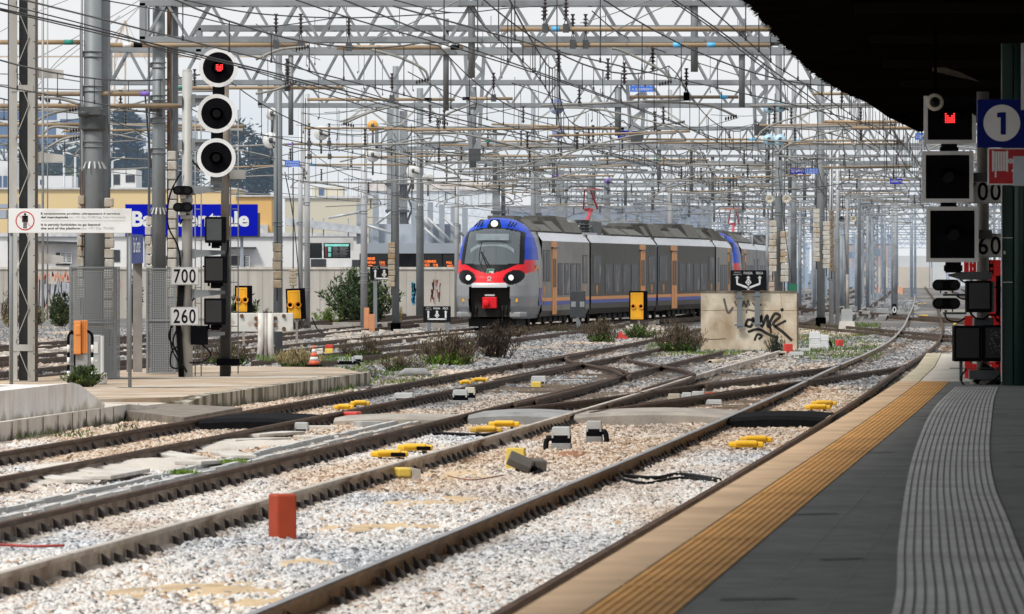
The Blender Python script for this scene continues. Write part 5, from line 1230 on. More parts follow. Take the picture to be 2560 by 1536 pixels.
# slack feeder cables slanting across the picture, struts and stays: (photo points with distances)
SW = [([(0, 22, 100), (320, 95, 106), (640, 172, 113), (1000, 262, 130), (1280, 330, 150), (1700, 420, 190)], .016, WIRE, 'thick dark feeder cable sloping down from the top left corner'),
      ([(0, 26, 100), (330, 104, 106), (660, 182, 113), (1010, 275, 130), (1400, 370, 160)], .012, WIRE, 'dark feeder cable running just under the thick one'),
      ([(0, 8, 101), (300, 85, 108), (420, 130, 112), (640, 178, 116)], .012, WIRE, 'third dark feeder cable from the top left corner'),
      ([(255, 0, 100), (470, 38, 106), (640, 68, 110), (860, 42, 118)], .011, WIRE, 'dark cable dipping below the top chord of the nearest gantry'),
      ([(460, 0, 98), (640, 34, 104), (880, 45, 110), (1130, 32, 117)], .013, WIRE, 'dark cable along the top edge'),
      ([(740, 0, 98), (890, 50, 103), (1170, 130, 113), (1460, 225, 130), (1800, 350, 165)], .013, WIRE, 'dark cable from the top edge down through the tube insulators'),
      ([(985, 0, 98), (1130, 32, 103), (1280, 20, 110), (1420, 12, 118)], .011, WIRE, 'dark cable sagging under the top edge, middle'),
      ([(1687, 0, 100), (1800, 78, 108), (1920, 168, 118), (2060, 268, 138), (2200, 372, 168)], .014, WIRE, 'dark cable sloping along the canopy edge, upper'),
      ([(1680, 3, 101), (1795, 82, 109), (1915, 175, 119), (2050, 275, 139), (2190, 380, 170)], .012, WIRE, 'dark cable sloping along the canopy edge, lower'),
      ([(640, 180, 117), (860, 250, 130), (1130, 330, 160), (1430, 400, 200)], .012, WIRE, 'dark wire from the long tube towards the train roof'),
      ([(720, 155, 120), (830, 205, 128), (940, 240, 136), (1090, 290, 150)], .012, WIRE, 'dark wire under the drop post insulator'),
      ([(1020, 180, 126), (1140, 240, 135), (1330, 300, 150), (1620, 365, 180)], .011, WIRE, 'dark wire through the middle of the overhead tangle'),
      ([(1480, 28, 110), (1560, 90, 118), (1690, 140, 128), (1850, 190, 145)], .011, WIRE, 'dark wire from the hanging insulator group'),
      ([(1280, 208, 128), (1450, 265, 140), (1620, 330, 160)], .011, WIRE, 'dark wire crossing the broad lattice post'),
      ([(640, 60, 112), (720, 120, 118), (800, 150, 124)], .009, WIREL, 'pale stay crossing the lattice left of the first insulator'),
      ([(925, 102, 118), (1020, 62, 117), (1150, 0, 115)], .013, WIREL, 'pale stay rod rising to the first drop post'),
      ([(1450, 58, 116), (1530, 35, 116), (1640, -5, 115)], .011, WIREL, 'pale stay rising to the top edge above the blue banded tube'), ([(1510, 92, 117), (1620, 35, 116), (1690, 5, 115)], .011, WIREL, 'second pale stay above the blue banded tube'),
      ([(95, 215, 112), (170, 130, 113), (350, 15, 116)], .008, WIREL, 'thin stay rising from the lattice mast to the top'), ([(100, 200, 113), (200, 120, 115), (300, 40, 118)], .007, WIREL, 'second thin stay rising from the lattice mast'), ([(0, 80, 112), (90, 32, 114), (170, 0, 116)], .007, WIREL, 'thin stay across the top left corner'), ([(85, 150, 113), (205, 85, 116), (350, 0, 120)], .008, WIREL, 'thin stay across the gap between the mast and pole'), ([(270, 105, 118), (360, 5, 119)], .008, WIREL, 'thin stay between the two thick poles'),
      ([(0, 185, 112), (100, 190, 113), (205, 205, 115)], .012, WIREL, 'light rod spanning the lattice mast, upper'), ([(0, 212, 112), (110, 222, 113), (210, 225, 115)], .012, WIREL, 'light rod spanning the lattice mast, lower'),
      ([(270, 300, 115), (470, 370, 125), (640, 420, 140)], .009, WIRE, 'thin wire passing behind the signal mast'), ([(270, 290, 116), (520, 330, 130), (760, 345, 150)], .008, WIRE, 'thin wire through the gap between pole and discs'), ([(80, 400, 120), (205, 385, 125), (420, 372, 135)], .008, WIRE, 'thin wire low behind the poles'), ([(80, 440, 124), (210, 430, 128), (430, 405, 140)], .007, WIRE, 'lowest thin wire over the yellow wall'),
      ([(1945, 420, 195), (1960, 560, 195), (1980, 700, 195)], .012, WIRE, 'dark cable hanging down the mast behind the wall block'), ([(2098, 370, 245), (2110, 560, 245), (2122, 760, 245)], .012, WIRE, 'dark cable hanging by the thin pale masts'), ([(362, 225, 116), (370, 330, 116), (378, 420, 116)], .018, WIRE, 'dark cable hanging down the second thick pole'),
      ([(712, 430, 185), (735, 560, 185), (755, 790, 185)], .016, WIRE, 'dark cable slanting down past the white masts'), ([(733, 500, 189), (733, 600, 189), (733, 672, 189)], .01, WIRE, 'wire holding the short brick weight'), ([(780, 795, 200), (800, 830, 205), (840, 835, 210)], .022, CABLE, 'dark cable curling on the ground by the white mast')]
for P, r, mt, lb in SW:
    mb = MB(); mb.path(curve([D(*p) for p in P], 8), r, 6); tag(mb.build('feeder_cable' if mt is not WIREL else 'stay_rod', mt), lb, 'cable' if mt is not WIREL else 'stay')
# a thicket of vertical hangers and slack jumpers under the canopy edge
rr = random.Random(77)
for i in range(34):
    px = rr.uniform(1935, 2290); Y = rr.uniform(140, 200); y0 = max(200+(px-1950)*.25, 150)+rr.uniform(0, 40); y1 = y0+rr.uniform(60, 170)
    mb = MB(); mb.path([D(px, y0, Y), D(px+rr.uniform(-6, 6), (y0+y1)/2, Y), D(px+rr.uniform(-4, 4), y1, Y)], .0085, 4); tag(mb.build('dropper_wire', WIRE), 'thin dark dropper wire hanging below the canopy edge', 'dropper wire', 'droppers below the canopy edge')
for i in range(60):
    px = rr.uniform(650, 1900); Y = rr.uniform(118, 190); y0 = rr.uniform(0, 330); y1 = y0+rr.uniform(50, 150)
    mb = MB(); mb.path([D(px, y0, Y), D(px+rr.uniform(-3, 3), y1, Y)], .0075, 4); mb.box(D(px, y1, Y), (.03, .03, .06)); tag(mb.build('dropper_wire', WIRE), 'thin dark dropper wire in the overhead tangle above the train', 'dropper wire', 'droppers above the train')
for i in range(30):
    px = rr.uniform(700, 1880); Y = rr.uniform(150, 260); y0 = rr.uniform(280, 470); w = rr.uniform(90, 320); s = rr.uniform(-35, 35)
    mb = MB(); mb.path(curve([D(px, y0, Y), D(px+w*.5, y0+s*.5+rr.uniform(4, 22), Y), D(px+w, y0+s, Y)], 6), .009, 4); tag(mb.build('jumper_wire', WIRE), 'thin slack jumper wire in the overhead tangle above the train', 'jumper wire', 'jumpers above the train')
# hanging insulators on the gantries
for i, (px, py, Y, lb) in enumerate(((1396, 128, 119, 'dark hanging insulator under the nearest gantry, first'), (1520, 150, 125, 'dark hanging insulator beside the blue section sign, higher'), (1561, 160, 125, 'dark hanging insulator beside the blue section sign, lower'), (1632, 125, 119, 'dark hanging insulator near the second drop post'), (1360, 0, 119, 'big insulator at the top edge above the blue band, outer'), (1415, 0, 119, 'big insulator at the top edge above the blue band, inner'), (1075, 265, 150, 'dark hanging insulator by the slim drop post'), (719, 155, 124, 'dark insulator on the tube end over the white masts'))):
    p = D(px, py, Y); mb = MB(); insul(mb, p.x, p.y, p.z-.42, .42, 5, .07); tag(mb.build('hanging_insulator', CER), lb, 'insulator')
# round discs and blue section signs
def disc_target(px, py, Y, r, mat, label):
    p = D(px, py, Y); t = thing('line_disc', label, 'disc', p); mb = MB(); mb.smooth = False; mb.lathe((0, 0, 0), [(r*.9, .03), (r, .02), (r, -.02), (r*.9, -.05), (r*.45, -.09)], 'y', 24); fixn(mb.build('face', mat, t))
    mb = MB(); mb.tube((-.05, -.1, .02), (.22, -.12, -.1), .025, 6); mb.tube((0, 0, -r), (0, 0, -r-.4), .03, 6); mb.tube((0, -.1, -.06), (0, -.1, .07), .04, 6); mb.build('fitting', STEELD, t)
DWH = M('disc_white', (0.70, 0.70, 0.69), 0.5); DOR = M('disc_orange', (0.72, 0.36, 0.06), 0.5); DBL = M('disc_pale_blue', (0.45, 0.68, 0.82), 0.45); DLI = M('disc_lilac', (0.25, 0.3, 0.55), 0.5)
for px, py, Y, r, mt, lb in ((803, 333, 180, .22, DWH, 'white disc left of the broad column, upper'), (932, 388, 185, .22, DWH, 'white disc with an orange lower half by the far mast'), (932, 315, 182, .17, DOR, 'orange disc tucked under the tan tubes'), (677, 352, 160, .22, DWH, 'white disc beside the cypress top, lower'), (680, 285, 160, .17, DWH, 'white disc beside the cypress top, upper'), (1033, 428, 210, .24, DWH, 'white disc right of the broad column'), (1070, 448, 215, .22, DWH, 'white disc lowest above the station fins'), (1187, 418, 215, .15, DWH, 'small white disc above the train cab'), (1392, 267, 185, .24, DLI, 'lilac disc over the train, upper'), (1396, 332, 190, .2, DLI, 'lilac disc over the train, lower'),
        (1923, 270, 168, .16, DBL, 'pale blue disc of the upper pair, outer'), (1951, 267, 166, .16, DBL, 'pale blue disc of the upper pair, on the mast'), (1922, 350, 168, .16, DBL, 'pale blue disc of the lower pair, outer'), (1950, 350, 166, .16, DBL, 'pale blue disc of the lower pair, on the mast'), (1556, 330, 180, .1, TBLUE, 'small sky blue tag above the pantograph'), (1520, 453, 240, .12, TPURP, 'small purple tag over the first car'), (1826, 449, 250, .1, TGREEN, 'small green tag over the last car')):
    disc_target(px, py, Y, r, mt, lb)
def section_sign(px0, px1, py0, py1, Y, lines, mat, label):
    a = D(px0, py1, Y); b_ = D(px1, py0, Y); w = b_.x-a.x; h = b_.z-a.z; t = thing('section_sign', label, 'sign', ((a.x+b_.x)/2, Y, (a.z+b_.z)/2))
    mb = MB(); mb.bx(-w/2, w/2, 0, .02, -h/2, h/2); mb.build('panel', mat, t)
    n = len(lines)
    for i, s in enumerate(lines):
        text(s, h*.62/n*(.9 if n > 1 else .75), WHITE, (0, -.004, h*(.5-(i+.5)/n)*.86), t, width=w*.86*min(1, len(s)/13+.25))
    mb = MB(); mb.tube((0, .05, -h/2), (0, .05, h/2+.5), .02, 6); mb.build('hanger', STEELD, t)
section_sign(1575, 1635, 207, 230, 164, ['ATTENZIONE', 'AL SEZIONAMENTO'], SIGNBLUE2, 'bright blue two line section sign high above the train')
section_sign(1544, 1600, 327, 346, 168, ['SEZIONAMENTO'], SIGNBLUE, 'dark blue section sign half hidden by the lattice post')
section_sign(712, 750, 402, 417, 158, ['ATTENZIONE', 'AL SEZIONAMENTO'], SIGNBLUE2, 'small bright blue section sign right of the brick weight mast')
section_sign(1976, 2012, 421, 435, 215, ['SEZIONAMENTO'], SIGNBLUE, 'dark blue section sign between the two tall masts')
section_sign(2016, 2045, 421, 435, 216, ['ATTENZIONE', 'AL SEZIONAMENTO'], SIGNBLUE2, 'bright blue sign touching the second tall mast')
section_sign(2225, 2256, 447, 460, 230, ['SEZIONAMENTO'], SIGNBLUE, 'blue section sign alone in the haze below the canopy')
section_sign(2288, 2322, 333, 350, 190, ['SEZIONAMENTO'], SIGNBLUE2, 'blue section sign cut off by the square signal')
# ================================================================ three disc signal on the left
YS = 113.6
def XS(px): return X(px, YS)
def ZS(py): return Z(py, YS)
t = thing('railway_signal', 'three disc railway signal with white rims, red lamp lit in the top disc', 'signal', (XS(468), YS, .1))
ox, oz = XS(468), .1
mb = MB(); mb.tube((0, 0, 0), (0, 0, ZS(180)-oz), .105, 18, .095); mb.lathe((0, 0, ZS(180)-oz), [(.095, 0), (.085, .04), (.03, .05)], 'z', 18); mb.build('mast', STEELL, t)
for i, (px, py) in enumerate(((548.6, 171.5), (544.5, 285.7), (543.5, 395.8))):
    cx, cz = XS(px)-ox, ZS(py)-oz; r = 48.5*YS/F
    mb = MB(); ring(mb, (cx, cz), r*.80, r, -.42, 40); vs = disc((cx, cz), r, 40, -.42)+disc((cx, cz), r, 40, -.39); mb.add(vs, [(k, (k+1) % 40, 40+(k+1) % 40, 40+k) for k in range(40)])
    rim = mb.build('rim', WHITE, t)
    mb = MB(); mb.poly(disc((cx, cz), r*.81, 40, -.415)); vs = disc((cx, cz), r*.98, 40, -.385); mb.poly(vs[::-1]); mb.build('face', BLACK, t)
    mb = MB(); mb.lathe((cx, -.42, cz+.0), [(.125, 0), (.115, -.05)], 'y', 24); mb.build('lamp_ring', BLACKM, t)
    mb = MB(); vs = []; n = 14
    for k in range(n+1):
        a = math.pi*(.02+.96*k/n); vs.append((cx+.13*math.cos(a), -.42, cz+.13*math.sin(a)))
    vs2 = [(x, -.62, z-.02) for x, y, z in vs]; mb.add(vs+vs2, [(k, k+1, n+2+k, n+1+k) for k in range(n)]); mb.build('visor', BLACK, t)
    mb = MB(); mb.lathe((cx, -.465, cz), [(.0, -.01), (.075, -.01), (.085, .04)], 'y', 20); mb.build('lens', LENS, t)
    if i == 0:
        mb = MB(); rr = random.Random(2)
        for u in range(5):
            for v in range(5):
                if (v == 4 and u == 2) or (v == 0 and u in (0, 4)): continue
                mb.lathe((cx-.055+u*.0275+.03, -.64, cz-.055+v*.0275-.01), [(.0, -.004), (.0105, 0), (.009, .01)], 'y', 8)
        mb.build('lit_lamp', LED, t)
    if i < 2:
        nx, nz = ((544.5, 285.7), (543.5, 395.8))[i]
        mb = MB(); mb.bx(cx-.11, cx+.11, -.40, -.2, ZS(nz)-oz+r*.9, cz-r*.9); mb.build('connector', BLACK, t)
mb = MB(); mb.bx(XS(543)-ox-.11, XS(543)-ox+.11, -.36, -.16, ZS(462)-oz, ZS(440)-oz); mb.build('connector', STEELD, t)
for py in (252, 362):                           # bracket arms to the discs
    z = ZS(py)-oz; mb = MB(); mb.bx(-.16, -.09, -.13, .13, z-.09, z+.09); mb.bx(.09, .16, -.13, .13, z-.12, z+.12); mb.bx(.15, .62, -.16, -.10, z+.04, z+.1); mb.bx(.15, .62, -.16, -.10, z-.1, z-.05); mb.bx(.15, .55, -.11, -.1, z-.1, z+.08)
    mb.build('bracket_arm', STEELB, t)
for py in (476, 635, 735, 838):
    z = ZS(py)-oz; mb = MB(); mb.bx(-.16, -.1, -.12, .12, z-.07, z+.07); mb.bx(.1, .16, -.12, .12, z-.09, z+.09)
    mb.prism([(.14, z-.08), (.72, z+.0), (.72, z+.06), (.14, z+.08)], -.2, -.13); fixn(mb.build('bracket_arm', STEELB, t))
for py in (477, 519):                           # twin lamp units
    z = ZS(py)-oz; c = XS(459)-ox; mb = MB(); P = [(c+s*.10+.085*math.cos(a)*1.0, z+.085*math.sin(a)) for s, a0 in ((1, -90), (-1, 90)) for a in [R(a0+180*k/10) for k in range(11)]]
    mb.prism(P, -.34, -.16); fixn(mb.build('twin_lamp', BLACK, t))
    mb = MB()
    for s in (-1, 1): mb.lathe((c+s*.095, -.345, z), [(.0, -.004), (.06, -.004), (.065, .01)], 'y', 16)
    mb.build('lens', LENS, t)
    mb = MB(); mb.bx(c-.06, c+.06, -.3, -.2, z-.15, z-.08); mb.bx(c-.05, c+.18, -.2, -.05, z-.22, z-.15); mb.build('lamp_bracket', STEELL, t)
for i, (a, b_, c, d) in enumerate(((515, 567, 543, 608), (513, 570, 641, 708), (513, 567, 746, 812))):
    x0, x1_, z0, z1 = XS(a)-ox, XS(b_)-ox, ZS(d)-oz, ZS(c)-oz
    mb = MB(); mb.bx(x0, x1_, -.45, -.1, z0, z1); bevel(mb.build('indicator_box', BLACK, t), .02)
    mb = MB(); mb.bx(x0+.035, x1_-.08, -.462, -.45, z0+.05, z1-.04); mb.build('indicator_face', M('indicator_glass', (0.055, 0.06, 0.065), 0.4) if i == 0 else M('indicator_dark', (0.016, 0.016, 0.017), 0.5), t)
    mb = MB(); mb.bx(x0+.12, x1_-.12, -.3, -.2, z0-.1, z0); mb.bx(x0+.06, x0+.1, -.3, -.25, z0-.06, z0); mb.bx(x1_-.12, x1_-.08, -.3, -.25, z0-.06, z0); mb.build('box_foot', BLACK, t)
mb = MB()
for P in ([(-.1, 3.9), (-.32, 3.45), (-.36, 2.9), (-.15, 2.4), (-.1, 1.6)], [(-.08, 2.1), (-.14, 1.4), (-.30, .95), (-.28, .55), (-.1, .2)], [(-.13, 2.1), (-.2, 1.2), (-.34, .8), (-.22, .55), (-.06, .15)], [(-.05, 1.8), (-.12, 1.1), (-.26, .7), (-.16, .4), (0, .1)], [(-.1, .62), (-.28, .5), (-.3, .22), (-.14, .2), (-.1, .5)], [(.1, 4.1), (.25, 3.95), (.33, 3.9)], [(.12, 3.0), (0, 3.08), (-.13, 2.9)], [(.1, 1.45), (.25, 1.6), (.5, 1.62)], [(.1, .75), (.3, .9), (.55, .95), (.62, 1.05)], [(.2, .7), (.45, .45), (.3, .3), (.05, .28)], [(.3, 2.1), (.6, 2.16), (.75, 2.3), (.78, 2.6)]):
    mb.path([(p.x, -.13, p.y) for p in curve([(a, b_) for a, b_ in P], 6)], .017, 6)
for dx in (-.02, .02, .05): mb.path([(-.12+dx, -.12, .0), (-.14+dx, -.13, .5), (-.18+dx, -.14, 1.1), (-.1+dx, -.13, 1.8)], .02, 6)
mb.build('cable', CABLE, t)
mb = MB(); mb.bx(.12, .40, -.3, -.08, .85, 1.18) if False else mb.bx(.08, .4, -.25, -.05, .62, .98); mb.build('junction_box', BLACK, t)
def plate(px0, px1, py0, py1, Y, s, label, mat=WHITE, ink=INK, txt_w=.78, clip=None):
    a = D(px0, py1, Y); b_ = D(px1, py0, Y); w = b_.x-a.x; h = b_.z-a.z
    t = thing('number_plate', label, 'number plate', ((a.x+b_.x)/2, Y, (a.z+b_.z)/2)); mb = MB(); mb.bx(-w/2, w/2, 0, .015, -h/2, h/2); bevel(mb.build('panel', mat, t), .012)
    mb = MB()
    for z in (-h/2+.012, h/2-.012): mb.bx(-w/2+.008, w/2-.008, -.003, 0, z-.003, z+.003)
    for x in (-w/2+.012, w/2-.012): mb.bx(x-.003, x+.003, -.0035, -.0005, -h/2+.01, h/2-.01)
    mb.build('border', GREYINK, t)
    text(s, h*.78, ink, (0, -.006, 0), t, bold=.012, width=w*txt_w, space=1.12)
plate(427, 497, 668, 713, YS-.25, '700', 'upper white number plate on the three disc signal, reading 700')
plate(426, 497, 768, 814, YS-.25, '260', 'lower white number plate on the three disc signal, beside the lowest black box, reading 260')
# dark mast behind with ladder
t = thing('dark_mast', 'dark weathered mast with a ladder, directly behind the disc signal boxes', 'mast', (X(563, 114.6), 114.6, .1)); ox2 = X(563, 114.6)
mb = MB(); mb.tube((0, 0, 0), (0, 0, Z(600, 114.6)-.1), .105, 16, .085); mb.build('tarred_base', M('tarred_post', (0.035, 0.033, 0.031), 0.8, 0, 0.3, 4, dirt=(0.12, 0.1, 0.08), damt=0.3, stretch=(1, 1, .2)), t)
mb = MB(); mb.tube((0, 0, Z(600, 114.6)-.1), (0, 0, Z(200, 114.6)), .085, 16, .07); mb.build('upper_post', M('old_post_grey', (0.30, 0.285, 0.26), 0.7, 0.1, 0.15, 3, dirt=(0.2, 0.12, 0.07), damt=0.45, stretch=(1, 1, .3)), t)
mb = MB(); mb.bx(-.16, .28, -.14, -.08, .22, .34); mb.build('foot_clamp', BLACK, t)
mb = MB()
for px in (577, 596): x = X(px, 114.8)-ox2; mb.tube((x, .1, .05), (x, .1, 5.1), .012, 6)
for k in range(17): z = .4+k*.28; mb.tube((X(577, 114.8)-ox2, .1, z), (X(596, 114.8)-ox2, .1, z), .009, 5)
mb.build('ladder', WIREL, t)
mb = MB(); x = X(610, 114.6)-ox2; mb.bx(.09, .38, -.1, .2, Z(448, 114.6)-.1, Z(425, 114.6)-.1); mb.bx(.1, .34, -.06, -.02, Z(327, 114.6)-.1, Z(321, 114.6)-.1); mb.build('step_plate', STEELL, t)
mb = MB(); x = X(503, 114.6)-ox2
for px in (488, 503): x = X(px, 115)-ox2; mb.tube((x, .4, 0), (x, .4, 5.0), .012, 6)
for k in range(14): mb.tube((X(488, 115)-ox2, .4, .5+k*.3), (X(503, 115)-ox2, .4, .5+k*.3), .009, 5)
mb.build('rear_ladder', WIREL, t)

# prohibition sign
YP = 103.6
a = D(21, 583, YP); b_ = D(329, 522, YP); w = b_.x-a.x; h = b_.z-a.z
t = thing('warning_sign', 'long white sign forbidding to go beyond the platform, on two grey posts', 'sign', ((a.x+b_.x)/2, YP, (a.z+b_.z)/2)); ox3, oz3 = t.location.x, t.location.z
mb = MB(); mb.bx(-w/2, w/2, 0, .03, -h/2, h/2); bevel(mb.build('panel', WHITE, t), .006)
for px in (324, 27.5):
    mb = MB(); x = X(px, YP)-ox3; mb.tube((x, .07, .1-oz3), (x, .07, (-h/2 if px > 100 else h/2)), .033, 12); mb.build('post', STEEL, t)
k = w/830.0                                       # 830 units of the traced sign width
def sx_(u): return -w/2+(u-57)*k
def sz_(v): return h/2-(v-167)*k
mb = MB(); ring(mb, (sx_(169), sz_(249)), 57*k, 64*k, -.004, 40); c0 = (sx_(169), sz_(249)); mb.bar((c0[0]-41*k, -.005, c0[1]+41*k), (c0[0]+41*k, -.005, c0[1]-41*k), 5.5*k, .002); mb.build('red_ring', SIGNRED, t)
mb = MB(); y = -.003
mb.poly(disc((sx_(169), sz_(205)), 8*k, 16, y)); 
def rc(u0, u1, v0, v1): mb.add([(sx_(u0), y, sz_(v1)), (sx_(u1), y, sz_(v1)), (sx_(u1), y, sz_(v0)), (sx_(u0), y, sz_(v0))], [(0, 1, 2, 3)])
rc(155, 183, 214, 256); rc(149, 154, 216, 258); rc(184, 189, 216, 258); rc(158, 167, 256, 300); rc(171, 180, 256, 300); rc(149, 189, 214, 222)
mb.build('pictogram', INK, t)
L1 = [('È severamente proibito oltrepassare il termine', 276, 201, 808-276, INK, .022), ('del marciapiede', 276, 227, 460-276, INK, .022), ('(art. 19/1 Dpr 753/80 Reg. Polizia Ferroviaria)', 468, 227, 845-468, GREYINK, -.004), ('It is strictly forbidden to go beyond', 276, 277, 675-276, INK, .022), ('the end of the platform', 276, 302, 541-276, INK, .022), ('(art. 19/1 Dpr 753/80)', 549, 302, 770-549, GREYINK, -.004)]
for s, u, v, wd, mt, bo in L1: text(s, 20*k, mt, (sx_(u), -.003, sz_(v)), t, align='LEFT', bold=bo, width=wd*k)
mb = MB(); y = -.003; rc(276, 845, 248, 250); mb.build('rule', GREYINK, t)

# emergency phone column, cabinet and striped rails
YC = 106
t = thing('call_post', 'orange call column with black and white striped guard rails, by a green bush', 'call post', (X(202, YC), YC, .1)); oc = X(202, YC)
def xc(px): return X(px, YC)-oc
def zc_(py): return Z(py, YC)-.1
mb = MB(); mb.bx(xc(186), xc(204), -.18, .14, zc_(886), zc_(802)); mb.bx(xc(190), xc(203), -.2, -.16, zc_(838), zc_(812)); bevel(mb.build('column', ORANGE, t), .015)
mb = MB()
for px in (205, 210, 215): mb.bx(xc(px), xc(px+3.6), -.12, .16, zc_(884), zc_(801))
mb.bx(xc(204), xc(218), -.1, .14, zc_(884), zc_(803)); bevel(mb.build('side_fins', ORANGE, t), .01)
mb = MB(); mb.bx(xc(190), xc(220), -.1, .1, 0, zc_(886)); mb.build('plinth', CONCG, t)
for pxa, pxb in ((171.5, 188), (205, 231)):
    mb = MB(); P = curve([(xc(pxa), 0), (xc(pxa), .62), (xc(pxa)+.0, .86), (xc(pxa)+.05, .93), (xc((pxa+pxb)/2), .95), (xc(pxb)-.05, .93), (xc(pxb), .86), (xc(pxb), .6), (xc(pxb), .0)], 5)
    zs = [i*.11 for i in range(12)]
    mb.path([(p.x, -.03, p.y) for p in P], .024, 8); mb.build('guard_rail', BLACK, t)
    mb = MB()
    for px in (pxa, pxb):
        for zz in (.12, .36, .58):
            if px == 188: continue
            mb.tube((xc(px), -.03, zz), (xc(px), -.03, zz+.13), .027, 8)
    mb.build('white_band', WHITE, t)
YK = 107
t = thing('relay_cabinet', 'small grey trackside cabinet on a pale foot, right of the orange call column', 'cabinet', (X(245, YK), YK, .1)); ok_ = X(245, YK)
mb = MB(); mb.bx(X(233, YK)-ok_, X(252, YK)-ok_, -.2, .2, .2, Z(838, YK)-.1); bevel(mb.build('housing', CABG, t), .015)
mb = MB(); mb.bx(X(252, YK)-ok_, X(258, YK)-ok_, -.18, .22, .2, Z(840, YK)-.1); mb.build('side_wall', GREYW, t)
mb = MB(); mb.bx(X(236, YK)-ok_, X(247, YK)-ok_, -.215, -.2, .55, .75); mb.lathe((-.02, -.205, .42), [(.02, 0), (.02, .01)], 'y', 10); mb.build('door_panel', GREYW, t)
mb = MB(); mb.bx(X(233, YK)-ok_, X(266, YK)-ok_, -.25, .25, 0, .2); bevel(mb.build('foot', CONCW, t), .03)
# post of the small station name board
YB = 119.5
t = thing('station_name_board', 'small blue station name board seen at an angle, between the thick poles', 'sign', (X(344, YB), YB, .1)); ob = X(344, YB)
mb = MB(); mb.bx(-.09, .09, -.05, .05, 0, Z(600, YB)); mb.build('post', M('brown_grey_post', (0.28, 0.255, 0.24), 0.6, 0.1), t)
mb = MB(); mb.bx(X(314, YB)-ob, X(325, YB)-ob, .3, .4, 0, Z(580, YB)); mb.build('rear_post', M('brown_grey_post2', (0.2, 0.185, 0.18), 0.6, 0.1), t)
mb = MB(); x0, x1_ = X(327, YB)-ob, X(362, YB)-ob; mb.add([(x0, -.1, Z(660, YB)-.1), (x1_, -.5, Z(658, YB)-.1), (x1_, -.5, Z(588, YB)-.1), (x0, -.1, Z(585, YB)-.1)], [(0, 1, 2, 3)]); mb.build('panel', M('name_board_navy', (0.04, 0.055, 0.17), 0.4), t)
tx = text('Bari Centrale', .16, GREYW, (X(345, YB)-ob, -.33, Z(613, YB)-.1), t, width=(x1_-x0)*.9, rz=-math.atan2(.4, x1_-x0)); tx.scale = (1, 1, 1.9)

# buffer stop, cone, shields
YBF = 146
t = thing('buffer_stop', 'rusty white buffer stop with a wide beam and bent rail uprights', 'buffer stop', (X(663, YBF), YBF, -.15)); o_ = X(663, YBF)
def xb(px): return X(px, YBF)-o_
def zb(py): return Z(py, YBF)+.15
mb = MB(); mb.bx(xb(575), xb(645), -.12, .1, zb(830), zb(783)); mb.bx(xb(684), xb(733), -.12, .1, zb(830), zb(783)); bevel(mb.build('beam', BUFW, t), .015)
for px in (653, 677):
    mb = MB(); mb.path([(xb(px)-.04*(px < 660)+.03*(px > 660), -.3, 0), (xb(px), -.22, .5), (xb(px), -.2, zb(783))], .075, 6); mb.build('bent_rail', BUFW, t)
mb = MB(); mb.path([(xb(665), -.22, 0), (xb(665), -.16, zb(783))], .05, 6); mb.build('middle_rail', M('buffer_middle', (0.5, 0.48, 0.45), 0.8, dirt=(0.12, 0.06, 0.03), damt=0.5), t)
mb = MB()
for px in (660, 669): mb.bx(xb(px)-.02, xb(px)+.02, -.19, -.15, .1, zb(786))
mb.build('dark_gap', BLACKM, t)
mb = MB()
for px, py in ((605, 790), (641, 796), (641, 812), (689, 796), (689, 812), (710, 790), (710, 822)): mb.lathe((xb(px), -.15, zb(py)), [(.0, -.03), (.04, -.03), (.05, .03)], 'y', 10)
mb.build('bolt', RUST, t)
def cone(p, label):
    t = thing('traffic_cone', label, 'traffic cone', p); mb = MB(); mb.box((0, 0, .02), (.36, .36, .04)); mb.build('foot', BLACK, t)
    mb = MB(); mb.smooth = True
    rs = lambda z: .13-.105*z/.44
    for i, (z0, z1, mt) in enumerate(((.04, .13, 1), (.13, .21, 0), (.21, .30, 1), (.30, .38, 0), (.38, .46, 1))): mb.mi = mt; mb.lathe((0, 0, 0), [(rs(z0), z0), (rs(z1), z1)], 'z', 20)
    mb.build('body', [WHITE, M('cone_orange', (0.72, 0.13, 0.05), 0.55)], t)
cone(G(785, 917, .06), 'orange and white striped traffic cone at the end of the low platform')
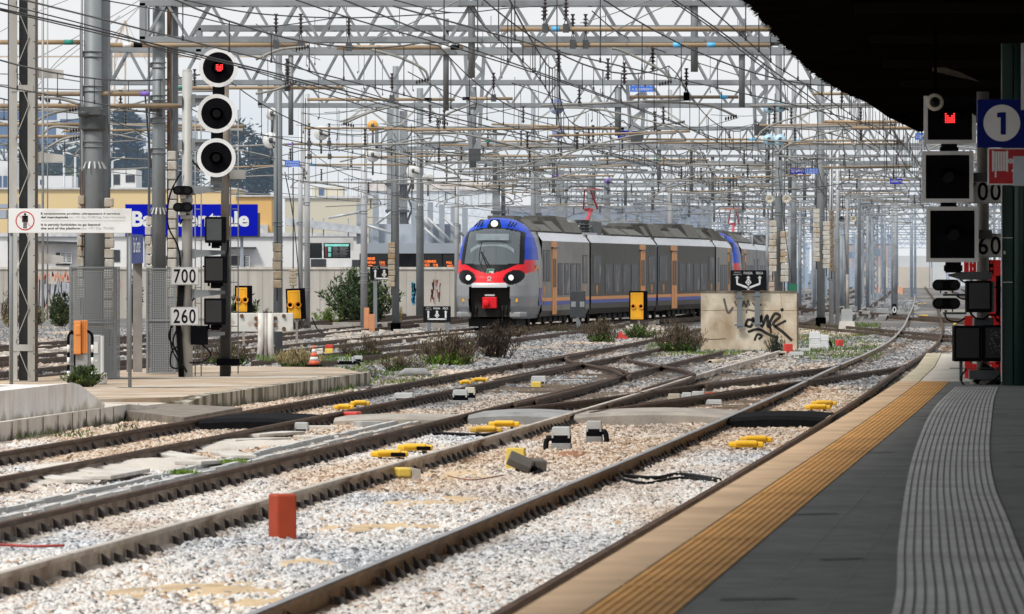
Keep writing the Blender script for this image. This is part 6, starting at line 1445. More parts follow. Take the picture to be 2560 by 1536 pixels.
def shield(px0, px1, py0, py1, ybase, Y, label, tilt=0, post=True, edge_r=.05):
    a = D(px0, py1, Y); b_ = D(px1, py0, Y); w = b_.x-a.x; h = b_.z-a.z; cx = (a.x+b_.x)/2
    t = thing('marker_board', label, 'marker board', (cx, Y, -.2)); zb0 = a.z+.2
    e = bpy.data.objects.new('board', None)
    mb = MB(); mb.bx(-w/2, w/2+.10, .0, .12, zb0-.02, zb0+h+.03); f = bevel(mb.build('frame', BLACK, t), .015)
    mb = MB(); mb.bx(-w/2+.05, w/2-.05, -.02, .02, zb0+.0, zb0+h-.03); g_ = bevel(mb.build('yellow_face', YEL, t), .012)
    mb = MB(); ww = w/2-.1
    for x in (-ww, ww): mb.bx(x-.006, x+.006, -.024, -.02, zb0+.06, zb0+h-.08)
    for z in (zb0+.06, zb0+h-.08): mb.bx(-ww, ww, -.0245, -.0205, z-.006, z+.006)
    q = mb.build('pressed_edge', M('signal_yellow_edge', (0.62, 0.30, 0.02), 0.5), t)
    L = []
    for s in (-1, 1):
        mb = MB(); mb.smooth = True; mb.lathe((s*w*.25, -.02, zb0+h*.47), [(.055, .03), (.055, -.03), (.085, -.05), (.095, -.05), (.095, .0)], 'y', 20); L.append(mb.build('reflector', M('reflector_orange', (0.78, 0.30, 0.015), 0.4), t))
        mb = MB(); mb.lathe((s*w*.25, -.03, zb0+h*.47), [(.0, 0), (.05, 0)], 'y', 16); L.append(mb.build('reflector_glass', M('reflector_glass', (0.42, 0.30, 0.13), 0.3), t))
    if tilt:
        for o in [f, g_, q]+L: o.rotation_euler = (0, tilt, 0); o.location = (-(zb0+h*.0)*math.sin(tilt)*1.0, 0, 0)
    if post:
        mb = MB(); mb.bx(-.035+w*.12, .035+w*.12, .04, .1, 0, zb0+.1); mb.build('post', M('wood_post', (0.33, 0.29, 0.24), 0.85), t)
shield(587, 622, 717, 780, 0, 180, 'yellow marker board with two round reflectors, behind the disc signal ladder')
shield(717, 757, 724, 797, 866, 176, 'tilted yellow marker board with two round reflectors, beside the buffer stop', R(-2.5))
shield(1573, 1612, 730, 799, 831, 219, 'yellow marker board with two round reflectors, in front of the train side')
a = D(1425, 795, 221); b_ = D(1464, 728, 221); t = thing('relay_box', 'dark grey box on a post in front of the train side', 'relay box', ((a.x+b_.x)/2, 221, -.2))
w = b_.x-a.x; h = b_.z-a.z; z0 = a.z+.2
mb = MB(); mb.bx(-w/2, w/2, 0, .15, z0, z0+h); bevel(mb.build('housing', M('relay_dark', (0.045, 0.05, 0.055), 0.5), t), .015)
mb = MB()
for x in (-.16, .16): mb.bx(x-.085, x+.085, -.012, 0, z0+.40, z0+.60)
mb.build('window', M('relay_window', (0.28, 0.29, 0.30), 0.4), t)
mb = MB(); mb.tube((.0, .07, 0), (.0, .07, z0), .05, 10); mb.bar((-.02, 0, z0), (.1, -.1, z0-.3), .07); mb.build('post', STEEL, t)
# direction boards
def direction(px0, px1, py0, py1, Y, zbase, posts, label, bent=True):
    a = D(px0, py1, Y); b_ = D(px1, py0, Y); w = b_.x-a.x; h = b_.z-a.z
    t = thing('direction_board', label, 'direction board', ((a.x+b_.x)/2, Y, (a.z+b_.z)/2)); zc = t.location.z
    mb = MB(); mb.bx(-w/2, w/2, 0, .03, -h/2, h/2); bevel(mb.build('panel', INK, t), .02)
    mb = MB(); y = -.004
    u = w/270.0
    def q(pts, wd): stroke(mb, [(p[0]*u, -p[1]*u) for p in pts], wd*u, y)
    def head(x, yy): mb.add([((x-17)*u, y, -(yy+17)*u), ((x+17)*u, y, -(yy+17)*u), (x*u, y, -yy*u)], [(0, 1, 2)])
    lo = 45 if bent else 45
    if bent:
        q([(-85, -20), (-85, 25), (0, 57)], 16); q([(85, -20), (85, 25), (0, 57)], 16); q([(0, 50), (0, 72)], 16)
    else:
        q([(-85, -20), (-85, 52)], 16); q([(85, -20), (85, 52)], 16); q([(-93, 50), (93, 50)], 14)
    head(-85, -35); head(85, -35); head(0, -35); q([(0, -20), (0, 0)], 14)
    mb.add([(0, y-.001, 22*u), (24*u, y-.001, -16*u+0), (0, y-.001, -40*u), (-24*u, y-.001, -16*u)], [(0, 3, 2, 1)])
    mb.build('arrows', WHITE, t)
    mb = MB(); ring(mb, (0, -14*u), 9*u, 13*u, -.0065, 18); mb.build('symbol', INK, t)
    text('FOGGIA', .105*w/1.5, WHITE, (-2*u, -.004, 55*u), t, bold=.012, width=66*u); text('FESCA', .105*w/1.5, WHITE, (84*u, -.004, 55*u), t, bold=.012, width=52*u)
    text('DEPOSITO', .05*w/1.5, GREYW, (-82*u, -.004, 60*u), t, width=50*u); text('LOCOMOTIVE', .05*w/1.5, GREYW, (-82*u, -.004, 44*u), t, width=62*u)
    for px, ztop, zbot in posts:
        x = X(px, Y)-t.location.x; mb = MB(); mb.bx(x-.07, x+.07, .04, .14, zbot-zc, ztop-zc)
        if zbot > 0:
            for zz in (zbot+.1, zbot+.9): mb.bx(x-.14, x+.14, .02, .05, zz-zc-.03, zz-zc+.03)
        mb.build('post', STEEL, t)
YW = 169.0
direction(1826, 1916, 676, 727, YW-.22, -.2, [(1849, Z(700, YW), Z(822, YW)), (1893.5, Z(700, YW), Z(818, YW))], 'black direction board with three white arrows, mounted on the graffitied wall block')
direction(1058, 1127, 766, 805, 213, -.2, [(1073, Z(775, 213), -.2), (1118, Z(775, 213), -.2)], 'low black direction board with arrows, left of the train front', False)
direction(925, 996, 667, 700, 226, -.2, [(938, Z(700, 226), -.2)], 'black direction board partly hidden behind the brick weight mast', False)
# painted wall block with graffiti
x0, x1_ = X(1753, YW), X(1992, YW); z1 = Z(729, YW)
t = thing('wall_block', 'peeling plaster wall block with black graffiti, carrying a direction board', 'wall', (x0, YW, -.2)); w = x1_-x0; h = z1+.2
mb = MB(); N = 24
for i in range(N):
    xa, xb_ = w*i/N, w*(i+1)/N; ja = h-.02*abs(math.sin(i*2.3)); jb = h-.02*abs(math.sin((i+1)*2.3)); zr = random.Random(i)
    mb.add([(xa, 0, 0), (xb_, 0, 0), (xb_, 0, jb), (xa, 0, ja), (xa, .35, 0), (xb_, .35, 0), (xb_, .35, jb), (xa, .35, ja)], [(0, 1, 2, 3), (3, 2, 6, 7), (5, 4, 7, 6)])
mb.add([(w, 0, 0), (w, .35, 0), (w, .35, h), (w, 0, h)], [(0, 1, 2, 3)]); mb.add([(0, 0, 0), (0, .35, 0), (0, .35, h), (0, 0, h)], [(3, 2, 1, 0)])
mb.build('plaster', PLASTER, t)
mb = MB(); mb.bx(-.01, w+.02, -.02, .37, h-.035, h+.012); mb.build('dark_top', M('mossy_top', (0.14, 0.12, 0.09), 0.95, 0, 0.3, 6, dirt=(0.4, 0.34, 0.25), damt=0.4), t)
mb = MB(); mb.bx(w+.001, w+.05, .02, .33, 0, h-.05); mb.build('side_post', M('dark_edge', (0.17, 0.14, 0.11), 0.9), t)
u = w/712.0
def gp(x, y): return ((x-453)*u, (1260-y)*u)
mb = MB()
for P, wd in (([(622, 850), (634, 900), (655, 960), (690, 915)], 13), ([(700, 870), (720, 910)], 10), ([(760, 915), (772, 870), (788, 915), (800, 865), (812, 905)], 11), ([(835, 880), (860, 905), (905, 895)], 10), ([(790, 960), (798, 935), (850, 945)], 9)):
    stroke(mb, curve([gp(*p) for p in P], 5), wd*u*1.3, -.004)
mb.build('graffiti', M('faded_spray', (0.16, 0.145, 0.125), 0.9), t)
mb = MB()
for P, wd in (([(780, 1060), (800, 1010), (840, 1020), (820, 1060), (785, 1050)], 16), ([(835, 990), (870, 1050), (900, 980), (905, 1060), (945, 975), (950, 1060), (975, 1040)], 17), ([(960, 1040), (1000, 965), (1040, 985), (990, 1040), (1060, 1100), (1130, 1165)], 17), ([(1000, 1060), (1085, 1015)], 14), ([(800, 1100), (880, 1080), (960, 1120), (1030, 1145)], 16), ([(850, 1165), (870, 1120), (905, 1130), (880, 1155)], 13), ([(965, 1060), (975, 1110)], 13), ([(1045, 940), (1066, 930)], 18)):
    stroke(mb, curve([gp(*p) for p in P], 5), wd*u*1.3, -.004)
mb.build('graffiti', M('black_spray', (0.03, 0.028, 0.026), 0.85, 0, 0.5, 9), t)
mb = MB(); 
for P, wd in (([(455, 1150), (540, 1156), (640, 1150)], 7), ([(453, 940), (700, 938), (1165, 940)], 3), ([(1040, 760), (1060, 1000), (1080, 1200)], 2)):
    stroke(mb, [gp(*p) for p in P], wd*u, -.003)
mb.build('crack', M('crack_brown', (0.22, 0.15, 0.09), 0.95), t)
mb = MB(); mb.bx(X(1971, YW-.3)-x0, X(1993, YW-.3)-x0, -.35, -.33, Z(728, YW)+.2, Z(710, YW)+.2); o = mb.build('green_plate', M('plate_green', (0.02, 0.17, 0.1), 0.5), None, (x0, YW, -.2)); tag(o, 'small green plate with white rim at the corner of the wall block', 'plate')

# peach trackside boxes, small cabinets
for px0, px1, py0, py1, Y, lb, mt in ((910, 923, 770, 815, 222, 'tall peach coloured trackside box left of the brick weight mast, back one', PEACH), (923, 937, 786, 827, 219, 'lower peach coloured trackside box beside the taller one', PEACH)):
    a = D(px0, py1, Y); b_ = D(px1, py0, Y); t = thing('trackside_box', lb, 'trackside box', ((a.x+b_.x)/2, Y, -.2)); ww = b_.x-a.x; hh = b_.z+.2
    mb = MB(); mb.bx(-ww/2, ww/2, 0, .2, .12, hh); bevel(mb.build('housing', mt, t), .01); mb = MB(); mb.bx(-ww/2+.03, ww/2-.03, -.01, 0, .2, hh-.08); mb.build('door', PEACH, t); mb = MB(); mb.bx(-ww/2, ww/2, 0, .2, 0, .12); mb.build('foot', CONCG, t)
Y = 233; x = X(2117, Y); t = thing('trackside_cabinet', 'grey trackside cabinet with a pale foot and a loudspeaker post on top', 'cabinet', (x, Y, -.2))
mb = MB(); mb.bx(-.21, .21, -.15, .15, .38, .80); mb.prism([(-.21, .8), (.21, .8), (.15, .86), (-.15, .86)], -.15, .15); fixn(mb.build('housing', CABG, t)); mb = MB(); mb.box((0, 0, .19), (.66, .5, .38), 0, .15); mb.build('foot', CONCW, t)
mb = MB(); mb.tube((.02, 0, .85), (.02, 0, 2.2), .055, 10); mb.tube((.02, 0, 2.2), (.02, 0, Z(500, Y)+.2), .03, 8); mb.build('post', M('post_beige', (0.36, 0.32, 0.28), 0.6), t)
for s, pc in ((-1, STEELD), (1, BOXC)):
    mb = MB(); mb.smooth = True; mb.lathe((.02+s*.23, -.05, Z(548, Y)+.2), [(.03, .12), (.05, .05), (.12, -.1), (.11, -.11), (.03, .0)], 'y', 16); fixn(mb.build('loudspeaker', pc, t))
for px, lb in ((1924, 'cream horn loudspeaker on the mast behind the wall block, outer'), (1966, 'cream horn loudspeaker on the mast behind the wall block, inner')):
    p = D(px, 498, 195); mb = MB(); mb.smooth = True; mb.lathe(p, [(.03, .15), (.05, .05), (.14, -.1), (.13, -.11), (.03, .0)], 'y', 16); tag(fixn(mb.build('loudspeaker', BOXC)), lb, 'loudspeaker')

# ================================================================ ground clutter
def block(px0, px1, py0, py1, label, mat, name='block', cat='block', zb=-.2, depth=None, rz=0, top=None, bev=.02):
    c = G((px0+px1)/2, py1, zb); s = c.y/F; w = (px1-px0)*s; h = (py1-py0)*s; d = depth or w
    t = thing(name, label, cat, (c.x, c.y+d/2, zb), rz); mb = MB(); mb.box((0, 0, h/2), (w, d, h)); bevel(mb.build('body', mat, t), bev)
    return t, w, d, h
t, w, d, h = block(677, 733, 1236, 1358, 'red painted concrete post standing on the ballast near the pale rail', REDP, 'marker_post', 'marker post', depth=.2, rz=R(24))
def jbox(px0, px1, py0, py1, label, lid=BOXG, foot=True, cable=0, zb=-.2, body=BLACK, depth=None, name='junction_box', ft=CONCG):
    c = G((px0+px1)/2, py1, zb); s = c.y/F; w = (px1-px0)*s; h = (py1-py0)*s; d = depth or w*.8
    t = thing(name, label, 'junction box', (c.x, c.y+d/2, zb), R(-5)); f = .36 if foot else 0.0
    if foot:
        mb = MB(); mb.box((0, 0, h*f/2), (w*.98, d*.95, h*f)); bevel(mb.build('foot', ft, t), .01)
    b0 = h*f; b1 = b0+(h-b0)*.46
    mb = MB(); mb.box((0, 0, (b0+b1)/2), (w*.92, d*.92, b1-b0)); mb.bx(-w*.12, w*.12, -d*.47, -d*.45, b0+.02, b1-.02); bevel(mb.build('body', body, t), .01)
    mb = MB(); mb.box((0, 0, b1+.012), (w, d, .025)); mb.box((0, 0, (b1+h)/2+.01), (w*.94, d*.94, h-b1-.015), 0, .1); bevel(mb.build('lid', lid, t), .015)
    mb = MB()
    for sx in (-.4, .4): mb.bx(sx*w-.012, sx*w+.012, -d*.53, -d*.49, b1-.03, b1+.04)
    mb.build('clip', lid, t)
    if cable:
        mb = MB(); mb.path(curve([(cable*w*.45, -.05, b0+(b1-b0)*.6), (cable*w*.66, -.05, b0+(b1-b0)*.6), (cable*w*.75, -.05, b0*.7), (cable*w*.72, -.06, 0)], 5), .035, 8); mb.build('cable', CABLE, t)
    return t
jbox(1378, 1429, 1068, 1131, 'grey lidded junction box on a concrete foot, cable at its left, near the soil heap', cable=-1)
jbox(1465, 1507, 1053, 1113, 'grey lidded junction box on a concrete foot, cable curling from its right side', cable=1)
jbox(984, 1036, 983, 1024, 'wide grey lidded junction box beside the third track rail')
jbox(1131, 1171, 975, 1016, 'grey lidded junction box of a touching pair, with pale foot')
jbox(1162, 1189, 969, 1010, 'cream lidded junction box of a touching pair', BOXC)
jbox(1327, 1367, 941, 968, 'low grey junction box with a red stone behind it', BOXG, False)
jbox(1669, 1703, 985, 1018, 'cream lidded junction box, first of the row by the crossing slab', BOXC, False)
jbox(1704, 1731, 982, 1008, 'grey lidded junction box in the row by the crossing slab, second', BOXG, False)
jbox(1729, 1764, 979, 1005, 'grey lidded junction box in the row by the crossing slab, third', BOXG, False)
jbox(1765, 1808, 1000, 1022, 'flat grey junction box with cables, last of the row by the crossing slab', BOXG, False, 1)
jbox(1972, 2012, 880, 897, 'flat pale junction box on a slab below the wall block, front one', BOXG, False)
jbox(1994, 2028, 871, 886, 'flat pale junction box on a slab below the wall block, back one', BOXG, False)
jbox(2023, 2053, 830, 879, 'tall pale signal box with black lid clip right of the wall block', GREYW, True, 0, ft=GREYW, body=GREYW)
jbox(2050, 2073, 838, 878, 'narrow pale signal box with cables right of the wall block', GREYW, True, 1, ft=GREYW, body=GREYW)
jbox(843, 888, 893, 923, 'grey lidded junction box with cables beside the low platform end', BOXG, True, 1)
jbox(884, 907, 890, 915, 'small grey junction box half hidden beside the low platform end', BOXG, True)
jbox(735, 772, 1057, 1089, 'grey lidded junction box on the pile of pale slabs', BOXG, False)
block(2206-14, 2206+16, 772, 789, 'pale box beside a black plate numbered zero, far along the nearest track', BOXG, 'trackside_box', 'trackside box')
p = D(2237, 754, 228); mb = MB(); t = thing('number_marker', 'small black plate with a white figure beside the far rails', 'marker', (X(2236, 290), 290, -.2)); mb.bx(-.10, .10, 0, .03, .2, .75); mb.build('panel', INK, t); text('0', .3, WHITE, (0, -.004, .47), t, bold=.01); mb = MB(); mb.tube((0, .05, 0), (0, .05, .3), .03, 6); mb.build('post', STEELD, t)
# opened black junction box with yellow panel
c = G(1312, 1192, -.2); t = thing('open_junction_box', 'black junction box with its lid tipped open in front of a yellow panel', 'junction box', (c.x, c.y, -.2)); s = c.y/F
mb = MB(); mb.bx(-24*s, 30*s, 0, .22, 0, 26*s); bevel(mb.build('body', BLACK, t), .012)
mb = MB(); mb.box((0, 0, 0), (62*s, .26, .09)); o = mb.build('lid', M('box_lid_brown', (0.10, 0.09, 0.075), 0.7), t); bevel(o, .015); o.location = (-12*s, .0, 36*s); o.rotation_euler = (R(20), R(24), 0)
o = dup(o); o.data = o.data; o.name = 'second_lid'; o.location = (34*s, .25, 28*s); o.rotation_euler = (R(5), R(4), R(10)); o.scale = (.55, 1, 1.4)
mb = MB(); mb.path(curve([(-4*s, -.02, 22*s), (2*s, -.04, 14*s), (-4*s, -.05, 6*s)], 5), .012, 6); mb.build('white_wire', WHITE, t)
mb = MB(); mb.path(curve([(28*s, .0, 8*s), (42*s, -.05, 3*s), (50*s, -.2, 0)], 5), .04, 8); mb.path(curve([(20*s, .1, 14*s), (36*s, 0, 20*s), (48*s, -.1, 8*s)], 5), .012, 6); mb.build('cable', CABLE, t)
c = G(1290, 1180, -.2); t = thing('yellow_block', 'bright yellow block standing behind the opened black junction box', 'block', (c.x, c.y+.35, -.2), R(-8)); s = c.y/F; mb = MB(); mb.box((0, 0, 29*s), (46*s, .16, 58*s)); bevel(mb.build('body', YELF, t), .012)
c = G(1020, 1208, -.2); t = thing('broken_block', 'broken concrete block half yellow and half white, near the pale rail', 'block', (c.x, c.y+.1, -.2), R(12)); s = c.y/F
mb = MB(); mb.bx(-31*s, 4*s, -.1, .15, 14*s, 38*s); bevel(mb.build('yellow_half', YELF, t), .02); mb = MB(); mb.prism([(-28*s, 0), (30*s, -.02), (28*s, 34*s), (8*s, 38*s), (4*s, 14*s), (-28*s, 14*s)], -.08, .16); fixn(mb.build('white_half', CONCW, t))
# yellow track plates in pairs
def balise(px0, px1, py0, py1, label, dark=False, zb=-.12):
    c = G((px0+px1)/2, py1, zb); s = c.y/F; w = (px1-px0)*s
    t = thing('track_plate', label, 'track plate', (c.x, c.y, -.14), R(rnd.uniform(-4, 3)), 'yellow plates fixed between the rails')
    mb = MB(); mb.slab([(-w/2, -.08), (w/2, -.08), (w/2, .16), (-w/2, .16)], .02, .09); mb.slab([(-w*.32, -.11), (w*.32, -.11), (w*.32, .2), (-w*.32, .2)], .05, .105); bevel(mb.build('plate', YELP, t), .02)
    if dark: mb = MB(); mb.slab([(w*.05, -.13), (w*.44, -.13), (w*.4, .1), (w*.05, .1)], .03, .075); mb.build('dark_cover', BLACK, t)
    mb = MB(); mb.bx(-w*.3, -w*.2, -.05, .1, -.06, .03); mb.bx(w*.2, w*.3, -.05, .1, -.06, .03); mb.build('foot', STEELD, t)
for a, b_, c, d, lb, dk in ((927, 1020, 1129, 1143, 'front yellow plate of the pair with black covers between the second track rails', 1), (993, 1082, 1113, 1127, 'rear yellow plate of the pair with black covers between the second track rails', 1), (1174, 1254, 1069, 1081, 'front yellow plate of the pair before the grey crossing slab', 0), (1221, 1299, 1055, 1067, 'rear yellow plate of the pair before the grey crossing slab', 0), (835, 884, 1015, 1024, 'front yellow plate between the third track rails near the black panel', 0), (876, 925, 1007, 1014, 'rear yellow plate between the third track rails near the black panel', 0), (1149, 1178, 953, 961, 'front yellow plate of the smallest pair on the third track', 0), (1178, 1220, 948, 955, 'rear yellow plate of the smallest pair on the third track', 0),
                            (1822, 1909, 1106, 1119, 'front yellow plate of the pair nearest the platform kerb', 0), (1849, 1931, 1094, 1106, 'rear yellow plate of the pair nearest the platform kerb', 0), (2012, 2077, 1015, 1024, 'front yellow plate of the pair behind the black panel of the nearest track', 0), (2029, 2092, 1006, 1014, 'rear yellow plate of the pair behind the black panel of the nearest track', 0), (2297, 2320, 786, 792, 'single tiny yellow plate between the rails after the far curve', 0), (2294, 2303, 758, 762, 'tiniest yellow plate far between the rails, first', 0), (2310, 2316, 757, 761, 'tiniest yellow plate far between the rails, second', 0)):
    balise(a, b_, c, d, lb, dk)
# red, white and yellow oddments
block(846, 899, 1030, 1062, 'red block with a yellow underside on the slab pile by the third track', REDF, 'marker_block', 'block', rz=R(-12), depth=.3)
block(1764, 1792, 981, 1003, 'small red block in the row of junction boxes by the crossing slab', REDP, 'marker_block', 'block', rz=R(15))
block(1961, 1980, 860, 889, 'upright red block at the corner of the wall block', REDF, 'marker_block', 'block', rz=R(20))
block(2091, 2106, 850, 873, 'small red block with cables behind the pale signal boxes', REDF, 'marker_block', 'block', rz=R(30))
block(813, 832, 862, 872, 'red cap lying on a yellow block beyond the traffic cone', REDF, 'marker_block', 'block', zb=-.02); block(812, 832, 872, 889, 'yellow block under a red cap beyond the traffic cone', YELF, 'marker_block', 'block')
block(1328, 1353, 955, 975, 'small yellow block before the low grey junction box', YELF, 'marker_block', 'block')
block(1323, 1332, 936, 956, 'dark red stone beside the low grey junction box', REDP, 'marker_block', 'block')
block(2384, 2394, 808, 813, 'yellow block far behind the square signal', YELF, 'marker_block', 'block')
t, w, d, h = block(1944, 1967, 879, 897, 'hollow cream block below the wall block', BOXC, 'hollow_block', 'block'); mb = MB(); mb.bx(-w*.3, w*.3, -d/2-.004, -d/2, h*.15, h*.75); mb.build('opening', BLACKM, t)
c = G(1558, 854, -.2); mb = MB(); mb.prism([(-.3, 0), (.32, .0), (-.12, .34)], -.05, .1); tag(fixn(mb.build('red_wedge', REDF, None, c)), 'tipped red wedge among the weeds in front of the train', 'block')
for i, (p, q, r, lb) in enumerate((((1775, 907), (1808, 889), .075, 'long tan pipe piece lying by the crossing rails'), ((1803, 905), (1823, 896), .075, 'short tan pipe piece lying by the crossing rails'))):
    a = G(*p, -.1); b_ = G(*q, -.1); t = thing('pipe_piece', lb, 'pipe', (0, 0, 0)); mb = MB(); b_ = a+(b_-a).normalized()*min((b_-a).length, .9)+Vector((.25*(1-i), 0, 0)); mb.tube(a, b_, r, 14); mb.build('wall', M('clay_pipe', (0.5, 0.4, 0.28), 0.8), t); d_ = (a-b_).normalized(); mb = MB(); mb.tube(a+d_*.002, a+d_*.004, r*.72, 14); mb.build('bore', BLACKM, t)
def slabp(px, py, w, d, h, rz, label, mat=CONCW, z=-.2, name='loose_slab', tilt=0):
    c = G(px, py, z); mb = MB(); mb.box((0, 0, h/2), (w, d, h)); o = mb.build(name, mat, None, c); o.rotation_euler = (0, tilt, rz); bevel(o, .008); tag(o, label, 'slab', 'loose concrete slabs')
SL = [(825, 1052, .78, .4, .06, 'long white slab at the back of the slab pile', .2, CONCW), (790, 1066, .7, .4, .07, 'white slab at the middle of the slab pile', -.3, CONCW), (850, 1068, .5, .35, .06, 'white slab beneath the red block', .5, CONCW), (800, 1082, .4, .3, .1, 'thick pale slab before the slab pile', .1, CONCW), (870, 1078, .5, .3, .05, 'thin pale slab at the edge of the slab pile', -.5, CONCW), (740, 1098, .8, .3, .05, 'flat long slab before the slab pile, upper', .15, CONCW), (790, 1106, .6, .32, .09, 'double slab lying by the second track rail', .1, CONCW), (920, 1074, .36, .3, .12, 'grey tilted box lid right of the slab pile', .4, BOXG),
      (560, 1076, .55, .25, .06, 'white slab lying between the third track rails', .05, CONCW), (1669, 1098, .34, 1.2, .06, 'white slab lying beside the nearest track before the crossing', -.35, CONCW), (1430, 958, .85, .35, .07, 'long white bevelled slab in front of the looping rails', -.05, GREYW), (1270, 972, .4, .3, .08, 'flat grey box lid left of the low junction box', .0, CONCG), (1400, 936, 1.0, 1.2, .05, 'wide pale slab between the looping rails', .1, CONCW), (1116, 1016, .5, .3, .05, 'dark board lying behind the wide junction box', .1, RUBBER), (1075, 1012, .4, .3, .05, 'dark board lying right of the wide junction box', .0, RUBBER),
      (1240, 812, 1.2, .6, .2, 'pale kerb stone near the train wheels', .0, CONCW), (900, 822, 2.2, .7, .25, 'broken kerb stone left of the peach boxes', .05, CONC), (830, 826, 1.6, .7, .2, 'lower broken kerb stone further left of the peach boxes', -.05, CONC), (1080, 822, 1.4, .5, .22, 'broken kerb stone right of the brick weight mast', .1, CONC), (1015, 836, .8, .6, .18, 'white rubble slab at the foot of the brick weight mast', .3, CONCW), (1160, 845, .7, .5, .15, 'white rubble slab in front of the low direction board', -.2, CONCW), (700, 875, .9, .4, .14, 'pale stone below the buffer stop', .1, CONCW), (850, 852, .9, .6, .16, 'grey box stone among rubble left of the peach boxes', .2, CONCG), (2040, 905, 1.3, .9, .06, 'flat concrete footing under the pale boxes', .0, CONC), (1560, 1008, .3, .2, .1, 'half buried stone in front of the diverging rails', .3, CONCW), (1545, 1045, .25, .2, .12, 'round pale stone on the concrete crossing slab', .5, CONCW), (1660, 1050, .9, 1.2, .07, 'tan broken screed before the crossing slab', .2, SANDM)]
for px, py, w, d, h, lb, rz, mt in SL: slabp(px, py, w, d, h, rz, lb, mt)
# rubble heaps: individual stones of one mass
def rubble(pts, label, n, size, seed, mat=None):
    rr = random.Random(seed); mb = MB()
    for k in range(n):
        px = rr.uniform(pts[0], pts[1]); py = rr.uniform(pts[2], pts[3]); c = G(px, py, -.15); s = size*rr.uniform(.4, 1.3); q = [rr.uniform(.6, 1.2) for _ in range(8)]
        vs = [(c.x+s*q[i]*(.5 if i & 1 else -.5), c.y+s*q[(i+3) % 8]*(.5 if i & 2 else -.5), c.z+s*q[(i+5) % 8]*(.45 if i & 4 else -.2)) for i in range(8)]
        mb.add(vs, [(0, 1, 3, 2), (4, 6, 7, 5), (0, 4, 5, 1), (1, 5, 7, 3), (3, 7, 6, 2), (2, 6, 4, 0)])
    o = fixn(mb.build('rubble', mat or M('rubble_stone', (0.55, 0.50, 0.44), 0.95, 0, 0.25, 6, dirt=(0.4, 0.3, 0.22), damt=0.4))); tag(o, label, 'rubble', kind='stuff')
rubble((815, 930, 826, 862), 'pale rubble heap left of the peach boxes', 240, .22, 1); rubble((940, 1160, 832, 858), 'pale rubble around the low direction board', 220, .2, 2); rubble((0, 170, 868, 896), 'pale rubble between the tracks behind the lattice mast', 200, .2, 3); rubble((1840, 1990, 885, 912), 'pale stones below the wall block', 220, .12, 4); rubble((1990, 2300, 735, 800), 'dark and pale scraps beside the far tracks', 200, .35, 5, CONCG); rubble((560, 800, 858, 900), 'pale stones around the buffer stop', 160, .2, 6); rubble((310, 420, 866, 910), 'pale stones behind the call column', 80, .2, 7); rubble((1330, 1650, 800, 822), 'pale stones under the train', 120, .25, 8)
# cables on the ballast
for P, r, mt, lb in (([(1560, 1190), (1640, 1195), (1700, 1186), (1800, 1200)], .022, CABLE, 'black cable lying from the near rail to the platform kerb'), ([(1555, 1198), (1620, 1208), (1700, 1195), (1790, 1203)], .016, CABLE, 'second black cable lying to the platform kerb'), ([(1085, 1084), (1140, 1086), (1210, 1088), (1255, 1080)], .025, CABLE, 'black cable between the yellow plates of the second track'), ([(0, 1362), (80, 1366), (160, 1364)], .012, M('cable_red', (0.4, 0.06, 0.05), 0.6), 'thin red cable on the ballast at the picture edge'), ([(1120, 1190), (1180, 1200), (1260, 1188)], .008, M('cable_brown', (0.3, 0.12, 0.06), 0.6), 'thin brown wire before the open junction box'), ([(905, 900), (925, 905), (938, 930), (932, 945)], .03, CABLE, 'grey cable loops falling behind the low platform end'), ([(895, 903), (915, 908), (926, 930), (922, 950)], .03, CABLE, 'second cable loop falling behind the low platform end')):
    mb = MB(); mb.path(curve([G(x, y, -.13) for x, y in P], 8), r, 8); tag(mb.build('ground_cable', mt), lb, 'cable')
p = G(1037, 938, -.1); mb = MB(); mb.smooth = True; mb.path([(p.x-.35, p.y, -.1), (p.x-.2, p.y, -.05), (p.x+.2, p.y, -.05), (p.x+.35, p.y, -.12)], [.03, .1, .1, .03], 12); tag(mb.build('grey_sack', CONCG), 'dark grey rounded casing on the ground by the third track', 'casing')
# ================================================================ long wall, station buildings, trees
Yl = 300.0
t = thing('long_wall', 'long pale concrete wall with coping behind the yard, graffiti at its far left', 'wall', (X(-80, Yl), Yl, -.25)); xl = X(-80, Yl); xr = X(1180, Yl)
zt = Z(668, Yl)+.25
mb = MB(); mb.bx(0, xr-xl, 0, .25, 0, zt-.12); mb.build('wall', CONCL, t)
mb = MB(); mb.bx(0, xr-xl, -.06, .3, zt-.12, zt); mb.build('coping', CONCW, t)
mb = MB()
for k in range(36): mb.bx(k*.72+.3, k*.72+.33, -.012, -.001, 0, zt-.12)
mb.build('panel_joint', M('wall_joint', (0.36, 0.34, 0.31), 0.9), t)
def wp(px, py): return (X(px, Yl)-xl, Z(py, Yl)+.25)
mb = MB()
# silver letters with black outline and orange flames above
rr = random.Random(5)
for mt_i, ww, yy in ((1, 17, -.006), (0, 10, -.014)):
    mb.mi = mt_i
    for P in (([(84, 738), (90, 755), (104, 752)]), ([(106, 700), (104, 752)]), ([(112, 708), (116, 745), (122, 712), (128, 745), (132, 708)]), ([(138, 745), (146, 702), (154, 745)]), ([(141, 728), (152, 728)]), ([(160, 748), (160, 704), (171, 708), (170, 722), (160, 726), (174, 748)])):
        stroke(mb, [wp(p[0], 700+(p[1]-700)*1.35) for p in P], ww*Yl/F, yy)
mb.mi = 2
for k in range(26):
    px = rr.uniform(80, 172); py = rr.uniform(683, 700); stroke(mb, [wp(px, py+8), wp(px+rr.uniform(-3, 3), py-rr.uniform(2, 12))], rr.uniform(2, 5)*Yl/F, -.006, True)
for P in ([(80, 705), (84, 735)], [(118, 752), (118, 772)]): stroke(mb, [wp(*p) for p in P], 5*Yl/F, -.006)
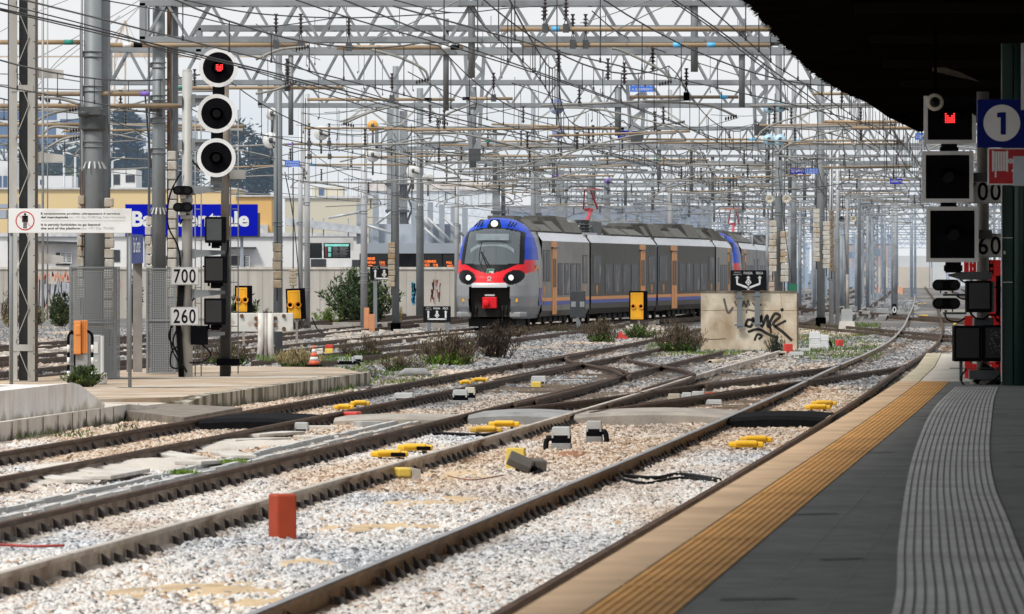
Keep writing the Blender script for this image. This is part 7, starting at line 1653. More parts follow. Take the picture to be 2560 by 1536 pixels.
mb.build('graffiti', [M('silver_spray', (0.40, 0.42, 0.46), 0.6, 0, 0.2, 3), M('outline_spray', (0.035, 0.035, 0.045), 0.8), M('orange_spray', (0.72, 0.20, 0.09), 0.7, 0, 0.3, 3)], t)
for nm, col, xs, seed, w0 in (('blue_spray', (0.06, 0.35, 0.55), (1030, 1039), 6, 4), ('rust_spray', (0.20, 0.06, 0.04), (1078, 1102), 7, 3), ('pink_spray', (0.62, 0.25, 0.27), (290, 300), 9, 1.2)):
    rr = random.Random(seed); mb = MB()
    for k in range(16):
        px = rr.uniform(*xs); py = rr.uniform(712, 755); stroke(mb, [wp(px, py-rr.uniform(8, 20)), wp(px+rr.uniform(-3, 3), py), wp(px+rr.uniform(-3, 3), py+rr.uniform(5, 14))], w0*rr.uniform(.6, 1.4)*Yl/F, -.006, True)
    mb.build('graffiti', M(nm, col, 0.8, 0, 0.4, 4), t)
def bbox_px(px0, px1, py0, py1, Y, depth, zb=-.25):
    return X(px0, Y), X(px1, Y), Z(py0, Y)
WHB = M('white_render', (0.80, 0.80, 0.79), 0.85, 0, 0.04, 0.5, dirt=(0.55, 0.54, 0.52), damt=0.3, dscale=0.4); YLB = M('yellow_render', (0.74, 0.57, 0.30), 0.85, 0, 0.03, 0.4); ORB = M('ochre_render', (0.70, 0.43, 0.15), 0.85, 0, 0.04, 0.4); CRB = M('cream_render', (0.62, 0.57, 0.44), 0.85, 0, 0.05, 0.3); GRB = M('station_steel', (0.33, 0.37, 0.42), 0.5, 0.1, 0.06, 0.5); DKB = M('dark_opening', (0.04, 0.042, 0.045), 0.5); PALE_R = M('pale_flat_roof', (0.6, 0.6, 0.61), 0.8)
BWIN = M('office_glass', (0.07, 0.12, 0.22), 0.15, 0, 0.3, 0.3)
def bld(name, label, px0, px1, py, Y, depth, mat, cat='building', roof=None, wins=(), zb=-.25, wmat=None):
    x0, x1_, z1 = X(px0, Y), X(px1, Y), Z(py, Y); t = thing(name, label, cat, (x0, Y, zb)); mb = MB(); mb.bx(0, x1_-x0, 0, depth, 0, z1-zb); mb.build('wall', mat, t)
    if roof: mb = MB(); mb.bx(-.15, x1_-x0+.15, -.15, depth+.15, z1-zb+.002, z1-zb+roof[0]); mb.build('roof', roof[1], t)
    for (a, b_, c, d) in wins:
        mb = MB(); mb.bx(X(a, Y)-x0, X(b_, Y)-x0, -.04, -.002, Z(d, Y)-zb, Z(c, Y)-zb); mb.build('window', wmat or BWIN, t)
    return t, x0, zb
t, bx0, bz = bld('station_annex', 'long low white station building behind the concrete wall, with air conditioners', -60, 905, 592, 318, 8, WHB, roof=(.2, PALE_R), wins=[(140, 175, 632, 664), (220, 300, 625, 655), (565, 622, 640, 664), (777, 815, 648, 668), (880, 900, 650, 668), (415, 470, 640, 664)], wmat=DKB)
Y = 317.5
mb = MB(); mb.prism([(X(20, Y)-bx0, Z(600, Y)-bz), (X(220, Y)-bx0, Z(606, Y)-bz), (X(225, Y)-bx0, Z(612, Y)-bz), (X(20, Y)-bx0, Z(606, Y)-bz)], -.8, .2); mb.bx(X(560, Y)-bx0, X(640, Y)-bx0, -.6, 0, Z(622, Y)-bz, Z(618, Y)-bz); fixn(mb.build('awning', DKB, t))
for px, py in ((157, 645), (172, 645), (606, 655), (617, 655)):
    mb = MB(); mb.bx(X(px-7, Y)-bx0, X(px+7, Y)-bx0, -.35, -.02, Z(py+14, Y)-bz, Z(py-14, Y)-bz); mb.build('air_conditioner', GREYW, t)
    mb = MB()
    for k in range(6): z = Z(py+10-k*4, Y)-bz; mb.bx(X(px-5, Y)-bx0, X(px+5, Y)-bx0, -.37, -.352, z, z+.03)
    mb.build('fan_grille', DKB, t)
bld('yellow_hall', 'pale yellow hall wall with white top edge behind the blue station sign', -70, 590, 474, 340, 12, YLB, roof=(.1, PALE_R))
t, bx0, bz = bld('ochre_tower', 'ochre block at the end of the yellow hall with an air conditioner', 590, 679, 492, 336, 8, ORB, roof=(.08, PALE_R)); mb = MB(); Y = 335.5; mb.bx(X(645, Y)-bx0, X(669, Y)-bx0, -.4, 0, Z(586, Y)-bz, Z(562, Y)-bz); mb.build('air_conditioner', GREYW, t)
t, bx0, bz = bld('cream_block', 'cream flat roofed building with a small roof house, behind the white masts', 712, 932, 496, 390, 12, CRB, roof=(.15, PALE_R))
mb = MB(); Y = 392; mb.bx(X(780, Y)-bx0, X(858, Y)-bx0, 2, 6, Z(496, Y)-bz, Z(468, Y)-bz); mb.build('roof_house', CRB, t); mb = MB(); mb.bx(X(797, Y)-bx0, X(809, Y)-bx0, 1.9, 1.98, Z(489, Y)-bz, Z(470, Y)-bz); mb.build('window', BWIN, t)
mb = MB(); mb.bx(X(860, Y)-bx0, X(930, Y)-bx0, 1.95, 2, Z(450, Y)-bz, Z(447, Y)-bz)
for k in range(12): mb.bx(X(860+k*6, Y)-bx0, X(860.8+k*6, Y)-bx0, 1.95, 2, Z(496, Y)-bz, Z(447, Y)-bz)
mb.build('roof_railing', GRB, t)
t, bx0, bz = bld('modern_block', 'distant white office block with blue window bands behind the lattice mast', -20, 205, 277, 620, 20, WHB, roof=(.6, PALE_R), wins=[(-15, 142, 280, 300), (-15, 60, 310, 338), (90, 112, 312, 340), (118, 140, 312, 340), (150, 200, 298, 318), (-15, 30, 345, 372), (70, 140, 345, 372), (165, 200, 330, 345)], zb=-.25)
t, bx0, bz = bld('modern_block', 'distant white office block with blue windows between the two thick poles', 262, 470, 298, 640, 20, WHB, roof=(.5, PALE_R), wins=[(345, 372, 300, 322), (376, 400, 330, 350), (330, 365, 345, 365), (290, 320, 340, 362), (410, 455, 310, 330)])
t, bx0, bz = bld('pale_house', 'white house low at the picture edge behind the lattice mast', -40, 26, 402, 420, 10, WHB, wins=[(-10, 4, 440, 470), (8, 18, 440, 470)]); t, bx0, bz = bld('pale_house', 'white roof house with a dark opening between the thick poles', 278, 340, 424, 380, 6, WHB, wins=[(314, 337, 438, 456), (280, 300, 436, 462)], wmat=DKB); t, bx0, bz = bld('pale_house', 'low white house among the trees beside the lattice mast', 84, 180, 440, 430, 6, WHB, wins=[(100, 110, 450, 462)]); t, bx0, bz = bld('hazy_hangar', 'pale blue hazy hangar roof behind the station fins', 905, 1240, 478, 430, 40, M('hangar_pale', (0.72, 0.76, 0.80), 0.7), roof=(.6, M('hangar_roof', (0.74, 0.68, 0.63), 0.8)))
t, bx0, bz = bld('hazy_hangar', 'greyish hazy warehouse seen above the train roof', 1215, 1780, 532, 700, 40, M('warehouse_grey', (0.22, 0.23, 0.27), 0.8), roof=(.8, M('warehouse_roof', (0.26, 0.22, 0.22), 0.8)))
t, bx0, bz = bld('far_building', 'hazy pink building at the end of the yard', 2090, 2240, 610, 900, 30, M('far_pink', (0.46, 0.37, 0.35), 0.85, 0, .25, .1, haze=False), roof=(1, PALE_R), wins=[(2110, 2135, 630, 645), (2150, 2170, 630, 645), (2180, 2200, 622, 640)], wmat=DKB); t, bx0, bz = bld('far_building', 'hazy pale wall block at the end of the yard, right of the pink building', 2235, 2420, 640, 980, 30, M('far_pale', (0.58, 0.60, 0.62), 0.85, 0, .15, .1, haze=False))  # distance haze is put into these paler wall colours
t, bx0, bz = bld('far_wall', 'long beige retaining wall across the end of the yard', 2040, 2330, 668, 870, 2, M('far_wall_beige', (0.50, 0.46, 0.41), 0.9, 0, .2, .15, haze=False), cat='wall')  # beige already lightened for haze in its base colour
for i, (px, py, w_) in enumerate(((2103, 700, .9), (2150, 702, .6), (2186, 699, 1.1), (2250, 703, .5))):
    p = D(px, py, 620); mb = MB(); mb.box((0, 0, .3), (w_, .4, .9), .3); mb.box((w_*.6, .3, .2), (w_*.5, .3, .6), -.2); tag(mb.build('orange_barrier', M('hazy_orange', (0.75, 0.42, 0.28), .7, haze=False) if i == 0 else MAT['hazy_orange'], None, (p.x, p.y, -.2)), 'hazy orange work barrier at the far end of the yard', 'barrier', 'orange barriers at the far end of the yard')
rr = random.Random(9)
for i in range(9):
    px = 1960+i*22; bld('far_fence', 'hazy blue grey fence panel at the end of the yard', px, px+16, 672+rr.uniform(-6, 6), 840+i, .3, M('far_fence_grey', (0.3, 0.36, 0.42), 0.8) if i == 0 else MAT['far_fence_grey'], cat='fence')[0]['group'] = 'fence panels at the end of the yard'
# rows of hazy thin masts at the end of the yard
for i in range(44):
    Y = rr.uniform(320, 900); px = rr.uniform(1880, 2330); mast(px, Y, rr.uniform(470, 600), rr.uniform(.16, .3), STEELB, 'hazy blue grey mast in the thicket at the end of the yard', -.2)[0]['group'] = 'hazy masts at the end of the yard'
# big blue station name sign
Y = 312; a = D(313, 590, Y); b_ = D(644, 511, Y); w = b_.x-a.x; h = b_.z-a.z; t = thing('station_name_sign', 'large blue station name sign with white letters, over the white building', 'sign', ((a.x+b_.x)/2, Y, (a.z+b_.z)/2))
mb = MB(); mb.bx(-w/2, w/2, 0, .35, -h/2, h/2); mb.build('panel', SIGNBLUE, t); mb = MB(); mb.bx(-w/2, w/2+.02, .02, .4, -h/2-.08, -h/2-.002); mb.bx(w/2+.002, w/2+.12, .02, .4, -h/2-.06, h/2-.45); mb.build('dark_edge', DKB, t)
text('Bari Centrale', h*.50, WHITE, (-.05, -.01, .06), t, bold=.035, width=w*.885)
mb = MB()
for x in (-2.4, 2.6): mb.bx(x-.08, x+.08, .4, .5, -h/2-2, h/2)
mb.build('frame', GRB, t)
# departure boards under the station roof
def led(px0, px1, py0, py1, Y, lines, label):
    a = D(px0, py1, Y); b_ = D(px1, py0, Y); w = b_.x-a.x; h = b_.z-a.z; t = thing('departure_board', label, 'departure board', ((a.x+b_.x)/2, Y, (a.z+b_.z)/2)); mb = MB(); mb.bx(-w/2, w/2, 0, .2, -h/2, h/2); mb.build('housing', M('board_black', (0.012, 0.012, 0.013), 0.5), t)
    for s, px, py, hh, wd in lines:
        p = D(px, py, Y); text(s, hh*Y/F, LEDO, (p.x-t.location.x, -.01, p.z-t.location.z), t, align='LEFT', bold=.02, width=wd*Y/F)
led(918, 974, 635, 668, 304, [('IRENZE', 919, 647, 6.5, 18), ('TRENITALIA'[3:], 919, 656.5, 6, 20), ('13:56', 949, 656.5, 6, 13), ('via', 920, 664, 3.5, 11), ('11:11', 950, 663, 3.5, 12)], 'black departure board with orange letters, left one under the station roof')
led(1060, 1104, 636, 675, 304, [('CI-BRINDISI', 1061, 654, 6, 29), ('LECCE', 1061, 662.5, 5.5, 13), ('12:46', 1083, 662.5, 5.5, 12), ('via', 1062, 668, 3, 8), ('11:57', 1085, 668, 3, 10)], 'black departure board with orange letters, middle one beside the grey mast')
led(1108, 1142, 637, 675, 304, [('POLI', 1116, 657, 6, 13), ('BARLETTA', 1118, 665, 5, 15), ('via', 1118, 671, 3, 10)], 'black departure board with orange letters, cut off by the train')
for px0, px1, lb, fl in ((775, 805, 'dark information screen left of the bright one on the white building', 0), (809, 876, 'dark information screen with a teal header on the white building', 1)):
    Y = 310; a = D(px0, 646, Y); b_ = D(px1, 608, Y); w = b_.x-a.x; h = b_.z-a.z; t = thing('information_screen', lb, 'screen', ((a.x+b_.x)/2, Y, (a.z+b_.z)/2)); mb = MB(); mb.bx(-w/2, w/2, 0, .15, -h/2, h/2); mb.build('housing', INK, t); mb = MB(); mb.bx(-w/2+.05, w/2-.05, -.01, 0, -h/2+.04, h/2-.04); mb.build('display', SCR, t)
    if fl:
        mb = MB(); mb.bx(-w/2+.06, w/2-.08, -.016, -.011, h/2-.17, h/2-.05); mb.bx(-w*.33, -w*.22, -.016, -.011, -h*.08, h*.24); mb.bx(-w*.33, -w*.22, -.016, -.011, -h*.4, -h*.15); mb.build('bright_field', SCRT, t)
        mb = MB(); mb.bx(-w/2+.08, -w/2+.17, -.016, -.011, -h*.42, h*.26); mb.build('red_field', SCRR, t)
        mb = MB(); rr = random.Random(3)
        for k in range(8): z = h*(.22-.085*k); mb.bx(-w*.15, -w*.15+rr.uniform(.2, .35), -.016, -.011, z, z+.025); mb.bx(w*.1, w*.1+rr.uniform(.3, .5), -.016, -.011, z, z+.025)
        mb.build('text_rows', GREYINK, t)
# station roof with upright fins
t = thing('station_roof', 'grey steel station roof with upright fins and raking struts, left of the train', 'roof', (X(905, 305), 305, 0)); sx0 = X(905, 305); Y = 305
def rp_(px, py): return X(px, Y)-sx0, Z(py, Y)
mb = MB(); x0, z0 = rp_(905, 634); x1_, z1 = rp_(1150, 608); mb.bx(x0, x1_, 0, 3, z0, z1); mb.build('fascia', GRB, t)
mb = MB(); x0, z0 = rp_(920, 608); x1_, z1 = rp_(1150, 560); mb.bx(x0, x1_, 1.5, 6, z0, z1); mb.build('upper_wall', M('roof_wall', (0.42, 0.46, 0.51), 0.6, 0, .06, .5), t)
mb = MB(); x0, z0 = rp_(895, 680); x1_, z1 = rp_(1150, 634); mb.bx(x0, x1_, 3.0, 3.2, z0, z1); mb.build('dark_recess', DKB, t)
for px, py in ((897, 508), (939, 486), (1036, 500), (1075, 506), (1104, 511), (1133, 516), (1162, 520)):
    mb = MB(); xa, za = rp_(px-7, 610); xb_, zb_ = rp_(px+7, py); mb.bx(xa, xb_, 1.0, 1.2, za, zb_); mb.build('fin', GRB, t)
mb = MB()
for (a, b_, c, d) in ((1060, 570, 1110, 615), (1068, 545, 1135, 610), (1110, 545, 1160, 590), (1040, 528, 1075, 575), (900, 530, 820, 545), (940, 560, 985, 525), (905, 560, 985, 585)):
    xa, za = rp_(a, b_); xb_, zb_ = rp_(c, d); mb.tube((xa, .6, za), (xb_, .6, zb_), .07, 8)
mb.build('strut', SILVERP, t)
mb = MB(); xa, za = rp_(712, 552); xb_, zb_ = rp_(905, 575); xc_, zc2 = rp_(712, 545)
mb.prism([(rp_(712, 563)[0], rp_(712, 563)[1]), (rp_(903, 585)[0], rp_(903, 585)[1]), (rp_(903, 566)[0], rp_(903, 566)[1]), (rp_(712, 544)[0], rp_(712, 544)[1])], .4, 4); fixn(mb.build('sloping_canopy', M('canopy_pale', (0.52, 0.55, 0.59), 0.5, 0.1), t))
mb = MB()
for px in (780, 808, 870): xa, za = rp_(px, 592); xb_, zb_ = rp_(px, 560); mb.bx(xa-.03, xa+.03, .6, .7, za, zb_+.3)
mb.build('canopy_post', GRB, t)
mb = MB(); xa, za = rp_(740, 626); xb_, zb_ = rp_(877, 593); mb.bx(xa, xb_, 5, 5.2, za, zb_); mb.build('white_header', WHB, t)
t = thing('side_canopy', 'grey canopy slabs at the picture edge behind the prohibition sign', 'roof', (X(0, 330), 330, 0)); mb = MB(); c0 = X(0, 330); mb.bx(X(-40, 330)-c0, X(102, 330)-c0, -3, 0, Z(522, 330), Z(512, 330)); mb.bx(X(-40, 330)-c0, X(30, 330)-c0, -4, 0, Z(548, 330), Z(527, 330)); mb.build('slab', GRB, t); mb = MB(); mb.bx(X(-12, 330)-c0, X(4, 330)-c0, -2, -1.8, 0, Z(530, 330)); mb.build('column', GRB, t)
# crane
Y = 560; t = thing('tower_crane', 'distant tan tower crane between the thick poles', 'crane', (X(300, Y), Y, 0)); c0 = X(300, Y); CRM = M('crane_tan', (0.62, 0.44, 0.27), 0.7); mb = MB(); hz = Z(52, Y); ww = .5
for sx in (-ww, ww): mb.bar((sx, 0, 0), (sx, 0, hz-3), .16)
k = 0; z = 15
while z < hz-4: mb.bar((-ww if k % 2 else ww, 0, z), (ww if k % 2 else -ww, 0, z+1.1), .1); z += 1.1; k += 1
mb.build('tower', CRM, t); mb = MB(); mb.bar((-.8, 0, hz-3), (.5, 0, hz), .2); mb.bar((.5, 0, hz), (1.0, 0, hz-3), .16); mb.bar((-.5, 0, Z(138, Y)), (5.6, 0, Z(138, Y)), .45, .4); mb.bar((-14, 0, Z(142, Y)), (14, 0, Z(142, Y)), .14); mb.build('jib', CRM, t); mb = MB(); mb.bar((.5, 0, hz), (3.6, 0, hz-6), .05); mb.bar((.5, 0, hz), (-1.0, 0, hz-7), .05); mb.build('stay_cable', CRM, t)
for px, py, Y, lb in ((188, 389, 360, 'twin armed street lamp behind the yellow hall'), (281, 403, 365, 'single armed street lamp right of the thickest pole'), (160, 376, 372, 'slim pale lamp post beside the lattice mast')):
    t = thing('street_lamp', lb, 'street lamp', (X(px, Y), Y, 0)); h = Z(py, Y); mb = MB(); mb.tube((0, 0, 0), (0, 0, h), .07, 8); mb.build('pole', SILVERP, t)
    for s in ((-1, 1) if 'twin' in lb else (1,)):
        mb = MB(); mb.bar((0, 0, h), (s*.35, 0, h+.12), .05); mb.bar((s*.3, 0, h+.1), (s*.75, 0, h+.25), .16, .09); mb.build('lamp_head', WHITE, t)

# ---------------------------------------------------------------- plants
def leafmat(name, col, var=.35):
    m, nt, out, b = newmat(name)
    n1 = noise(nt, 2.2, 4); n2 = noise(nt, 14, 2)
    c = ramp(nt, n1, [(0.3, tuple(x*(1-var) for x in col)), (0.72, tuple(x*(1+var) for x in col))]); d = ramp(nt, n2, [(0.3, (0.6, 0.6, 0.6)), (0.7, (1.25, 1.25, 1.2))])
    c = mixc(nt, 1.0, c, d, 'MULTIPLY'); nt.links.new(c, b.inputs['Base Color']); b.inputs['Roughness'].default_value = 0.75; b.inputs['Specular IOR Level'].default_value = 0.2
    finish(nt, out, b); return m
LF_G = leafmat('leaf_green', (0.095, 0.15, 0.04)); LF_B = leafmat('leaf_bright', (0.16, 0.26, 0.04)); LF_O = leafmat('leaf_oleander', (0.055, 0.085, 0.045)); LF_D = leafmat('leaf_dark', (0.035, 0.055, 0.04)); LF_BR = leafmat('weed_brown', (0.125, 0.094, 0.062)); LF_TW = leafmat('twig_dark', (0.055, 0.04, 0.033)); LF_ST = leafmat('straw', (0.34, 0.27, 0.14)); LF_CY = leafmat('conifer_dark', (0.018, 0.034, 0.032), .3); LF_PI = leafmat('broadleaf_far', (0.04, 0.075, 0.045)); LF_OL = leafmat('olive_far', (0.13, 0.14, 0.055)); FLOW = M('tiny_flower', (0.7, 0.6, 0.12), 0.7)
def leafquad(mb, p, d, L, w, rr):
    d = d.normalized(); a = d.cross(Vector((rr.uniform(-1, 1), rr.uniform(-1, 1), rr.uniform(-1, 1)))).normalized()*w/2
    mb.add([p, p+d*L*.5+a, p+d*L, p+d*L*.5-a], [(0, 1, 2, 3)])
def weeds(px0, px1, py0, py1, label, seed, mats, name='weed_bush', n=900, kind='twig', Y=None, zb=-.2, low=None, cat='bush', leaf=.10, stuff=False):
    """a bush of upright stems whose small leaves spread through its volume; photo box gives its size"""
    rr = random.Random(seed)
    if Y: base = D((px0+px1)/2, py1, Y); base.z = zb
    else: base = G((px0+px1)/2, py1, zb)
    s = base.y/F; w = (px1-px0)*s; h = (py1-py0)*s
    t = thing(name, label, cat, base) if not stuff else None
    stems = MB(); fol = MB(); fol2 = MB(); fl = MB(); nst = max(10, int(n/26))
    for k in range(nst):
        a = rr.uniform(0, 6.28); r0 = rr.uniform(0, .35)*w; x0 = r0*math.cos(a); y0 = r0*math.sin(a)*.8
        lean = Vector((x0*1.0+rr.uniform(-.12, .12)*w, y0*.8+rr.uniform(-.1, .1)*w, h*rr.uniform(.55, 1.02)*(1-.45*(r0/(.35*w+1e-6))**2)))
        p0 = Vector((x0*.75, y0*.75, 0)); P = [p0, p0+lean*.5+Vector((rr.uniform(-.05, .05)*w, 0, 0)), p0+lean]
        stems.path(P, [.008, .006, .003], 4, False)
        for j in range(int(n/nst)):
            u = rr.uniform(.12, 1.0); p = P[0].lerp(P[1], u*2) if u < .5 else P[1].lerp(P[2], u*2-1); out = Vector((rr.uniform(-1, 1), rr.uniform(-1, 1), rr.uniform(.1, 1.3)))
            p = p+Vector((rr.uniform(-.05, .05)*w, rr.uniform(-.05, .05)*w, 0))
            if kind == 'twig':
                if u < .5 and low: leafquad(fol2, p, out, leaf*rr.uniform(.6, 1.2), leaf*.45, rr)
                else: leafquad(fol, p, Vector((out.x*.6, out.y*.6, out.z+.5)), leaf*rr.uniform(.8, 1.7), leaf*.22, rr)
            else: leafquad(fol if rr.random() < .75 else fol2, p, out, leaf*rr.uniform(.7, 1.4), leaf*.35, rr)
            if rr.random() < .012: leafquad(fl, p, out, .04, .04, rr)
    stems.build('stem', mats[2] if len(mats) > 2 else LF_TW, t); fol.build('foliage', mats[0], t)
    if fol2.v: fol2.build('leaf', mats[1], t)
    if fl.v: fl.build('flower', FLOW, t)
    return t
weeds(1050, 1200, 826, 922, 'large weed bush with brown tops and green base in front of the low direction board', 1, (LF_BR, LF_B), n=3200, low=True, leaf=.11)
weeds(1190, 1300, 806, 900, 'dark twiggy bush with bare stems in front of the train nose', 2, (LF_TW, LF_BR), n=1900, leaf=.12)
weeds(1455, 1550, 796, 864, 'brown and green bush in front of the first yellow orange door', 3, (LF_BR, LF_G), n=1900, low=True, leaf=.11)
weeds(1540, 1645, 812, 850, 'low green bush behind the tipped red wedge', 4, (LF_G, LF_BR), n=1300, kind='leafy', leaf=.11)
weeds(1640, 1755, 800, 888, 'brown and green weed bush directly left of the wall block', 5, (LF_BR, LF_G), n=2800, low=True, leaf=.11)
weeds(816, 985, 660, 806, 'big oleander bush with narrow dark leaves against the concrete wall', 6, (LF_O, LF_G), name='oleander_bush', n=5200, kind='leafy', Y=266, leaf=.24)
weeds(124, 178, 762, 850, 'dark green bush below the wall graffiti', 7, (LF_O, LF_OL), n=2300, kind='leafy', Y=250, leaf=.16)
weeds(325, 352, 705, 840, 'dark oleander behind the small station name board', 8, (LF_O, LF_D), name='oleander_bush', n=1500, kind='leafy', Y=255, leaf=.2)
weeds(575, 640, 712, 800, 'oleander half hidden behind the marker board and buffer stop', 9, (LF_O, LF_G), name='oleander_bush', n=1500, kind='leafy', Y=255, leaf=.2)
weeds(168, 252, 905, 960, 'green leafy bush growing at the foot of the call column', 10, (LF_G, LF_D), n=1900, kind='leafy', Y=104.5, zb=.1, leaf=.07)
weeds(510, 640, 850, 908, 'brown weeds behind the low platform at the buffer stop', 11, (LF_BR, LF_G), n=2200, low=True, leaf=.10, Y=140, zb=-.1)
weeds(690, 815, 868, 925, 'straw and green weeds around the traffic cone', 12, (LF_ST, LF_G), n=2400, low=True, leaf=.09, Y=132, zb=-.1)
weeds(850, 985, 840, 905, 'sparse brown weeds beyond the low platform end', 13, (LF_BR, LF_G), n=1500, low=True, leaf=.09)
weeds(940, 1060, 890, 935, 'green and brown weeds by the grey casing', 14, (LF_BR, LF_G), n=1400, low=True, leaf=.07)
weeds(2, 60, 745, 840, 'pale dry weeds left of the lattice mast', 15, (LF_BR, LF_ST), n=1300, low=True, leaf=.15, Y=250)
weeds(60, 125, 800, 848, 'yellow green weeds below the graffiti', 16, (LF_OL, LF_ST), n=1000, kind='leafy', leaf=.13, Y=255)
weeds(1915, 1965, 835, 888, 'thin dark weed climbing the wall block corner', 17, (LF_D, LF_G), n=700, leaf=.08, Y=167)
weeds(640, 700, 762, 806, 'bare brown shrub behind the buffer stop', 18, (LF_TW, LF_BR), n=700, leaf=.14, Y=250)
weeds(786, 850, 770, 812, 'yellow green weeds at the foot of the oleander', 19, (LF_B, LF_OL), n=900, kind='leafy', leaf=.12, Y=262)
weeds(985, 1010, 745, 790, 'brown reeds beside the hidden direction sign', 20, (LF_ST, LF_BR), n=400, leaf=.15, Y=262)
weeds(1300, 1460, 812, 836, 'low brown weeds along the track in front of the train', 21, (LF_BR, LF_G), n=1800, low=True, leaf=.09)
weeds(1225, 1330, 815, 850, 'reddish weed fringe under the train side', 22, (LF_BR, LF_ST), n=900, leaf=.09)
weeds(700, 760, 780, 835, 'brown twigs behind the tilted marker board', 23, (LF_TW, LF_G), n=600, leaf=.13, Y=230)
def grass(pts, z, n, h, seed, mats, label):
    rr = random.Random(seed); mb = MB()
    for k in range(n):
        px = rr.uniform(pts[0], pts[1]); py = rr.uniform(pts[2], pts[3]); c = G(px, py, z); hh = h*1.5*rr.uniform(.4, 1.2)
        if noise_like(c.x, c.y) < .36: continue
        d = Vector((rr.uniform(-.5, .5), rr.uniform(-.5, .5), 1)); mb.mi = rr.randint(0, len(mats)-1); leafquad(mb, c, d, hh, hh*.22, rr)
    tag(mb.build('grass', mats), label, 'grass', kind='stuff')
from mathutils import noise as mnoise
def noise_like(x, y): return .5+.6*mnoise.noise((x*.9, y*.22, 3.1))
grass((1985, 2200, 812, 905), -.2, 9000, .10, 1, [LF_B, LF_OL, LF_G], 'yellow green grass around the pale signal boxes')
grass((560, 890, 925, 985), -.18, 2600, .09, 2, [LF_B, LF_G], 'green grass strip at the foot of the low platform kerb')
grass((880, 1100, 900, 965), -.2, 4200, .09, 3, [LF_B, LF_G, LF_ST], 'grass patches beyond the low platform end')
grass((1620, 1850, 862, 895), -.2, 4500, .10, 4, [LF_B, LF_G], 'bright grass at the foot of the wall block and weed bush')
grass((1850, 1985, 868, 890), -.2, 1800, .10, 5, [LF_OL, LF_G, LF_D], 'grass under the graffitied wall block')
grass((0, 230, 1068, 1100), -.18, 500, .06, 6, [LF_G, LF_OL], 'moss tufts at the foot of the stepped wall'); grass((200, 350, 1030, 1085), -.2, 700, .07, 9, [LF_G, LF_D, LF_OL], 'dark moss at the ramp foot')
grass((640, 880, 893, 905), .1, 900, .06, 7, [LF_B, LF_G], 'grass sprouting on the low platform top'); grass((2190, 2290, 930, 985), -.2, 300, .06, 8, [LF_OL, LF_B], 'tufts between the nearest track and the ramp kerb')
for i, (px, py, lb) in enumerate(((455, 1187, 'bright grass tuft in the trough nearer the frame edge'), (582, 1160, 'bright grass tuft in the trough farther along'))):
    c = G(px, py, -.12); rr = random.Random(i); mb = MB()
    for k in range(160): leafquad(mb, c+Vector((rr.gauss(0, .07), rr.gauss(0, .07), 0)), Vector((rr.uniform(-.8, .8), rr.uniform(-.8, .8), 1)), .07, .014, rr)
    tag(mb.build('grass_tuft', LF_B), lb, 'grass tuft')
def tree(px, ptop, pbase, wpx, Y, label, seed, mats, kind='cone', n=3000, leaf=.5, name='conifer_tree'):
    rr = random.Random(seed); x = X(px, Y); zt = Z(ptop, Y); zb = -.2; w = wpx*Y/F/2; t = thing(name, label, 'tree', (x, Y, zb)); h = zt-zb
    mb = MB(); mb.path([(0, 0, 0), (.1, 0, h*.5), (0, 0, h*.97)], [.3, .2, .05], 7)
    crown = MB(); crown.mi = 0; zlow = h*(.15 if kind == 'cone' else .3); clumps = []
    for k in range(120 if kind == 'cone' else 70):
        if kind == 'cone':
            u = rr.random()**.8; z = zlow+(h-zlow)*u; rad = w*(1-u)**.75*(.75+.35*math.sin(u*34+seed))+.12; a = rr.uniform(0, 6.28); q = rad*rr.uniform(.55, 1.05); c = Vector((q*math.cos(a), q*math.sin(a), z-.15*q))
            mb.path([(0, 0, z+.1*q), c], [.06, .02], 4, False)
        elif kind == 'column':
            u = rr.random(); z = zlow+(h-zlow)*u; rad = w*math.sin(math.pi*min(1, .12+u*.9))**.6; a = rr.uniform(0, 6.28); q = rad*rr.uniform(.4, 1.0); c = Vector((q*math.cos(a), q*math.sin(a), z))
        else:
            a = rr.uniform(0, 6.28); el = rr.uniform(-.35, 1.0); q = rr.uniform(.5, 1.0); c = Vector((w*q*math.cos(a)*math.cos(el), w*q*math.sin(a)*math.cos(el), h*.62+h*.36*q*math.sin(el)))
            mb.path([(0, 0, h*.4), (c.x*.5, c.y*.5, (h*.45+c.z)/2), c], [.12, .08, .03], 4, False)
        clumps.append(c)
    for k in range(n):
        c = rr.choice(clumps); sp = leaf*(1.1 if kind == 'cone' else 1.9); p = c+Vector((rr.gauss(0, sp*.6), rr.gauss(0, sp*.6), rr.gauss(0, sp*.45))); crown.mi = 0 if rr.random() < .7 else 1
        out = Vector((p.x, p.y, rr.uniform(-.5, .6)*w))+Vector((rr.uniform(-1, 1), rr.uniform(-1, 1), rr.uniform(-1, 1)))*.6
        leafquad(crown, p, out, leaf*rr.uniform(.7, 1.5), leaf*.45, rr)
    mb.build('trunk', LF_TW, t); crown.build('crown', mats, t)
LF_CY2 = leafmat('conifer_light', (0.04, 0.066, 0.055), .3)
tree(313, 286, 470, 96, 480, 'tall pointed conifer between the two thick poles', 1, (LF_CY, LF_CY2), n=4200, leaf=.5)
tree(598, 322, 490, 34, 460, 'slim dark cypress right of the lowest signal disc', 2, (LF_CY, LF_CY2), 'column', n=2600, leaf=.4, name='cypress_tree')
tree(652, 352, 490, 70, 450, 'dark wide cypress behind the white line discs', 3, (LF_CY, LF_CY2), 'cone', n=3800, leaf=.45, name='cypress_tree')
tree(560, 395, 490, 60, 470, 'low dark conifer behind the signal ladder', 4, (LF_CY, LF_CY2), n=2600, leaf=.45)
tree(350, 390, 490, 110, 500, 'broad dark conifer behind the second thick pole', 5, (LF_CY, LF_CY2), n=3400, leaf=.5)
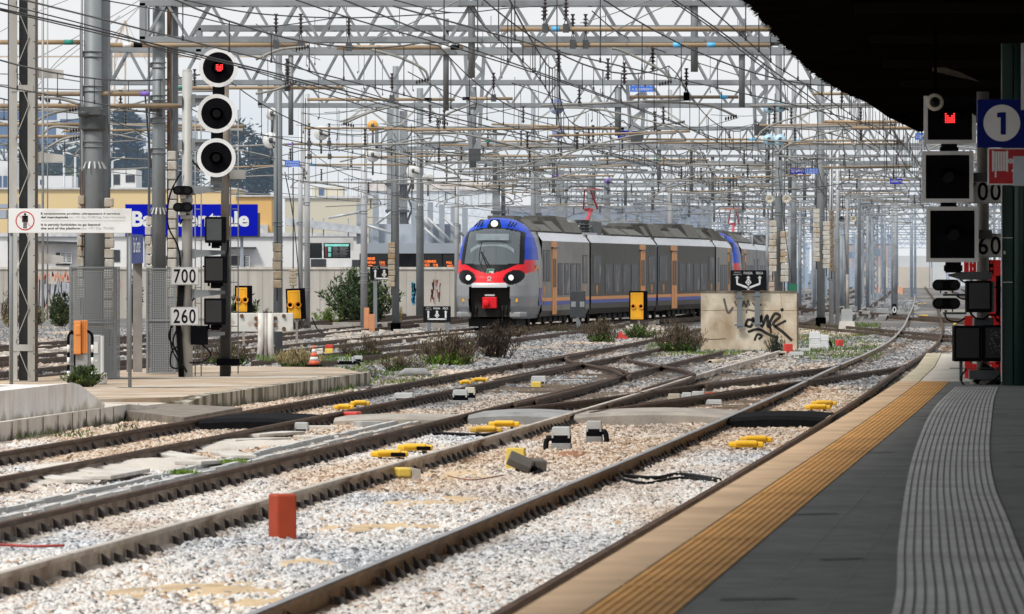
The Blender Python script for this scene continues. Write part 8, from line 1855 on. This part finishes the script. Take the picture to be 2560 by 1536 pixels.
tree(280, 380, 490, 90, 510, 'dark round tree right of the thickest pole', 6, (LF_CY, LF_PI), 'round', n=3000, leaf=.6, name='broadleaf_tree')
tree(140, 345, 480, 100, 520, 'dark green round tree behind the lattice mast rods', 7, (LF_PI, LF_CY), 'round', n=3400, leaf=.65, name='broadleaf_tree')
tree(195, 348, 480, 90, 530, 'dark green round tree left of the thickest pole', 8, (LF_PI, LF_CY), 'round', n=3000, leaf=.65, name='broadleaf_tree')
tree(10, 350, 480, 90, 525, 'dark green tree at the picture edge', 9, (LF_PI, LF_CY), 'round', n=2600, leaf=.65, name='broadleaf_tree')
tree(128, 402, 480, 66, 470, 'yellowish olive tree in front of the dark green trees', 10, (LF_OL, LF_PI), 'round', n=2600, leaf=.5, name='olive_tree')
tree(172, 410, 480, 50, 475, 'smaller yellowish olive tree near the twin street lamp', 11, (LF_OL, LF_PI), 'round', n=2000, leaf=.5, name='olive_tree')
tree(125, 435, 480, 90, 440, 'spiky dark pine directly above the yellow wall', 12, (LF_D, LF_CY), 'cone', n=2400, leaf=.4, name='pine_tree')
tree(205, 450, 480, 60, 445, 'small green shrub tree above the yellow wall by the thickest pole', 13, (LF_PI, LF_D), 'round', n=1600, leaf=.4, name='broadleaf_tree')
tree(470, 395, 490, 90, 505, 'dark conifer hidden behind the signal mast', 14, (LF_CY, LF_CY2), n=2600, leaf=.5)

# ================================================================ right-hand signal, canopy, signs under it
YR = 80.0
def XR(px): return X(px, YR)
def ZR(py): return Z(py, YR)
t = thing('railway_signal', 'railway signal with three square white framed lamps, topmost lit red, on the dark platform', 'signal', (XR(2457), YR, PZ)); ox = XR(2457); oz = PZ
MASTG = M('mast_beige', (0.30, 0.28, 0.245), 0.65, 0.1, 0.1, 3)
mb = MB(); mb.tube((0, 0, 0), (0, 0, ZR(230)-oz), .082, 18); mb.lathe((0, 0, 0), [(.17, 0), (.17, .05), (.1, .12)], 'z', 18); mb.build('mast', MASTG, t)
for i, (a, b_, c, d) in enumerate(((2303, 2433, 243, 362), (2298, 2426, 380, 508), (2309, 2439, 518, 656))):
    x0, x1_, z0, z1 = XR(a)-ox, XR(b_)-ox, ZR(d)-oz, ZR(c)-oz; bw = .052
    mb = MB(); y0, y1 = -.52, -.49
    if i == 0:
        mb.prism([(x0, z0), (x1_, z0), (x1_, z0+.36), (x1_-bw, z0+.40), (x1_-bw, z0+bw), (x0+bw, z0+bw), (x0+bw, z1), (x0, z1)], y0, y1)
    else:
        mb.bx(x0, x1_, y0, y1, z0, z0+bw); mb.bx(x0, x1_, y0, y1, z1-bw, z1); mb.bx(x0, x0+bw, y0, y1, z0+bw, z1-bw); mb.bx(x1_-bw, x1_, y0, y1, z0+bw, z1-bw)
    fixn(mb.build('frame', GREYW, t))
    mb = MB(); mb.bx(x0+bw*.5, x1_-bw*.5, -.50, -.46, z0+bw*.5, z1-bw*.5); mb.build('face', BLACK, t)
    cx, cz = (x0+x1_)/2+.02, (z0+z1)/2
    if i == 0: cx, cz = XR(2367.5)-ox, ZR(298)-oz
    mb = MB(); n = 14; vs = [(cx+.13*math.cos(math.pi*k/n), -.50, cz+.13*math.sin(math.pi*k/n)) for k in range(n+1)]; vs2 = [(x, -.72, z-.02) for x, y, z in vs]; mb.add(vs+vs2, [(k, k+1, n+2+k, n+1+k) for k in range(n)]); mb.build('visor', BLACKM, t)
    mb = MB(); mb.lathe((cx, -.51, cz), [(.0, -.02), (.07, -.02), (.095, .01)], 'y', 22); mb.build('lens', LENS, t)
    if i == 0:
        mb = MB(); rr = random.Random(3)
        for u in range(5):
            for v in range(5):
                if (v == 4 and u in (1, 2, 3)) or (v == 3 and u == 2): continue
                mb.lathe((cx-.055+u*.0275, -.535, cz-.055+v*.0275), [(.0, -.004), (.011, 0), (.009, .01)], 'y', 8)
        mb.build('lit_lamp', LED, t)
    mb = MB(); mb.bx(cx-.10, cx+.10, -.46, -.3, z0-.14, z0+.02); mb.bx(cx-.12, cx+.12, -.44, -.32, z0-.12, z0-.04); mb.build('connector', BLACK, t)
    mb = MB(); mb.bx(x1_-.1, .1, -.3, -.1, cz-.06, cz+.06) ; mb.build('bracket_arm', STEELD, t)
z = ZR(690)-oz; mb = MB(); mb.prism([(XR(2366)-ox, ZR(686)-oz), (XR(2400)-ox, ZR(680)-oz), (XR(2474)-ox, ZR(680)-oz), (XR(2474)-ox, ZR(699)-oz), (XR(2400)-ox, ZR(700)-oz), (XR(2367)-ox, ZR(691)-oz)], -.42, -.3); fixn(mb.build('bracket_arm', STEELD, t))
for py in (713, 759):
    z = ZR(py)-oz; mb = MB(); L_ = XR(2342)-ox, XR(2382)-ox; rz_ = 14*YR/F
    P = [(L_[1]+rz_*math.cos(R(-90+180*k/10)), z+rz_*math.sin(R(-90+180*k/10))) for k in range(11)]+[(L_[0]+rz_*math.cos(R(90+180*k/10)), z+rz_*math.sin(R(90+180*k/10))) for k in range(11)]
    mb.prism(P, -.36, -.2); fixn(mb.build('twin_lamp', BLACK, t))
    mb = MB()
    for x in L_: mb.lathe((x, -.365, z), [(.0, -.004), (.055, -.004), (.06, .01)], 'y', 16)
    mb.build('lens', LENS, t)
    mb = MB(); mb.bx(XR(2354)-ox, XR(2412)-ox, -.28, -.2, z-.145, z-.115); mb.prism([(XR(2356)-ox, z-.09), (XR(2366)-ox, z-.09), (XR(2361)-ox, z-.125)], -.3, -.25); mb.bx(XR(2346)-ox, XR(2349)-ox, -.3, -.27, z-.11, z-.05); mb.bx(XR(2376)-ox, XR(2379)-ox, -.3, -.27, z-.11, z-.05); fixn(mb.build('lamp_bracket', STEELD, t))
def rbox(a, b_, c, d, face, nm='indicator_box', y0=-.5, y1=-.15):
    x0, x1_, z0, z1 = XR(a)-ox, XR(b_)-ox, ZR(d)-oz, ZR(c)-oz; mb = MB(); mb.bx(x0, x1_, y0, y1, z0, z1); bevel(mb.build(nm, BLACK, t), .015)
    mb = MB(); mb.bx(x0+.03, x1_-.03, y0-.01, y0, z0+.05, z1-.03); mb.build('indicator_face', face, t); return x0, x1_, z0, z1
rbox(2410, 2472, 702, 781, M('dusk_glass', (0.035, 0.034, 0.04), 0.5, haze=False)); mb = MB(); mb.bx(XR(2472)-ox+.003, XR(2480)-ox, -.45, -.18, ZR(780)-oz, ZR(704)-oz); mb.build('side_wall', STEEL, t)
rbox(2378, 2446, 814, 903, M('dot_dark', (0.012, 0.012, 0.013), 0.6, haze=False))
x0, x1_, z0, z1 = rbox(2451, 2521, 813, 903, M('dot_panel', (0.016, 0.016, 0.017), 0.6, haze=False)); rr = random.Random(6); mb = MB()
for k in range(60):
    x = rr.uniform(x0+.08, x1_-.08); zz = rr.uniform(z0+.12, z1-.07); mb.bx(x-.004, x+.004, -.516, -.511, zz-.004, zz+.004)
mb.build('reflector_dots', GREYINK, t)
mb = MB(); mb.bx(XR(2370)-ox, XR(2530)-ox, -.32, -.28, ZR(921)-oz, ZR(919)-oz); mb.bx(-.20, .20, -.3, -.1, ZR(948)-oz, ZR(925)-oz); mb.bx(-.13, .13, -.2, .1, ZR(815)-oz, ZR(795)-oz); mb.bx(-.33, -.29, -.3, -.2, .05, .65); mb.build('base_frame', STEELD, t)
mb = MB()
for P in ([(2412, 922), (2400, 940), (2402, 958), (2425, 967), (2450, 960)], [(2510, 915), (2528, 905), (2536, 880), (2530, 820), (2510, 760), (2495, 720)], [(2480, 718), (2500, 722), (2515, 745), (2527, 800)], [(2480, 785), (2490, 802), (2512, 808), (2530, 808)], [(2358, 786), (2366, 800), (2390, 805), (2408, 795)], [(2420, 780), (2435, 795), (2455, 797), (2470, 785)], [(2455, 965), (2480, 950), (2510, 925), (2535, 915)], [(2450, 966), (2500, 950), (2540, 951)], [(2470, 960), (2510, 962), (2545, 958)], [(2390, 690), (2400, 702), (2412, 708)], [(2388, 740), (2400, 747), (2412, 748)]):
    mb.path([(XR(p.x)-ox, -.3, ZR(p.y)-oz) for p in curve(P, 6)], .013, 6)
mb.path([(XR(2440)-ox, -.1, 0.02), (XR(2460)-ox, -.15, .25), (XR(2475)-ox, -.1, .18), (XR(2500)-ox, -.1, .02)], .06, 8); mb.build('cable', CABLE, t)
PLG = M('plate_grey', (0.80, 0.79, 0.77), 0.7, 0, .05, 3, haze=False)
plate(2408, 2507, 449, 509, YR-.12, '700', 'upper grey number plate behind the middle square lamp, its 7 hidden', PLG, txt_w=.9); plate(2408, 2507, 584, 644, YR-.12, '260', 'lower grey number plate behind the lowest square lamp, its 2 hidden', PLG, txt_w=.9)
# red plastic barrier netting behind
Y = 84; t = thing('barrier_net', 'red plastic barrier strips standing behind the square signal', 'barrier', (X(2460, Y), Y, PZ)); c0 = X(2460, Y)
REDN = flagmesh('red_net', (0.8, 0.012, 0.008), .42, .085)
for (a, b_, c, d, mt) in ((2410, 2422, 655, 682, NETRED), (2424, 2441, 655, 682, REDN), (2471, 2484, 652, 690, REDN), (2411, 2436, 790, 815, NETRED), (2472, 2502, 650, 790, NETRED), (2474, 2500, 785, 815, REDN), (2412, 2426, 900, 946, NETRED), (2427, 2443, 910, 935, NETRED), (2470, 2500, 905, 948, REDN), (2490, 2502, 690, 948, NETRED), (2340, 2408, 700, 728, M('faded_red_board', (0.6, 0.16, 0.12), 0.6)) if False else (2412, 2424, 815, 900, NETRED)):
    mb = MB(); mb.bx(X(a, Y)-c0, X(b_, Y)-c0, 0, .02, Z(d, Y)-PZ, Z(c, Y)-PZ); mb.build('strip', mt, t)
mb = MB(); mb.bx(X(2426, Y)-c0, X(2432, Y)-c0, .05, .09, 0, 1.7); mb.bx(X(2486, Y)-c0, X(2490, Y)-c0, .05, .09, 0, 1.7); mb.build('upright', MASTG, t)
# white light panel of sky seen behind is left open; green column and dark wall at the platform side
Y = 79; t = thing('green_column', 'dark green steel column and panels at the edge of the picture', 'column', (X(2530, Y), Y, PZ)); c0 = X(2530, Y)
mb = MB(); mb.bx(X(2507, Y)-c0, X(2533, Y)-c0, .1, .3, 0, 5); mb.build('panel', GREENP, t)
mb = MB(); mb.tube((X(2547, Y)-c0, 0, 0), (X(2547, Y)-c0, 0, 5), .06, 14); mb.build('round_post', GREENP, t)
mb = MB(); mb.bx(X(2533, Y)-c0, X(2620, Y)-c0, .15, .4, 0, 5); mb.build('dark_infill', M('shadow_green', (0.008, 0.012, 0.012), 0.7, haze=False), t)
mb = MB()
for py in (595, 706): mb.bx(X(2507, Y)-c0, X(2533, Y)-c0, .08, .1, Z(py+1, Y)-PZ, Z(py-1, Y)-PZ)
mb.bx(X(2504, Y)-c0, X(2506, Y)-c0, .05, .1, .05, 3.0); mb.bx(X(2510, Y)-c0, X(2515, Y)-c0, .08, .1, Z(636, Y)-PZ, Z(628, Y)-PZ); mb.build('trim', GREYW, t)
# platform number sign and hose sign
Y = 72; a = D(2444, 369, Y); b_ = D(2575, 249, Y); w = b_.x-a.x; h = b_.z-a.z; t = thing('platform_number_sign', 'dark blue sign with a pale disc and the number 1', 'sign', (a.x, Y, a.z))
mb = MB(); mb.bx(0, w, 0, .12, 0, h); mb.build('panel', NAVY, t)
cx, cz = D(2504.5, 308, Y).x-a.x, D(2504.5, 308, Y).z-a.z; mb = MB(); mb.poly(disc((cx, cz), 46*Y/F, 48, -.004)); mb.build('disc', GREYW, t)
mb = MB(); u = Y/F; mb.add([(cx-3*u, -.008, cz-29*u), (cx+10*u, -.008, cz-29*u), (cx+10*u, -.008, cz+27*u), (cx-2*u, -.008, cz+27*u), (cx-12*u, -.008, cz+25*u), (cx-12*u, -.008, cz+14*u), (cx-3*u, -.008, cz+14*u)], [tuple(range(7))]); mb.build('numeral', NAVY, t)
Y = 70; a = D(2470, 463, Y); b_ = D(2580, 371, Y); w = b_.x-a.x; h = b_.z-a.z; t = thing('fire_hose_sign', 'red fire hose reel sign with white rim below the number sign', 'sign', (a.x, Y, a.z))
mb = MB(); mb.bx(0, w, 0, .05, 0, h); mb.build('rim', GREYW, t); mb = MB(); mb.bx(.012, w, -.004, -.001, .016, h-.012); mb.build('field', M('hose_red', (0.42, 0.012, 0.02), 0.5, haze=False), t)
mb = MB(); u = Y/F
def hp(px, py): p = D(px, py, Y); return p.x-a.x, p.z-a.z
for k in range(6):
    xa, za = hp(2481.5+k*6.4, 428); xb_, zb_ = hp(2486.5+k*6.4, 379); mb.bx(xa, xb_, -.008, -.005, za, zb_)
xa, za = hp(2480, 429); xb_, zb_ = hp(2484, 377); mb.bx(xa, xb_, -.0085, -.005, za, zb_); xa, za = hp(2516, 430); xb_, zb_ = hp(2520, 377); mb.bx(xa, xb_, -.0085, -.005, za, zb_); xa, za = hp(2487, 444); xb_, zb_ = hp(2491, 428); mb.bx(xa, xb_, -.008, -.005, za, zb_)
ring(mb, hp(2526.5, 403), 4*u, 6.5*u, -.007, 18); xa, za = hp(2520, 404); xb_, zb_ = hp(2533, 402); mb.bx(xa, xb_, -.0075, -.006, za, zb_); xa, za = hp(2525.5, 409); xb_, zb_ = hp(2527.5, 397); mb.bx(xa, xb_, -.0075, -.006, za, zb_); q0 = hp(2527, 427); q1 = hp(2534, 432); q2 = hp(2534, 422); mb.add([(q0[0], -.007, q0[1]), (q1[0], -.007, q1[1]), (q2[0], -.007, q2[1])], [(0, 1, 2)]); mb.build('hose_symbol', GREYW, t)
Y = 66; a = D(2533, 465, Y); b_ = D(2575, 391, Y); t = thing('grey_plate', 'plain pale grey plate overlapping the fire hose sign', 'plate', (a.x, Y, a.z)); mb = MB(); mb.bx(0, b_.x-a.x, 0, .02, 0, b_.z-a.z); mb.build('panel', M('plain_plate', (0.42, 0.47, 0.53), 0.5, haze=False), t)
Y = 64; a = D(2553, 275, Y); b_ = D(2580, 108, Y); t = thing('white_plate', 'narrow pale plate cut by the picture edge, above the number sign', 'plate', (a.x, Y, a.z)); mb = MB(); mb.bx(0, b_.x-a.x, 0, .02, 0, b_.z-a.z); mb.build('panel', M('plain_plate2', (0.55, 0.52, 0.54), 0.5, haze=False), t)
# canopy over the platform: dark netted soffit, edge following the platform
cy, cxs = [14, 66.2, 79.5, 95, 112.5, 122.0], [-2.9, 2.57, 3.62, 5.0, 7.1, 8.35]
ZC = 5.1; t = thing('platform_canopy', 'black netted underside of the platform canopy filling the upper corner', 'canopy', (0, 0, 0))
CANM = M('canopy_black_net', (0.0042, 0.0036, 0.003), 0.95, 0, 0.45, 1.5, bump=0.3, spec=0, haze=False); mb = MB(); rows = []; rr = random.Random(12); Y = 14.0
while Y < 121.9:
    x = interp(cy, cxs, Y)+rr.uniform(-.03, .03); rows.append([(x, Y, ZC-.02), (x+.9, Y, ZC+.02+.03*math.sin(Y*.9)), (x+2.4, Y, ZC+.06+.05*math.sin(Y*.5)), (x+6, Y, ZC+.02), (24, Y, ZC-.05)]); Y += .6
for r0, r1 in zip(rows, rows[1:]):
    for k in range(4): mb.add([r0[k], r1[k], r1[k+1], r0[k+1]], [(0, 1, 2, 3)])
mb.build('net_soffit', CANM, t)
mb = MB(); P = [(interp(cy, cxs, Y)+.05, Y) for Y in [14+i*4 for i in range(28)]]
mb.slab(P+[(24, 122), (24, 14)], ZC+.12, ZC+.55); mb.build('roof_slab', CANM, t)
mb = MB()
for i in range(900):
    Y = rr.uniform(50, 121); x = interp(cy, cxs, Y); leafquad(mb, Vector((x+.02, Y, ZC)), Vector((-1, rr.uniform(-.6, .6), rr.uniform(-.6, .2))), rr.uniform(.03, .10), .012, rr)
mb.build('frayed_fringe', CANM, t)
mb = MB(); a = D(2226, 284, 114); b_ = D(2303, 320, 119); c = D(2330, 345, 119); mb.path([D(2165, 240, 112), D(2226, 283, 113), D(2303, 320, 114)], .09, 6); mb.build('edge_beam', CANM, t)
for k in range(9):
    Y = 40+k*9; mb = MB(); mb.bx(interp(cy, cxs, Y)+1.2, 22, Y, Y+.18, ZC-.10, ZC+.0); mb.build('cross_beam', M('canopy_beam', (0.013, 0.010, 0.008), 0.9, spec=0, haze=False) if k == 0 else MAT['canopy_beam'], t)
mb = MB(); a = D(2332, 158, 90); q = [D(2333, 160, 88), D(2330, 178, 88), D(2400, 193, 90), D(2450, 205, 92), D(2400, 181, 90)]; mb.poly(q); mb.build('skylight_patch', M('patch_brown', (0.10, 0.085, 0.06), 0.8, haze=False), t)  # faint skylight wedge under the canopy, its light put into the colour
t = thing('torn_net', 'frayed see-through piece of netting hanging from the canopy edge', 'net', (0, 0, 0)); mb = MB(); mb.poly([D(2206, 243, 118), D(2262, 250, 118), D(2306, 270, 118), D(2306, 300, 118), D(2250, 285, 118)]); mb.build('sheet', NETM, t)
Y = 74; p = D(2337, 256, Y); t = thing('dome_camera', 'round white rimmed dome hanging on a thin stem below the canopy', 'camera', p); mb = MB(); mb.smooth = True; mb.lathe((0, 0, 0), [(.065, -.03), (.105, -.03), (.108, .0), (.09, .06), (.02, .08)], 'y', 28); fixn(mb.build('rim', M('rim_cream', (0.50, 0.47, 0.38), 0.5, haze=False), t)); mb = MB(); mb.smooth = True; mb.lathe((0, -.03, 0), [(.0, -.035), (.04, -.028), (.066, 0)], 'y', 22); fixn(mb.build('dome', LENS, t)); mb = MB(); mb.tube((.01, .03, .09), (.01, .03, ZC-p.z), .018, 8); mb.build('stem', BLACKM, t)
